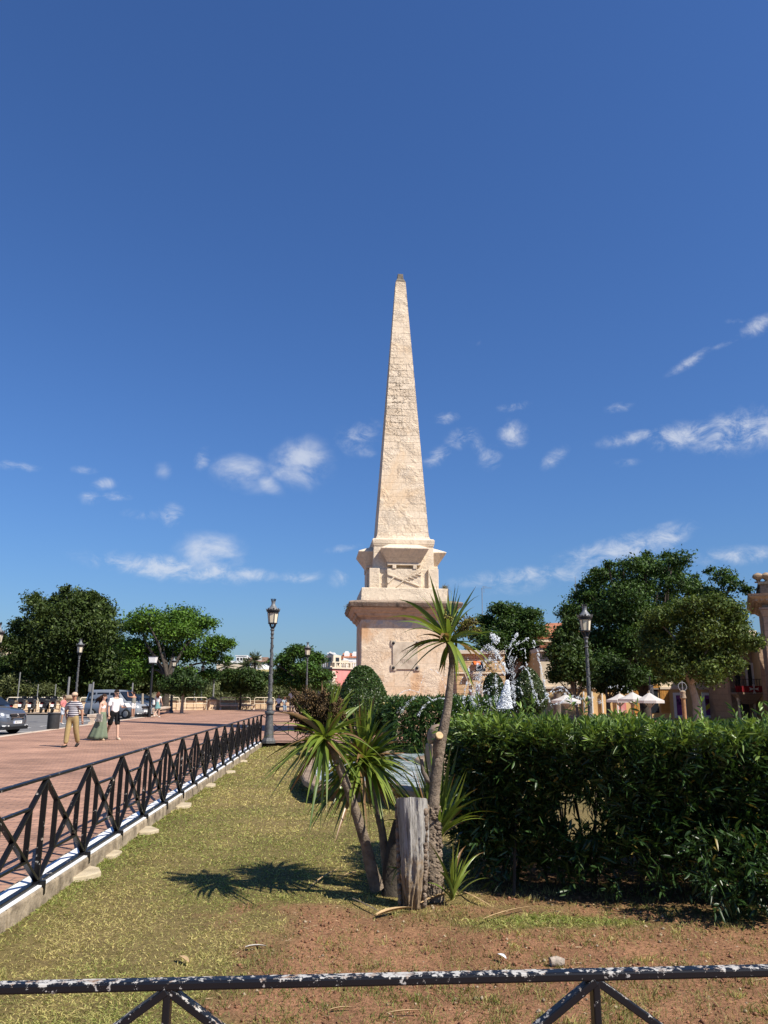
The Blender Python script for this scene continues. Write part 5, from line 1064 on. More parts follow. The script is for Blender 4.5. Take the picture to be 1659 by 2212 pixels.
def arc(parent, px, Y, r, n, s, spread=.02, name='water_arc'):
    """a stream through image points, breaking into beads"""
    base = np.array(parent.location); pts = np.array([np.array(at(x, y, Y + (q[0] if q else 0))) for x, y, *q in px]); k = len(pts)
    seg = np.linalg.norm(np.diff(pts, axis=0), axis=1); cum = np.concatenate([[0], np.cumsum(seg)]); n = int(n * 2.2); u = np.sort(r.random(n)) * cum[-1]; u += .03 * np.sin(u * 40)
    u = u[vnoise(u * 9, u * 0 + n, 3) > .27]; n = len(u); P = np.stack([np.interp(u, cum, pts[:, i]) for i in range(3)], -1); f = (u / cum[-1])[:, None]; P = P + r.normal(size=P.shape) * spread * .55 * (.35 + 1.1 * f) - base
    V, F = drops(P, s * .36 * (.45 + .9 * r.random(n) ** 2), r); return tag(np_mesh(name, V, F, None, M['spray'], parent, smooth=True), kind='stuff')
def jets():
    r = np.random.default_rng(91); Y = 18.6; t = thing('fountain_jets', 'white foaming fountain plume with falling strands of water drops', 'fountain water', (cj.x, Y, .22)); base = np.array(t.location)
    # foam column
    n = 6500; f = r.random(n) ** 1.6; w_ = (.135 * (1 - f) ** .8 + .025) * (.6 + .7 * r.random(n)); a = r.random(n) * 6.283; q = w_ * np.sqrt(r.random(n)); c0 = at(1090, 1530, Y); c1 = at(1096, 1470, Y)
    P = np.stack([c0.x + (c1.x - c0.x) * f + q * np.cos(a), Y + q * np.sin(a), c0.z + (c1.z - c0.z) * f], -1) - base
    V, F = drops(P, .007 + .009 * r.random(n), r); tag(np_mesh('foam_plume', V, F, None, M['spray'], t, smooth=True), kind='stuff')
    A = lambda px, n, s, sp=.02: arc(t, px, Y, r, n, s, sp)
    A([(1104, 1520), (1108, 1470), (1104, 1430), (1098, 1400), (1094, 1392)], 260, .02, .07); A([(1112, 1525), (1110, 1480), (1106, 1440)], 170, .018, .06)
    A([(1098, 1420), (1106, 1400), (1122, 1385), (1140, 1378), (1153, 1384), (1160, 1400), (1168, 1440), (1180, 1490), (1190, 1525)], 330, .024); A([(1104, 1405), (1118, 1392), (1136, 1382), (1150, 1390), (1162, 1420), (1172, 1460), (1182, 1520)], 260, .02)
    A([(1110, 1432), (1120, 1404), (1134, 1400), (1136, 1428), (1146, 1470), (1158, 1525)], 220, .018); A([(1106, 1470), (1120, 1445), (1130, 1438), (1142, 1452), (1154, 1490), (1166, 1525)], 220, .018)
    A([(1106, 1495), (1114, 1482), (1124, 1486), (1134, 1515), (1140, 1528)], 110, .018)
    A([(1100, 1400), (1106, 1386), (1114, 1380)], 70, .022, .03); n = 60
    A([(1112, 1378), (1116, 1372), (1117, 1366)], 60, .03, .03)
    A([(1080, 1378), (1068, 1386), (1064, 1372), (1074, 1388)], 260, .034, .05); A([(1068, 1400), (1072, 1420), (1070, 1450), (1072, 1490), (1071, 1520)], 200, .024, .03)
    A([(1098, 1455), (1088, 1435), (1078, 1418), (1066, 1402), (1052, 1398), (1042, 1400)], 420, .026, .05); A([(1042, 1400), (1034, 1420), (1030, 1450), (1026, 1490), (1020, 1525)], 330, .02, .05)
    A([(1092, 1460), (1080, 1440), (1066, 1425), (1050, 1425), (1040, 1440), (1034, 1480), (1022, 1522)], 420, .02, .07); A([(1040, 1500), (1046, 1492), (1054, 1492), (1058, 1510), (1062, 1524)], 90, .018)
    A([(1010, 1470), (1004, 1490), (1000, 1524)], 90, .022, .03); A([(1013, 1440), (1012, 1470), (1018, 1500), (1026, 1530)], 130, .022, .04); A([(1036, 1460), (1034, 1500), (1032, 1528)], 110, .02, .03)
    n = 700; P = np.stack([cj.x - .35 + r.normal(size=n) * .42, Y + r.normal(size=n) * .3, .6 + 2.1 * r.random(n) ** 1.4], -1) - base; V, F = drops(P, .004 + .009 * r.random(n) ** 2, r); tag(np_mesh('loose_drops', V, F, None, M['spray'], t, smooth=True), kind='stuff')
    c2 = at(1180, 1515, 20); t2 = thing('fountain_jets', 'thin arching water jets in front of the parasols at right', 'fountain water', c2); B = lambda px, n, s, sp=.015: arc(t2, px, 20, r, n, s, sp)
    B([(1168, 1520), (1182, 1502), (1196, 1488), (1206, 1483), (1216, 1484), (1226, 1494), (1236, 1508), (1240, 1522)], 210, .022); B([(1175, 1520), (1196, 1495), (1212, 1490), (1228, 1508), (1232, 1520)], 150, .018)
    B([(1208, 1522), (1222, 1510), (1238, 1504), (1254, 1508), (1264, 1520)], 170, .02, .03); B([(1252, 1512), (1268, 1506), (1284, 1508), (1296, 1518)], 120, .02, .04); B([(1196, 1522), (1216, 1516), (1236, 1514), (1250, 1520)], 140, .02, .04)
    B([(1312, 1486), (1330, 1483), (1346, 1485), (1356, 1492), (1372, 1496)], 26, .024, .05)
    c3 = at(930, 1510, 15.4); t3 = thing('fountain_jets', 'fine bead-like water arcs crossing in front of the obelisk plinth', 'fountain water', c3); D_ = lambda px, n, s, sp=.008: arc(t3, px, 15.4, r, n, s, sp)
    D_([(905, 1500), (909, 1478), (918, 1455), (930, 1446), (942, 1449), (954, 1462), (962, 1484), (966, 1510)], 120, .013); D_([(862, 1500), (872, 1493), (886, 1490), (900, 1494), (920, 1502), (936, 1514), (952, 1528), (962, 1540)], 190, .015)
    D_([(968, 1510), (950, 1508), (930, 1514), (912, 1530), (902, 1546)], 90, .016, .02); D_([(900, 1502), (880, 1520), (862, 1540)], 70, .013, .04)
jets()
# ------------------------------------------------------------------ sea wall, rail, pillars, benches, bin, poles
M['wall_cream'] = mat_stone('cream_sea_wall', (.62, .46, .30), (.58, .42, .27), (.36, .25, .15), 1.2, .5, .012, .35, None, .5, .6, .02, .4)
WP = [(-62, 55.5), (-28.55, 68.4), (-14.83, 78.7), (-4, 81.5), (16, 82.5)]
def wall():
    t = thing('sea_wall', 'long low cream stone wall with recessed panels at the far edge of the square', 'wall', (0, 0, 0)); b = MB(); cap = MB(); pan = MB()
    for (a, c) in zip(WP[:-1], WP[1:]):
        a3, c3 = Vector((*a, 0)), Vector((*c, 0)); d = (c3 - a3).normalized(); nn = Vector((d.y, -d.x, 0))
        b.bar(a3 + Vector((0, 0, .2)), c3 + Vector((0, 0, .2)), .35, 1.2); cap.bar(a3 + Vector((0, 0, .85)), c3 + Vector((0, 0, .85)), .5, .1)
        L_ = (c3 - a3).length; k = int(L_ / 1.6)
        for i in range(k):
            m_ = a3 + d * (L_ * (i + .5) / k) + nn * .178 + Vector((0, 0, .42)); w_ = L_ / k * .56
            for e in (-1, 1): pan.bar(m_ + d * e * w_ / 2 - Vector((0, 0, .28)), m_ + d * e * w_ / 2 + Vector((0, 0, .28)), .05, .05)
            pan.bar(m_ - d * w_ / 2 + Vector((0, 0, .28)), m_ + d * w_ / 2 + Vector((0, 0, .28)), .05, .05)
    b.build('wall_body', M['wall_cream'], t); cap.build('coping', M['tan_stone'], t); pan.build('panel_moulding', mat('shadowed_panel_edge', (.40, .28, .18), .9, .2, 5), t)  # darker moulding colour stands in for shade at the panel edges
wall()
def rail(name, label, p, q, h, n=2):
    p, q = Vector(p), Vector(q); t = thing(name, label, 'railing', p, 0, 'cream pipe railings along the sea wall'); d = q - p; u = Vector((0, 0, h)); dn = d.normalized()
    MB().tube([Vector((0, 0, 0)), u * .86, u * .97 + dn * .06, u + dn * .2, d + u - dn * .2, d + u * .97 - dn * .06, d + u * .86, d], .035, 8).build('hoop', M['cream_pipe'], t, smooth=50)
    MB().tube([u * .5, d + u * .5], .025, 6).build('mid_rail', M['cream_pipe'], t)
    for i in range(1, n): MB().tube([d * (i / n), d * (i / n) + u], .025, 6).build('upright', M['cream_pipe'], t)
def onwall(x, off=.55):
    """point in front of the wall in the image column x"""
    d = ray(x, 1530); best = None
    for a, c in zip(WP[:-1], WP[1:]):
        den = (c[0] - a[0]) * d.y - (c[1] - a[1]) * d.x; s = (a[1] * d.x - a[0] * d.y) / den
        if 0 <= s <= 1: best = (a[0] + (c[0] - a[0]) * s, a[1] + (c[1] - a[1]) * s)
    k = 1 - off / math.hypot(*best); return Vector((best[0] * k, best[1] * k, 0))
for lab, x0, x1 in [('cream pipe railing behind the first two parked scooters from the left', 14, 80), ('cream pipe railing behind the third and fourth scooters', 84, 134), ('cream pipe railing between the striped man and the van', 172, 208), ('cream pipe railing right of the van behind the teal-skirted woman', 352, 386), ('cream pipe railing left of the square stone pillar', 399, 446), ('cream pipe railing behind the long stone benches', 475, 540), ('cream pipe railing right of the long benches, ending behind the tall lamp', 549, 592)]:
    rail('pipe_railing', lab, onwall(x0), onwall(x1), 1.16, 2)
def pillar(label, x, ytop, w, dome):
    p = onwall(x, .15); H = at(x, ytop, p.y).z; t = thing('stone_pillar', label, 'pillar', p, math.atan2(10, 14) * .7)
    MB().frustum(-.05, w, w, H - .3, w * .97, w * .97).build('shaft', M['wall_cream'], t, bevel=.02)
    b = MB()
    if dome: b.lathe([(w * 1.1, H - .32), (w * 1.5, H - .3), (w * 1.5, H - .24), (w * 1.35, H - .12), (w * .8, H - .03), (.05, H)], 16)
    else: b.frustum(H - .31, w * 1.25, w * 1.25, H - .2, w * 1.25, w * 1.25); b.frustum(H - .2, w * 1.2, w * 1.2, H - .04, w * .5, w * .5); b.frustum(H - .04, w * .5, w * .5, H + .02, w * .4, w * .4)
    b.build('cap', M['tan_stone'], t, smooth=40)
pillar('square tan stone pillar with a pyramid cap on the sea wall', 457, 1506, .38, False)
pillar('sea wall pillar with a rounded dome cap behind the striped man', 147, 1501, .42, True)
def bench(label, p, q, h=.48, w=.5, n=2, group='stone benches'):
    p, q = Vector(p), Vector(q); t = thing('stone_bench', label, 'bench', p, 0, group); d = q - p; dn = d.normalized(); nn = Vector((dn.y, -dn.x, 0))
    MB().bar(Vector((0, 0, h - .07)) - dn * .1, d + Vector((0, 0, h - .07)) + dn * .1, w, .14).build('seat', M['kerb'], t, bevel=.02)
    for i in range(n):
        c = d * (i / (n - 1)); b = MB(); prof = [(-.22, 0), (.22, 0), (.2, .09), (.1, .16), (.1, .24), (.19, h - .14), (-.19, h - .14), (-.1, .24), (-.1, .16), (-.2, .09)]
        b.prism(prof, lambda u, v, s: c + nn * u + Vector((0, 0, v)) + dn * s, -.08, .08); b.build('leg', M['kerb'], t, bevel=.01)
c = gp(199, 1565); bench('stone bench seen end-on beside the kerb between the bin and the couple', (c.x, c.y, 0), (c.x - .25, c.y + 1.8, 0), .5, .55)
a_, c_ = gp(334, 1547), gp(362, 1541); bench('stone bench by the woman in the teal skirt under the trees', (a_.x, a_.y, 0), (c_.x, c_.y, 0), .55)
a_, c_ = gp(476, 1533.5), gp(512, 1533.5); bench('long pale stone bench before the far railing, left one of the pair', (a_.x, a_.y, 0), (c_.x, c_.y, 0), .5)
a_, c_ = gp(519, 1533.5), gp(548, 1533.5); bench('long pale stone bench before the far railing, right one of the pair', (a_.x, a_.y, 0), (c_.x, c_.y, 0), .5)
a_, c_ = gp(600, 1537), gp(640, 1538); bench('far stone bench with people sitting on it, right of the tall lamp', (a_.x, a_.y, 0), (c_.x, c_.y, 0), .5)
p = gp(114, 1575); hb = at(114, 1540, p.y).z; t = thing('litter_bin', 'dark grey cylindrical litter bin on the kerb beside the striped man', 'litter bin', p); gm = mat('charcoal_bin_paint', (.035, .037, .04), .5, .15, 6)
MB().lathe([(.25, 0), (.265, .03), (.265, hb - .06)], 24).build('drum', gm, t, smooth=40); MB().lathe([(.27, hb - .06), (.285, hb - .05), (.285, hb - .01), (.27, hb), (.19, hb), (.18, hb - .05)], 24).build('lid', gm, t, smooth=40)
def pole(label, foot, top, r, m, plate=None, cat='pole', name='sign_post'):
    f = Vector(foot); t = thing(name, label, cat, f); v = Vector(top) - f; MB().tube([(0, 0, 0), v], [r, r * .9], 10).build('pole', m, t, smooth=50)
    if plate: MB().box(v + Vector(plate[0]), plate[1]).build('sign_plate', plate[2], t, bevel=.01)
p = gp(194, 1556); pole('leaning grey sign post with a small plate behind the woman with blown hair', p, at(202, 1473, p.y), .06, M['steel'], ((-.13, 0, -.35), (.28, .03, .45), M['steel']))
p = gp(307, 1549); pole('pale mottled post standing left of the black modern lamp', p, at(308, 1498, p.y), .085, M['bark_pale'], cat='post', name='post')
for lab, x, yt, Y, r in [('thin pole on the slope above the scooters at far left', 44, 1452, 86, .07), ('thin pole behind the third scooter', 83, 1478, 84, .06), ('slim pale pole under the left tree', 121, 1478, 84, .06), ('thick pale street light pole left of the lamp behind the striped man', 150, 1462, 82, .12), ('pale thin pole above the man photographing', 287, 1475, 74, .08), ('thin flag pole left of the far promenade lamps', 421, 1485, 77, .05), ('lamp post standing on the square stone pillar, top lost in leaves', 463, 1455, 79, .09)]:
    T = at(x, yt, Y); pole(lab, (T.x, Y, -1.0), T, r, M['steel'], name='utility_pole')
# finial post with an oval hoop, right
p = at(1478, 1535, 33); T = at(1477, 1475, 33); p.z = -1.2; t = thing('finial_post', 'rusty brown post topped by an oval wire hoop above the hedge at right', 'post', p)
zb = at(1478, 1494, 33).z + 1.2; zt = T.z + 1.2; MB().tube([(0, 0, 0), (0, 0, zb - .28)], .085, 10).build('post', mat('rust_brown_post', (.30, .16, .07), .8, .3, 8), t, smooth=50)
MB().lathe([(.09, zb - .3), (.13, zb - .26), (.1, zb - .1), (.12, zb), (.04, zb + .05)], 12).build('collar', M['tan_stone'], t, smooth=50)
MB().tube([(.17 * math.sin(a), 0, zb + .02 + (zt - zb) * .5 * (1 - math.cos(a))) for a in np.linspace(.05, 6.23, 24)], .018, 6).tube([(0, 0, zb), (0, 0, zt + .08)], .02, 6).build('wire_hoop', M['steel'], t, smooth=50)
p = at(1404, 1535, 44); T = at(1403, 1462, 44); p.z = -1.2; pole('dark post with a speaker box in front of the thick dark trunk', p, T, .05, M['dark'], ((0, -.12, -.75), (.2, .2, .6), M['grey_iron']), name='equipment_post', cat='post')
p = at(1310, 1540, 47); p.z = -1.2; pole('slim black post between the white parasols and the right-hand lamp', p, at(1310, 1488, 47), .06, M['dark'], name='post', cat='post')
p = at(1200, 1540, 40); p.z = -1.2; pole('short thick grey wooden bollard behind the thin water jets', p, at(1204, 1498, 40), .2, M['bark_grey'], name='bollard', cat='bollard')
# parasols
def parasol(label, x, yt, yb, w, Y, rz=.3):
    T = at(x, yt, Y); B_ = at(x, yb, Y); R = w / 2 / FPX * Y; g = Vector((T.x, Y, -1.25)); t = thing('parasol', label, 'parasol', g, rz, 'white cafe parasols'); h0, h1 = B_.z + 1.25, T.z + 1.25
    b = MB(); n = 8; rings = [[(R * 1.08 * f * math.cos(6.283 * k / n), R * 1.08 * f * math.sin(6.283 * k / n), z) for k in range(n)] for f, z in ((.02, h1), (.5, h0 + (h1 - h0) * .42), (1, h0))]
    b.loft(rings, False); r2 = [[(p[0], p[1], h0 - .12) for p in rings[2]]]; b.loft([rings[2], r2[0]], False); b.build('canopy', M['canvas'], t)
    MB().tube([(0, 0, 0), (0, 0, h1 + .1)], .035, 8).build('pole', M['bark_pale'], t)
    for k in range(n): a = 6.283 * k / n; MB().bar((0, 0, h0 - .35), (R * .7 * math.cos(a), R * .7 * math.sin(a), h0 + .08), .03, .03).build('rib', M['bark_pale'], t)
M['canvas'] = mat_leaf('white_canvas', .8, .3, .1); M['canvas'].node_tree.nodes['Attribute'].attribute_name = 'none'
def canvas():
    m, nt, b, n, L = nodes('parasol_canvas'); b.inputs['Base Color'].default_value = (.66, .64, .6, 1); b.inputs['Roughness'].default_value = .9
    tr = n('ShaderNodeBsdfTranslucent'); tr.inputs[0].default_value = (.75, .72, .66, 1); mx = n('ShaderNodeMixShader'); mx.inputs[0].default_value = .35; L(b.outputs[0], mx.inputs[1]); L(tr.outputs[0], mx.inputs[2]); L(mx.outputs[0], nt.nodes['Material Output'].inputs[0]); return m
M['canvas'] = canvas()
parasol('white parasol standing alone behind the thin water jets', 1222, 1500, 1513, 58, 36)
parasol('white parasol, first of the row left of the thick dark trunk', 1338, 1498, 1512, 52, 41)
parasol('white parasol in the middle of the row, just left of the thick dark trunk', 1366, 1495, 1510, 56, 39, .5)
parasol('white parasol whose edge shows right of the thick dark trunk', 1402, 1496, 1513, 58, 37.5, .1)
# ------------------------------------------------------------------ buildings
def plaster(name, c, var=.12, sc=.8): return mat(name, c, .9, var, sc, .25, 12)
M['ochre'] = plaster('ochre_plaster', (.62, .42, .20)); M['pale_plaster'] = plaster('pale_cream_plaster', (.66, .55, .40)); M['white_wall'] = plaster('white_render', (.78, .77, .74), .06)
M['cream_wall'] = plaster('cream_render', (.70, .58, .43), .08); M['pink_wall'] = plaster('faded_coral_plaster', (.62, .22, .20), .25, .5); M['grey_wall'] = plaster('grey_render', (.52, .51, .52), .08)
M['trim'] = plaster('pale_stone_trim', (.62, .52, .40)); M['pane'] = mat('dark_window_glass', (.02, .024, .03), .15, .2, 2, spec=.6); M['wood_door'] = mat('varnished_wood_shutter', (.50, .25, .06), .5, .2, 5)
M['tile'] = mat_stone('terracotta_roof_tiles', (.46, .17, .085), (.36, .13, .07), (.2, .08, .05), .25, .3, .03, .3, (.5, .25, .14), 1.5, 1, .05, .8)
M['tile_brown'] = mat('brown_roof_tiles', (.20, .12, .08), .9, .3, 2, .6, 14)
M['ashlar'] = mat_stone('honey_ashlar', (.62, .43, .24), (.56, .38, .21), (.26, .17, .09), .95, .36, .02, .3, None, .5, 1, .01, .7)
M['baroque'] = mat_stone('brown_baroque_stone', (.42, .30, .21), (.37, .26, .18), (.22, .15, .1), 1.0, .42, .014, .4, (.28, .20, .15), .5, .8, .02, .6)
M['maroon'] = mat('maroon_door', (.10, .03, .028), .6, .2, 4); M['purple'] = mat('purple_poster', (.22, .06, .24), .5, .2, 2); M['poster'] = mat('faded_red_white_poster', (.62, .5, .48), .5, .1, 2, c2=(.6, .1, .1)); M['yellow'] = mat('yellow_paint', (.7, .5, .04), .6, .1)
M['banner'] = mat('crimson_cloth', (.26, .012, .018), .85, .2, 3); M['shutter'] = mat('blue_grey_shutter', (.22, .28, .28), .6, .15, 4)
class Bld:
    """building with its front on local y = 0, seen from -y; image columns/rows are turned into local x, z"""
    def __init__(s, name, label, x0, x1, ytop, Y, z0, depth, m, rz=0, cat='building', top_x=None):
        s.Y = Y; c = at((x0 + x1) / 2, ytop, Y); s.z0 = z0; s.t = thing(name, label, cat, (c.x, Y, z0), rz); s.cx = (x0 + x1) / 2; s.yt = ytop
        s.w = abs(at(x1, ytop, Y).x - at(x0, ytop, Y).x); s.h = at(s.cx, ytop, Y).z - z0; s.d = depth; s.rz = rz
        b = MB(); b.box((0, depth / 2, s.h / 2), (s.w, depth, s.h)); s.body = b.build('wall', m, s.t, bevel=.03)
    def L(s, x, y): p = at(x, y, s.Y) - Vector(s.t.location); return p.x / math.cos(s.rz), p.z
    def rect(s, name, x0, x1, y0, y1, m, proud=.02, th=.06, parent=None):
        a, b_ = s.L(x0, y0), s.L(x1, y1); bb = MB(); bb.box(((a[0] + b_[0]) / 2, -proud - th / 2 + .03, (a[1] + b_[1]) / 2), (abs(b_[0] - a[0]), th, abs(a[1] - b_[1]))); return bb.build(name, m, parent or s.t)
    def window(s, x0, x1, y0, y1, m=None, fr=.12, frame=None, bars=True):
        a, b_ = s.L(x0, y0), s.L(x1, y1); w = abs(b_[0] - a[0]); h = abs(a[1] - b_[1]); cx = (a[0] + b_[0]) / 2; cz = (a[1] + b_[1]) / 2; bb = MB(); f = MB()
        for e in (-1, 1): f.box((cx + e * (w / 2 + fr / 2), -.03, cz), (fr, .12, h + 2 * fr)); f.box((cx, -.03, cz + e * (h / 2 + fr / 2)), (w, .12, fr))
        o = f.build('window', frame or M['trim'], s.t); MB().box((cx, -.012, cz), (w, .03, h)).build('pane', m or M['pane'], o)
        if bars: MB().box((cx, -.04, cz), (.06, .03, h)).box((cx, -.04, cz + h * .1), (w, .03, .05)).build('glazing_bar', M['white_wall'], o)
        return o
    def gable(s, name, rise, m, over=.3, ridge_along_x=True):
        w, d, h = s.w / 2 + over, s.d + over, s.h; b = MB(); c = s.d / 2
        if ridge_along_x: vs = [(-w, -over, h), (w, -over, h), (w, d, h), (-w, d, h), (-w, c, h + rise), (w, c, h + rise)]; fs = [(0, 1, 5, 4), (2, 3, 4, 5), (1, 2, 5), (3, 0, 4), (3, 2, 1, 0)]
        else: vs = [(-w, -over, h), (w, -over, h), (w, d, h), (-w, d, h), (0, -over, h + rise), (0, d, h + rise)]; fs = [(1, 2, 5, 4), (3, 0, 4, 5), (0, 1, 4), (2, 3, 5), (3, 2, 1, 0)]
        return b.add(vs, fs).build(name, m, s.t)
    def band(s, name, y, hgt, m, proud=.12, over=.05):
        z = s.L(s.cx, y)[1]; return MB().box((0, s.d / 2 - proud / 2, z), (s.w + over * 2, s.d + proud, hgt)).build(name, m, s.t, bevel=.02)
    def chimney(s, x, y0, y1, w, dy=1.5):
        a, b_ = s.L(x, y0), s.L(x, y1); return MB().box((a[0], dy, (a[1] + b_[1]) / 2), (w, w, abs(a[1] - b_[1]))).box((a[0], dy, max(a[1], b_[1]) + .12), (w * .6, w * .6, .25)).build('chimney', M['white_wall'], s.t)
# far left and centre-left
B = Bld('apartment_building', 'pale cream apartment block behind pines at the far left edge', -60, 66, 1400, 140, -2, 12, M['cream_wall'])
B.band('cornice', 1401, .5, M['white_wall']); B.rect('stair_tower', -8, 16, 1385, 1402, M['cream_wall'], -1, 3)
for x in (20, 44, 58): B.window(x, x + 6, 1412, 1422)
B = Bld('villa', 'white villa with brown tiled roof and palms in front, far behind the promenade', 535, 568.5, 1430, 150, -2, 9, M['white_wall'])
B.gable('roof', 1.1, M['tile_brown'], .3); B.chimney(559, 1419, 1428, .7); B.window(545, 548, 1434, 1441); B.window(560, 563, 1434, 1441)
B = Bld('villa', 'cream block of the hilltop villa with a white roof terrace', 468, 535, 1430, 150.3, -2, 9, M['cream_wall'])
B.rect('terrace_storey', 510, 534, 1418, 1430, M['white_wall'], -2.6, 2.5); B.band('cornice', 1430, .4, M['white_wall'])
for x in (512, 519, 526): B.window(x, x + 4, 1421, 1427, None, .1, M['white_wall'], False)
B.rect('sun_roof', 508, 533, 1415.5, 1417, M['white_wall'], -2.2, 2.2)
for x in (481, 488): B.window(x, x + 4, 1440, 1450)
B = Bld('garden_wall', 'low yellow garden wall below the white villa', 529, 600, 1446, 140, -2, .4, mat('yellow_wall', (.62, .52, .24), .9, .1, 1), cat='wall')
# palms in front of the villa
def palm(label, x, yb, yt, Y, seed, n=26, L=2.1, m=None):
    r = np.random.default_rng(seed); b = at(x, yb, Y); T = at(x, yt, Y); t = thing('palm_tree', label, 'palm', b, 0, 'far palms'); h = T.z - b.z
    MB().tube([(0, 0, -2), (.1, 0, h * .5), (0, 0, h)], [.25, .18, .2], 8).build('trunk', M['bark_dark'], t)
    V = []; F = []; off = 0
    for i in range(n):
        a = 6.283 * i / n * 2.4; e = rad(75 - 100 * i / n + 8 * r.normal()); D = np.array([math.cos(a) * math.cos(e), math.sin(a) * math.cos(e), math.sin(e)]); k = 26; f = np.linspace(.12, 1, k); P = np.array([0, 0, h])[None] + D[None] * (L * f)[:, None]; P[:, 2] -= .42 * L * f ** 2 * math.cos(e)
        sd = nrm(np.cross(D, [0, 0, 1.0])); P2 = np.concatenate([P, P]); DD = np.concatenate([np.tile(sd + .6 * D - np.array([0, 0, .35]), (k, 1)), np.tile(-sd + .6 * D - np.array([0, 0, .35]), (k, 1))]); LL = np.concatenate([.55 * np.sin(math.pi * (f * .85 + .12))] * 2)
        v, q, _, per = ribbons(P2, DD, LL, .07, .15, (1, .8, .1), 0, rng=r, mid=False); V.append(v); F.append(q + off); off += len(v)
    V = np.concatenate(V); c = np.array([.07, .085, .035]) * (.6 + .8 * r.random(len(V)))[:, None]; np_mesh('fronds', V, np.concatenate(F), c, M['leaf'], t)
palm('drooping palm left of the villa palms, beside the light green tree', 489, 1462, 1441, 138, 1, L=2.6); palm('short palm in front of the cream villa block', 530, 1462, 1440, 136, 2, L=2.2); palm('taller brown palm before the white villa wall', 549, 1462, 1427, 137, 3, L=2.1)
# pink house and the white houses behind it
c = at(718, 1444, 104); t = thing('pink_house', 'coral pink house corner with stone balustrade left of the obelisk', 'house', (c.x, 104, -1), rad(45)); H = c.z + 1
MB().box((5, 5, H / 2), (10, 10, H)).build('wall', M['pink_wall'], t)
b = MB(); q = MB()
for i in range(int(H / .5)):
    l = .75 if i % 2 else .5; b.box((l / 2 - .04, -.03, .25 + i * .5), (l + .08, .08, .42)); q.box((-.03, (1.25 - l) / 2 + .0, .25 + i * .5), (.08, 1.25 - l, .42))
b.v += []; b.build('quoins', M['trim'], t); q.build('quoins', M['trim'], t)
b = MB(); b.box((5, 5, H + .08), (10.4, 10.4, .2)); b.box((5, .0, H + .82), (10.2, .3, .14)); b.box((0, 5, H + .82), (.3, 10.2, .14))
for i in range(24): b.lathe([(.06, .18), (.1, .35), (.06, .6), (.08, .75)], 6, (.4 + i * .4, 0, H)) if i % 7 else b.box((.4 + i * .4, 0, H + .46), (.3, .3, .6)); b.lathe([(.06, .18), (.1, .35), (.06, .6), (.08, .75)], 6, (0, .4 + i * .4, H)) if i % 7 else b.box((0, .4 + i * .4, H + .46), (.3, .3, .6))
b.build('balustrade', M['trim'], t)
b = MB(); b.box((1.9, 1.9, H + .9), (1.4, 1.4, 1.8)); tu = b.build('roof_turret', M['trim'], t); MB().box((1.9, 1.17, H + 1.0), (.6, .06, 1.0)).box((1.17, 1.9, H + 1.0), (.06, .6, 1.0)).build('pane', M['pane'], tu)
for (x, z, w, h) in [(2.6, 4.5, 1.0, 1.6), (2.6, 1.5, 1.0, 1.8)]:
    o = MB().box((-.06, x, z), (.1, w + .25, h + .25)).build('window', M['trim'], t); MB().box((-.12, x, z), (.06, w, h)).build('pane', M['pane'], o); MB().box((-.13, x + w * .8, z), (.1, .5, h)).build('shutter', M['shutter'], o)
o = MB().box((2.2, -.06, 1.3), (1.25, .1, 1.5)).build('window', M['trim'], t); MB().box((2.2, -.12, 1.3), (1.0, .06, 1.3)).build('pane', M['pane'], o)
B = Bld('white_house', 'grey gable-ended house with sloping roof behind the pink house', 692, 745, 1427, 125, -2, 10, M['grey_wall'])
b = MB(); x0, x1 = B.L(692, 1427)[0], B.L(746, 1427)[0]; ap = B.L(712, 1410); h = B.h
b.add([(x0, -.02, h), (x1, -.02, h), (ap[0], -.02, ap[1]), (x0, 9, h), (x1, 9, h), (ap[0], 9, ap[1])], [(0, 1, 2), (5, 4, 3), (1, 4, 5, 2), (0, 2, 5, 3), (0, 3, 4, 1)]); b.build('gable', M['grey_wall'], B.t)
MB().bar((ap[0], -.1, ap[1] + .1), (x1 + .4, -.1, h + .05), .3, .25).build('verge', M['white_wall'], B.t); B.rect('roof_slope', 726, 742, 1417, 1424, M['tile'], .3, .1)
B.rect('roof_block', 706, 722, 1409, 1412, M['white_wall'], -4, 3)
B = Bld('white_house', 'bright white flat-roofed house between the pink house and the obelisk', 740, 775, 1425, 118, -2, 8, M['white_wall'])
B.rect('balcony_wall', 728, 753, 1427, 1434, M['cream_wall'], .3, .5); B.rect('wall_recess', 753, 762, 1428, 1440, M['grey_wall'], .0, .06); B.window(748, 752, 1446, 1456, M['shutter'], .1)
B = Bld('white_house', 'white house with red tiled roof and two chimneys beside the obelisk', 742, 790, 1421, 135, -2, 8, M['white_wall'])
B.gable('roof', 1.0, M['tile'], .3); B.chimney(748.5, 1409, 1421, .9); B.chimney(766, 1410, 1420, .9); B.window(757, 760, 1427, 1433)
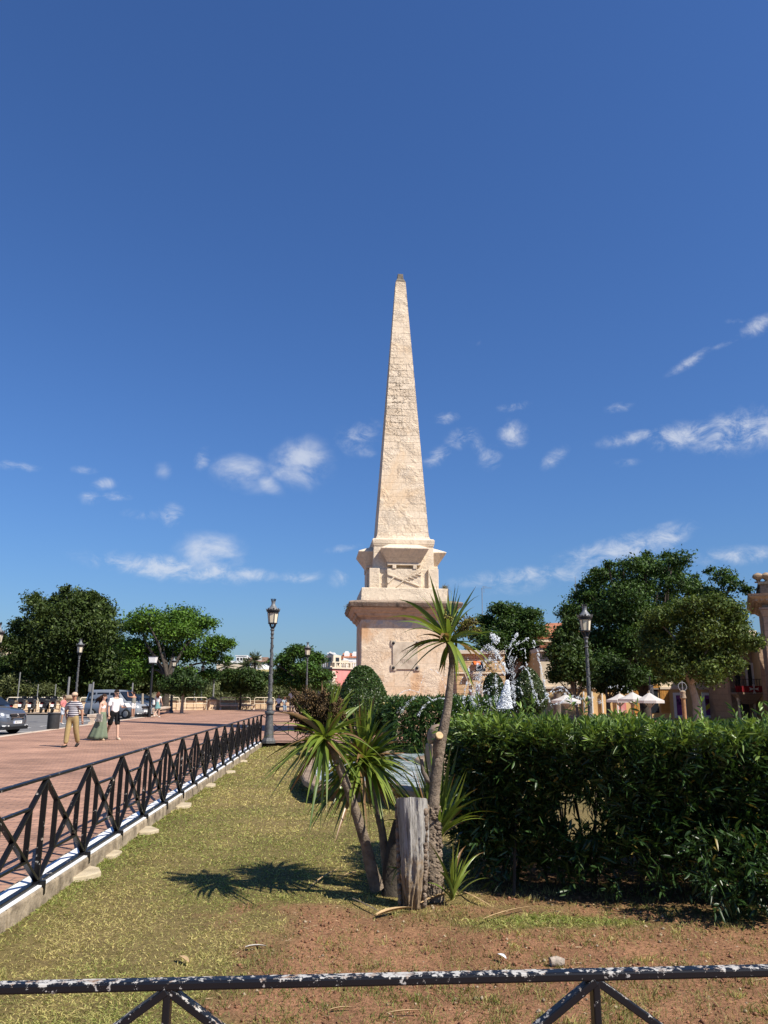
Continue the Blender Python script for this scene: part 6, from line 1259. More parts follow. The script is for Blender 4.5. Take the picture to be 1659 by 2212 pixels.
# right side
B = Bld('stone_house', 'honey coloured ashlar house behind the fountain spray', 985, 1090, 1408, 66, -1.25, 8, M['ashlar'])
B.band('cornice', 1409, .3, M['trim'], .3); B.band('string_course', 1454, .14, M['trim'], .08)
o = B.window(1030, 1044, 1430, 1450, bars=False); B.rect('balcony_rail', 1026, 1048, 1444, 1451, M['dark'], .35, .04); 
a0, a1 = B.L(1022, 1428), B.L(1036, 1434); MB().add([(a0[0], -.05, a0[1]), (a1[0], -.05, a0[1]), (a1[0], -.8, a1[1]), (a0[0], -.8, a1[1]), (a0[0], -.05, a0[1] - .1), (a1[0], -.05, a0[1] - .1), (a1[0], -.8, a1[1] - .1), (a0[0], -.8, a1[1] - .1)], [(0, 1, 2, 3), (7, 6, 5, 4), (0, 4, 5, 1), (1, 5, 6, 2), (2, 6, 7, 3), (3, 7, 4, 0)]).build('awning', mat('orange_awning', (.72, .16, .03), .8, .1), B.t)
B.rect('door', 1014, 1021, 1480, 1535, M['maroon'], .02); B.rect('door', 1029, 1038, 1480, 1535, M['maroon'], .02); B.rect('door_surround', 1040, 1044, 1478, 1535, M['trim'], .03); B.rect('poster_panel', 1066, 1080, 1484, 1512, M['poster'], .03)
B = Bld('pink_palace', 'pinkish plaster building with a round pediment, half hidden behind the fountain and trees', 1091, 1216, 1380, 68, -1.25, 9, plaster('rose_plaster', (.62, .42, .31)))
B.band('cornice', 1382, .4, M['trim'], .35); B.band('string_course', 1452, .22, M['trim'], .15)
p0 = B.L(1146, 1450); p1 = B.L(1182, 1450); R = (p1[0] - p0[0]) / 2; zc = p0[1] + .2; pts = [((p0[0] + p1[0]) / 2 + R * math.cos(a), zc + R * .95 * math.sin(a)) for a in np.linspace(0, math.pi, 14)]
MB().prism(pts, lambda u, v, s: Vector((u, s, v)), -.4, .0).build('pediment', M['trim'], B.t, bevel=.03)
for x in (1100, 1128, 1192): B.window(x, x + 14, 1400, 1436)
for x in (1104, 1150, 1190): B.rect('door', x, x + 18, 1470, 1535, M['pane'], .02)
B.band('roof_edge', 1378, .25, M['tile'], .4)
B = Bld('tiled_house', 'house with a sloping terracotta tiled roof between the trees right of the obelisk', 1164, 1262, 1372, 86, -1.25, 12, M['white_wall'])
b = MB(); a0, a1, a2 = B.L(1164, 1370), B.L(1258, 1370), B.L(1206, 1336); q = B.L(1250, 1334)
b.add([(a0[0] - .6, -.5, a0[1]), (a1[0] + .4, -.5, a1[1] - .5), (q[0] + 1, 6, q[1]), (a2[0], 6, a2[1]), (a0[0] - .6, 12, a0[1]), (a1[0] + .4, 12, a1[1])], [(0, 1, 2, 3), (4, 3, 2, 5), (0, 3, 4), (1, 5, 2), (0, 4, 5, 1)]); b.build('roof', M['tile'], B.t)
B.rect('roof_parapet', 1212, 1224, 1358, 1369, M['white_wall'], .6, .5)
for lab, x, yb, yt, Y in [('roof aerial with side arm against the sky right of the palm leaves', 1041, 1345, 1270, 80), ('tall thin roof aerial beside the big right-hand tree', 1243, 1335, 1255, 90)]:
    b0, T = at(x, yb, Y), at(x, yt, Y); b0.z = 3; tt = thing('roof_aerial', lab, 'aerial', b0); v = T - b0; MB().tube([(0, 0, 0), v], .035, 6).build('mast', M['steel'], tt)
    if x < 1100: MB().bar(v, v + Vector((1.0, 0, 0)), .03, .03).bar(v + Vector((.2, 0, -.5)), v + Vector((.2, 0, .2)), .03, .03).bar(v + Vector((.0, 0, .15)), v + Vector((.5, 0, .15)), .02, .02).build('antenna_arm', M['steel'], tt)
    else: MB().tube([v * .97, v * 1.0 + Vector((0, 0, .5))], .02, 5).build('tip', M['steel'], tt)
# long ochre building
B = Bld('ochre_building', 'long ochre plaster building with wooden shutters and poster windows behind the trees at right', 1165, 1568, 1400, 62, -1.25, 10, M['ochre'])
B.rect('upper_wall', 1165, 1568, 1404, 1484, M['pale_plaster'], -.02, .06); B.band('string_course', 1486, .2, M['trim'], .14); B.band('cornice', 1402, .5, M['trim'], .4)
B.band('roof_edge', 1398, .2, M['tile'], .5)
for x in (1240, 1300, 1360, 1424, 1480, 1530): B.window(x, x + 17, 1425, 1464)
B.rect('doorway', 1404, 1424, 1489, 1540, M['pane'], .02)
for x0, x1 in ((1364, 1381), (1425, 1448)):
    o = B.rect('shutter', x0, x1, 1489, 1540, M['wood_door'], .05)
    for k in (.28, .72):
        xx = x0 + (x1 - x0) * k; w_ = (x1 - x0) * .17
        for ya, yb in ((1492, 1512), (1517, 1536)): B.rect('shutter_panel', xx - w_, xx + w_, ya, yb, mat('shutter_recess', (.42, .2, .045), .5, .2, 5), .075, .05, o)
B.rect('lintel_panel', 1396, 1424, 1478, 1486, M['wood_door'], .1, .1)
for x0, x1, k in ((1459, 1478, 0), (1521, 1542, 1)):
    o = B.window(x0, x1, 1502, 1545, M['purple'], .2, M['white_wall'], False)
    if k == 0:
        for dx, dy, r_ in ((5, 1513, 2.4), (12, 1512, 3.0), (9, 1519, 3.2), (14, 1521, 2.2)): B.rect('poster_figure', x0 + dx - r_, x0 + dx + r_, dy - r_, dy + r_, mat('dark_purple_print', (.05, .012, .08), .5, .1), .055, .03, o)
    else:
        a, b_ = B.L(x0 + 1, 1532), B.L(x1 - 5, 1520); MB().bar((a[0], -.075, a[1]), (b_[0], -.075, b_[1]), .02, .28, (0, 0, 1)).build('poster_stripe', M['yellow'], o); B.rect('poster_figure', x0 + 1, x1 - 4, 1510, 1520, mat('dark_wine_print', (.08, .01, .03), .5, .1), .05, .02, o)
B.rect('poster_panel', 1334, 1353, 1507, 1540, M['poster'], .04)
for x in (1258, 1276, 1298, 1330): B.rect('pilaster', x, x + 5, 1494, 1540, M['white_wall'], .1, .14)
# balcony building with the red banner
B = Bld('balcony_building', 'brown stone building with a crimson banner and white cross on its balcony', 1569, 1650, 1397, 58, -1.25, 9, M['baroque'])
B.gable('roof', .9, M['tile'], .4); B.band('cornice', 1402, .3, M['baroque'], .3)
B.window(1583, 1600, 1440, 1482, None, .14, M['baroque'], False); B.window(1612, 1626, 1436, 1482, None, .14, M['white_wall'], False)
x0, z1 = B.L(1577, 1496.5); x1, _ = B.L(1640, 1496.5); b = MB(); b.box(((x0 + x1) / 2, -.55, z1 - .05), (x1 - x0, 1.1, .14)); b.loft([[(x0 + .7, -.5, z1 - .8), (x1 - .7, -.5, z1 - .8), (x1 - .7, 0, z1 - .8), (x0 + .7, 0, z1 - .8)], [(x0 + .1, -1.05, z1 - .12), (x1 - .1, -1.05, z1 - .12), (x1 - .1, 0, z1 - .12), (x0 + .1, 0, z1 - .12)]]); bal = b.build('balcony', M['baroque'], B.t, bevel=.02)
b = MB()
for k in range(12): b.bar((x0 + (x1 - x0) * k / 11, -1.02, z1), (x0 + (x1 - x0) * k / 11, -1.02, z1 + .95), .03, .03)
b.bar((x0, -1.02, z1 + .95), (x1, -1.02, z1 + .95), .06, .04); b.build('balcony_rail', M['dark'], bal)
ba = thing('banner', 'crimson cloth banner with a white eight-pointed cross hung along the balcony', 'banner', (B.t.location.x, B.t.location.y, B.t.location.z))
zt, zb = B.L(1600, 1482)[1], B.L(1600, 1495.5)[1]; n = 26; fr = [((x0 - .05) + (x1 - x0 + .1) * i / n, -1.09 - .018 * math.sin(i * 1.9) - .01 * math.sin(i * 4.1)) for i in range(n + 1)]; bk = [(x, y + .03) for x, y in reversed(fr)]
b = MB(); b.loft([[(x, y, zb + .02) for x, y in fr + bk], [(x, y, zt) for x, y in fr + bk]]); b.build('cloth', M['banner'], ba)
cx, cz = B.L(1613.5, 1488.5); s = .36; pts = []
for k in range(4):
    a = k * math.pi / 2 + math.pi / 2
    for u, v in ((-.06, .07), (-.3, .96), (0, .78), (.3, .96), (.06, .07)): pts.append((cx + s * (-u * math.sin(a) * -1 * -1 + v * math.cos(a)) if False else cx + s * (v * math.cos(a) + u * math.sin(a)), cz + s * (v * math.sin(a) - u * math.cos(a))))
b = MB(); b.prism(pts, lambda u, v, w: Vector((u, w, v)), -1.115, -1.135)
b.build('cross', mat('white_cloth', (.75, .72, .68), .8, .05), ba)
o = B.rect('doorway', 1597, 1621, 1514, 1560, M['pane'], .02)
for x in (1590, 1623): B.rect('door_column', x, x + 6, 1514, 1560, M['trim'], .25, .3); 
B.rect('lintel', 1587, 1632, 1507, 1514, M['trim'], .3, .35); MB().sphere((*[(B.L(1611, 1510)[0]), -.5], B.L(1611, 1510)[1]), (.28, .28, .1), 10, 6).build('entrance_lamp', M['dark'], B.t)
B = Bld('ochre_building', 'narrow ochre wall strip with stone edge between the banner balcony and the columned building', 1648, 1668, 1375, 56, -1.25, 6, M['ochre']); B.band('cornice', 1384, .25, M['baroque'], .2); B.rect('stone_edge', 1648, 1652, 1386, 1540, M['baroque'], .05)
B = Bld('white_house', 'plain cream tower block rising behind the tree at the right edge', 1590, 1634, 1362, 95, -1.25, 6, M['pale_plaster'])
# columned baroque building at the right edge
c = at(1650, 1345, 48); t = thing('columned_building', 'tall brown baroque stone building with cornice and stone urns cut by the right edge', 'building', (c.x, 48, -1.25), rad(-24)); zz = lambda y: at(1640, y, 48).z + 1.25
Hc = zz(1294); MB().box((6, 4, Hc / 2), (12, 8, Hc)).build('wall', M['baroque'], t)
b = MB(); b.loft([[(-.05, -.05, Hc - .35), (12, -.05, Hc - .35), (12, 8, Hc - .35), (-.05, 8, Hc - .35)], [(-.25, -.25, Hc - .2), (12, -.25, Hc - .2), (12, 8, Hc - .2), (-.25, 8, Hc - .2)], [(-.7, -.7, Hc + .12), (12, -.7, Hc + .12), (12, 8, Hc + .12), (-.7, 8, Hc + .12)], [(-.75, -.75, Hc + .28), (12, -.75, Hc + .28), (12, 8, Hc + .28), (-.75, 8, Hc + .28)]]); b.build('cornice', M['baroque'], t)
b = MB()
for k in range(30): b.box((-.3 + k * .3, -.35, Hc - .08), (.14, .3, .14)); b.box((-.35, -.2 + k * .3, Hc - .08), (.3, .14, .14))
b.build('dentils', M['baroque'], t)
zp = zz(1262); MB().box((5.8, 3.8, (Hc + .28 + zp) / 2), (11.6, 7.6, zp - Hc - .28)).box((5.8, 3.8, zp + .06), (11.8, 7.8, .14)).build('parapet', M['ob_dark'], t)
zk = zz(1360); zcap = zz(1334); zped = zz(1476)
for x in (.45, 2.1, 4.4):
    b = MB(); b.box((x, -.12, (zped + zcap) / 2), (.95, .3, zcap - zped)); b.box((x, -.16, zped - .15), (1.15, .45, .3)); b.box((x, -.16, zped - 1.2), (1.1, .38, 1.8)); p_ = b.build('pilaster', M['baroque'], t, bevel=.02)
    b = MB(); b.loft([[(x - .47, -.28, zcap), (x + .47, -.28, zcap), (x + .47, 0, zcap), (x - .47, 0, zcap)], [(x - .62, -.42, zcap + .45), (x + .62, -.42, zcap + .45), (x + .62, 0, zcap + .45), (x - .62, 0, zcap + .45)]]); b.box((x, -.2, zcap + .52), (1.3, .5, .12)); b.build('capital', M['baroque'], p_)
for lab, y in (('front', 0),): pass
for dx, dy in ((-.05, .25), (.42, .25)):
    b = MB(); u = .5; zb2 = zp + .13; hu = zz(1236) - zb2; b.lathe([(.22, 0), (.24, .06), (.1, .14 * hu), (.16, .3 * hu), (.3, .45 * hu), (.33, .56 * hu), (.36, .58 * hu), (.3, .62 * hu), (.33, .68 * hu), (.26, .84 * hu), (.08, .97 * hu), (.02, hu)], 14, (dx, dy, zb2)); b.build('urn', M['tan_stone'], t, smooth=40)
b = MB(); b.box((1.2, -.03, zz(1440)), (.5, .1, 1.2)); b.build('slit_window', M['pane'], t)
# ------------------------------------------------------------------ vehicles
def car_paint(name, c, metal=.5): 
    m = mat(name, c, .28, .04, 2, metal=metal, spec=.5, coat=.6); return m
M['glass'] = mat('tinted_car_glass', (.012, .016, .022), .08, .1, 2, spec=.3); M['chrome'] = mat('bright_metal_trim', (.6, .6, .6), .2, .05, metal=.9); M['plate'] = mat('number_plate_white', (.8, .8, .78), .4, .03); M['lens'] = mat('clear_headlamp', (.26, .28, .3), .1, .1, 8, spec=.8); M['lowblack'] = mat('unpainted_bumper_plastic', (.03, .031, .033), .6, .15, 8); M['plate_blue'] = mat('plate_blue_band', (.03, .1, .4), .4, .05); M['plate_ink'] = mat('plate_black_ink', (.02, .02, .02), .5, .05)
def make_car(label, loc, rz, paint, plate=None, L=4.4, H=1.78, emblem=False, bumper=None, seed=0):
    t = thing('parked_car', label, 'car', loc, rz); k = L / 4.4; bumper = bumper or paint
    def ring(y, w, z0, z1, r=.12):
        zs = [(w - r, z0), (w, z0 + r), (w + .01, (z0 + z1) / 2), (w - .03, z1 - r), (w - r - .05, z1)]; return [(x, y * k, z) for x, z in zs] + [(-x, y * k, z) for x, z in reversed(zs)]
    st = [(-2.24, .40, .36, .64), (-2.17, .66, .28, .80), (-2.04, .82, .23, .94), (-1.9, .89, .22, .99), (-1.7, .93, .2, 1.04), (-1.25, .93, .2, 1.1), (-.4, .93, .2, 1.14), (1.4, .93, .2, 1.15), (2.0, .92, .22, 1.14), (2.17, .86, .28, 1.05)]
    MB().loft([ring(*s) for s in st]).build('body', paint, t, smooth=50)
    h = H
    def rg(y, wb, wt, zt): zb = 1.06; return [(wb, y * k, zb), (wb - .02, y * k, zb + (zt - zb) * .35), (wt, y * k, zt - .07), (wt - .12, y * k, zt), (-wt + .12, y * k, zt), (-wt, y * k, zt - .07), (-wb + .02, y * k, zb + (zt - zb) * .35), (-wb, y * k, zb)]
    cab = [(-1.28, .86, .8, 1.12), (-.95, .87, .78, 1.36), (-.45, .88, .74, h - .1), (-.1, .88, .74, h - .02), (.6, .88, .74, h), (1.7, .88, .74, h - .02), (2.0, .87, .73, h - .1), (2.14, .86, .78, 1.2)]
    MB().loft([rg(*c) for c in cab]).build('cabin', paint, t, smooth=50)
    w = MB(); w.add([(-.74, -1.22 * k, 1.17), (.74, -1.22 * k, 1.17), (.66, -.5 * k, h - .15), (-.66, -.5 * k, h - .15)], [(0, 1, 2, 3)]); w.v = [(x, y - .035, z + .03) for x, y, z in w.v]; w.build('windscreen', M['glass'], t)
    for s in (-1, 1):
        b = MB(); 
        for y0, y1, ys in ((-.9, .15, -.45), (.25, 1.25, .25), (1.35, 1.95, 1.35)):
            b.add([(s * .895, y0 * k, 1.16), (s * .895, y1 * k, 1.16), (s * .775, (y1 - .02) * k, h - .2), (s * .775, ys * k, h - .2)], [(0, 1, 2, 3)])
        b.build('side_window', M['glass'], t)
        MB().add([(s * .955, -.85 * k, 1.1), (s * .955, .2 * k, 1.1), (s * .955, .2 * k, .35), (s * .955, -.85 * k, .35)], [(0, 1, 2, 3)]).build('door', paint, t)
        MB().box((s * .958, 0.1 * k, 1.0), (.03, .16, .035)).build('door_handle', M['lowblack'], t)
        b = MB(); b.sphere((s * 1.03, -.78 * k, 1.2), (.1, .07, .075), 10, 6); b.bar((s * .88, -.78 * k, 1.17), (s * 1.0, -.78 * k, 1.19), .05, .05); b.build('wing_mirror', M['lowblack'], t, smooth=40)
        b = MB(); b.add([(s * .86, -1.86 * k, .86), (s * .88, -1.95 * k, .72), (s * .5, -2.2 * k, .68), (s * .47, -2.16 * k, .82)], [(0, 1, 2, 3)]); b.v = [(x + s * .03, y - .035, z) for x, y, z in b.v]; b.build('headlight', M['lens'], t)
        MB().box((s * .64, -2.17 * k, .36), (.32, .06, .035), s * .35).build('running_light', M['plate'], t)
        for y in (-1.36, 1.42):
            wh = MB(); prof = [(.3, -.1), (.33, -.09), (.34, 0), (.33, .09), (.3, .1)]; R = Matrix.Rotation(rad(90), 3, 'Y'); wh.lathe(prof, 20); wh.v = [tuple(R @ Vector(v) + Vector((s * .86, y * k, .33))) for v in wh.v]; o = wh.build('wheel', M['black_rub'], t, smooth=50)
            ri = MB(); ri.lathe([(.21, -.02), (.2, .02), (.05, .035)], 14); ri.v = [tuple(R @ Vector((v[0], v[1], v[2] * s)) + Vector((s * .965, y * k, .33))) for v in ri.v]; ri.build('rim', M['steel'], o)
            ar = MB(); ar.lathe([(.385, -.01), (.385, .012)], 20); ar.v = [tuple(R @ Vector(v) + Vector((s * .925, y * k, .35))) for v in ar.v]; ar.build('wheel_arch', M['lowblack'], t)
    MB().prism([(-.46, .83), (.46, .83), (.36, .69), (-.36, .69)], lambda a, b, s: Vector((a, s, b)), -2.2 * k, -2.235 * k).build('grille', M['dark'], t)
    MB().bar((-.48, -2.22 * k, .845), (.48, -2.22 * k, .845), .03, .02).bar((-.37, -2.235 * k, .68), (.37, -2.235 * k, .68), .03, .02).build('grille_trim', M['chrome'], t)
    if emblem:
        b = MB(); b.bar((-.05, -2.25 * k, .71), (.03, -2.25 * k, .78), .02, .03); b.bar((.03, -2.25 * k, .78), (-.03, -2.25 * k, .82), .02, .025); b.bar((.0, -2.25 * k, .75), (.06, -2.25 * k, .71), .02, .025); b.build('emblem', M['chrome'], t)
    MB().loft([[(-.8, -2.16 * k, .2), (.8, -2.16 * k, .2), (.8, -1.9 * k, .2), (-.8, -1.9 * k, .2)], [(-.74, -2.235 * k, .32), (.74, -2.235 * k, .32), (.8, -1.9 * k, .32), (-.8, -1.9 * k, .32)], [(-.6, -2.225 * k, .38), (.6, -2.225 * k, .38), (.7, -1.9 * k, .38), (-.7, -1.9 * k, .38)]]).build('lower_bumper', M['lowblack'], t)
    MB().bar((-.4, -2.205 * k, .63), (.4, -2.205 * k, .63), .06, .06).build('air_intake', M['dark'], t)
    pl = MB().box((0, -2.25 * k, .5), (.52, .02, .115)).build('number_plate', M['plate'], t)
    if plate: MB().box((-.24, -2.262 * k, .5), (.035, .006, .11)).build('country_band', M['plate_blue'], pl); text_mesh('plate_characters', plate, .105, M['plate_ink'], pl, (.02, -2.263 * k, .5), (rad(90), 0, 0), .001, .78)
    return t
fc = gp(31, 1586, -.12); th = rad(77); fw = Vector((math.sin(th), -math.cos(th), 0)); ctr = fc - fw * 2.15
make_car('grey metallic car facing the camera at the left edge, front end showing', (ctr.x, ctr.y, -.12), th, car_paint('grey_metallic_paint', (.13, .145, .17)), '2407 KYW', emblem=True)
fc = gp(312, 1549, 0); th = rad(66); fw = Vector((math.sin(th), -math.cos(th), 0)); ctr = fc - fw * 2.25
make_car('pale grey-white van-like car parked side-on behind the couple', (ctr.x, ctr.y, -.12), th, car_paint('pale_grey_paint', (.24, .26, .28), .15), None, 4.7, 1.92)
fc = gp(318, 1543, -.12); th = rad(60); fw = Vector((math.sin(th), -math.cos(th), 0)); ctr = fc - fw * 2.0 + Vector((0, 2.0, 0))
make_car('dark blue car half hidden behind the front of the pale van', (ctr.x, ctr.y, -.12), th, car_paint('dark_blue_paint', (.03, .05, .085), .4), None, 4.2, 1.6)
def make_scooter():
    t = thing('motor_scooter', 'x', 'scooter', (0, 0, 0), 0, 'scooters parked along the sea wall'); R = Matrix.Rotation(rad(90), 3, 'Y')
    for y in (-.62, .62):
        w = MB(); w.lathe([(.2, -.06), (.25, -.05), (.265, 0), (.25, .05), (.2, .06), (.06, .05), (.06, -.05)], 18); w.v = [tuple(R @ Vector(v) + Vector((0, y, .265))) for v in w.v]; w.build('wheel', M['black_rub'], t, smooth=50)
    def rg(y, w, z0, z1): return [(w, y, z0), (w * 1.05, y, (z0 + z1) / 2), (w * .7, y, z1), (-w * .7, y, z1), (-w * 1.05, y, (z0 + z1) / 2), (-w, y, z0)]
    b = MB(); b.loft([rg(-.82, .08, .62, .74), rg(-.6, .17, .42, .78), (rg(-.2, .2, .3, .76)), rg(.1, .19, .28, .5), rg(.35, .17, .28, .4), rg(.5, .2, .3, .95), rg(.66, .16, .45, 1.0), rg(.75, .06, .6, .8)]); b.build('body', M['dark'], t, smooth=50)
    b = MB(); b.loft([rg(-.75, .1, .76, .83), rg(-.5, .17, .76, .86), rg(-.1, .16, .74, .84), rg(.15, .1, .72, .8)]); b.build('seat', M['black_rub'], t, smooth=50)
    b = MB(); b.loft([rg(-.98, .15, .88, 1.12), rg(-.85, .2, .86, 1.2), rg(-.6, .2, .86, 1.2), rg(-.5, .16, .88, 1.12)]); b.build('top_case', M['dark'], t, smooth=50)
    b = MB(); b.tube([(-.34, .42, 1.02), (0, .5, 1.0), (.34, .42, 1.02)], .022, 6); b.build('handlebar', M['steel'], t)
    for s in (-1, 1): b = MB(); b.tube([(s * .22, .45, 1.02), (s * .3, .42, 1.2)], .012, 5); b.sphere((s * .32, .42, 1.24), (.07, .02, .05), 8, 5); b.build('mirror', M['dark'], t)
    b = MB(); b.box((0, -.88, .58), (.24, .02, .2)); b.build('number_plate', M['plate'], t); b = MB(); b.box((0, -.86, .75), (.2, .04, .07)); b.build('tail_light', mat('red_lens', (.35, .01, .01), .3, .1), t); b = MB(); b.tube([(.16, -.2, .3), (.18, -.75, .36)], [.04, .055], 8); b.build('exhaust', M['steel'], t)
    b = MB(); b.add([(-.22, .6, .98), (.22, .6, .98), (.18, .5, 1.32), (-.18, .5, 1.32)], [(0, 1, 2, 3)]); b.build('windshield', M['glass'], t)
    return t
sc = make_scooter()
for i, (x, y, rz, lab) in enumerate([(44, 1539.5, .25, 'black scooter second in the row'), (66, 1540, .2, 'black scooter third in the row, by the bend of the railing'), (93, 1540, .1, 'black upright scooter fourth in the row, second from the bin'), (112, 1539.5, .3, 'black scooter last in the row, nearest the litter bin'), (18, 1545, .5, 'dark motor scooter rising behind the grey car bonnet at the left edge')]):
    p = gp(x, y, -.02); o = sc if i == 0 else copy_tree(sc); o.location = (p.x, p.y, -.02 if i < 4 else -.12); o.rotation_euler = (0, rad(4), rz); o['label'] = lab
sc['label'] = 'black scooter second in the row, just right of the grey car windscreen'
# ------------------------------------------------------------------ people
SK = {'pale': mat('fair_skin', (.52, .32, .23), .55, .08, 12), 'tan': mat('sun_tanned_skin', (.40, .215, .135), .55, .08, 12)}
INK = mat('dark_eyes_and_brows', (.03, .018, .014), .5, .1); LIP = mat('lips', (.36, .13, .11), .5, .1)
def skin_mesh(V, E, R, sub=2):
    me = bpy.data.meshes.new('tmp'); me.from_pydata([tuple(v) for v in V], E, []); me.update(); o = bpy.data.objects.new('tmp', me); C.objects.link(o)
    md = o.modifiers.new('skin', 'SKIN'); md.use_smooth_shade = True
    if not me.skin_vertices: raise RuntimeError('no skin layer')
    for i, r in enumerate(R): me.skin_vertices[0].data[i].radius = r if hasattr(r, '__len__') else (r, r); me.skin_vertices[0].data[i].use_root = (i == 0)
    sb = o.modifiers.new('sub', 'SUBSURF'); sb.levels = sub; sb.render_levels = sub
    dg = bpy.context.evaluated_depsgraph_get(); dg.update(); m2 = bpy.data.meshes.new_from_object(o.evaluated_get(dg)); vs = [tuple(v.co) for v in m2.vertices]; fs = [tuple(p.vertices) for p in m2.polygons]
    bpy.data.objects.remove(o); bpy.data.meshes.remove(me); bpy.data.meshes.remove(m2); return vs, fs
def person(label, loc, rz, h, skin, legs, arms, build=1.0, head_dir=(0, -1, 0), lean=0.0, wear=()):
    """legs: {side: (thigh swing, knee bend)}; arms: {side: (upper dir, fore dir)}; faces local -y, +x is to the viewer's right"""
    t = thing('person', label, 'person', loc, rz); t.scale = (h / 1.8,) * 3; V3 = Vector; b = build; J = {}
    J['pelvis'] = V3((0, 0, .96)); ln = lambda z: V3((0, -math.sin(lean) * (z - .96), 0))
    for n, z in (('waist', 1.10), ('chest', 1.28), ('upper', 1.42), ('neck', 1.52)): J[n] = V3((0, 0, z)) + ln(z)
    hd = V3(head_dir).normalized(); J['jaw'] = V3((0, 0, 1.585)) + ln(1.585) + hd * .025; J['head'] = V3((0, 0, 1.67)) + ln(1.67) + hd * .03; J['crown'] = V3((0, 0, 1.755)) + ln(1.755) + hd * .015
    toes = []
    for s, (a, kb) in legs.items():
        hip = V3((s * .095 * b, 0, .9)); kn = hip + V3((s * .01, -math.sin(a), -math.cos(a))) * .43; an = kn + V3((0, -math.sin(a - kb), -math.cos(a - kb))) * .42
        J[f'hip{s}'], J[f'knee{s}'], J[f'ankle{s}'] = hip, kn, an
    low = min(J[f'ankle{s}'].z for s in legs); dz = .085 - low
    for k in J: J[k] = J[k] + V3((0, 0, dz))
    for s, (u, l) in arms.items():
        sh = J['upper'] + V3((s * .185 * b, 0, -.02)); el = sh + V3(u).normalized() * .29; wr = el + V3(l).normalized() * .25; J[f'sh{s}'], J[f'el{s}'], J[f'wr{s}'] = sh, el, wr; J[f'hand{s}'] = wr + V3(l).normalized() * .08
    for s in legs: J[f'toe{s}'] = J[f'ankle{s}'] + V3((s * .02, -.14, -.045 if J[f'ankle{s}'].z < .12 else -.10))
    names = ['pelvis', 'waist', 'chest', 'upper', 'neck', 'jaw', 'head', 'crown']; E = [(0, 1), (1, 2), (2, 3), (3, 4), (4, 5), (5, 6), (6, 7)]; R = [(.14 * b, .11 * b), (.13 * b, .10 * b), (.155 * b, .11 * b), (.12 * b, .09 * b), .056, (.072, .08), (.088, .10), (.058, .066)]
    for s in legs:
        i = len(names); names += [f'hip{s}', f'knee{s}', f'ankle{s}', f'toe{s}']; E += [(0, i), (i, i + 1), (i + 1, i + 2), (i + 2, i + 3)]; R += [.092 * b, .058, .042, .036]
    for s in arms:
        i = len(names); names += [f'sh{s}', f'el{s}', f'wr{s}', f'hand{s}']; E += [(3, i), (i, i + 1), (i + 1, i + 2), (i + 2, i + 3)]; R += [.056 * b, .042, .03, .034]
    vs, fs = skin_mesh([J[n] for n in names], E, R); mb = MB(); mb.add(vs, fs)
    up = V3((0, 0, 1)); sd = hd.cross(up).normalized()
    for s in arms:     # five fingers, unequal and curled
        d = (J[f'hand{s}'] - J[f'wr{s}']).normalized(); ac = d.cross(V3((0, 1, 0))); ac = ac if ac.length > .2 else d.cross(V3((1, 0, 0))); ac.normalize(); pn = ac.cross(d)
        for k in range(4): f0 = J[f'hand{s}'] + ac * (.027 - .018 * k) + d * .01; lg = (.07, .08, .075, .058)[k]; mb.tube([f0, f0 + d * lg * .5 + pn * .008, f0 + d * lg * .85 + pn * .028], [.0095, .009, .0075], 6)
        f0 = J[f'wr{s}'] + d * .03 + ac * .03; mb.tube([f0, f0 + d * .035 + ac * .02, f0 + d * .065 + ac * .018 + pn * .012], [.011, .01, .008], 6)
    Hc = J['head']; mb.add(*[(lambda q: (q.v, q.f))(MB().sphere(Hc + hd * .098 - up * .012, (.016, .016, .024), 8, 5))][0])
    for e in (-1, 1): mb.sphere(Hc + sd * (e * .083) - up * .008, (.014, .02, .03), 8, 5)
    body = mb.build('body', [SK[skin], INK, LIP], t, smooth=True)
    fc = MB(); 
    for e in (-1, 1): fc.sphere(Hc + hd * .088 + sd * (e * .033) + up * .012, (.013, .013, .008), 8, 5); fc.bar(Hc + hd * .09 + sd * (e * .018) + up * .034, Hc + hd * .082 + sd * (e * .052) + up * .036, .012, .009)
    fc.build('eyes_and_brows', INK, body); MB().sphere(Hc + hd * .086 - up * .055, (.024, .018, .008), 8, 5).build('mouth', LIP, body)
    for w in wear: w(t, J, legs, arms, hd, sd, b)
    return t
def garment(name, m, chain, sleeves=None, sleeve_r=(.075, .068), ex=.02, legsr=None, sub=2):
    def f(t, J, legs, arms, hd, sd, b):
        V = []; E = []; R = []
        for n, r in chain:
            p = J[n] if isinstance(n, str) else J[n[0]] + Vector(n[1]); V.append(p); R.append((r[0] * b, r[1] * b)); 
            if len(V) > 1: E.append((len(V) - 2, len(V) - 1))
        if sleeves is not None:
            top = len(V) - 2
            for s in arms: i = len(V); V += [J[f'sh{s}'], J[f'sh{s}'].lerp(J[f'el{s}'], sleeves)]; R += [sleeve_r[0] * b, sleeve_r[1] * b]; E += [(top, i), (i, i + 1)]
        if legsr:
            end, r0, r1, r2 = legsr
            for s in legs:
                i = len(V); V += [J[f'hip{s}'], J[f'knee{s}'] if end > 1 else J[f'hip{s}'].lerp(J[f'knee{s}'], end)]; R += [r0 * b, r1]; E += [(0, i), (i, i + 1)]
                if end > 1: V.append(J[f'knee{s}'].lerp(J[f'ankle{s}'], end - 1)); R.append(r2); E.append((i + 1, i + 2))
        vs, fs = skin_mesh(V, E, R, sub); MB().add(vs, fs).build(name, m, t, smooth=True)
    return f
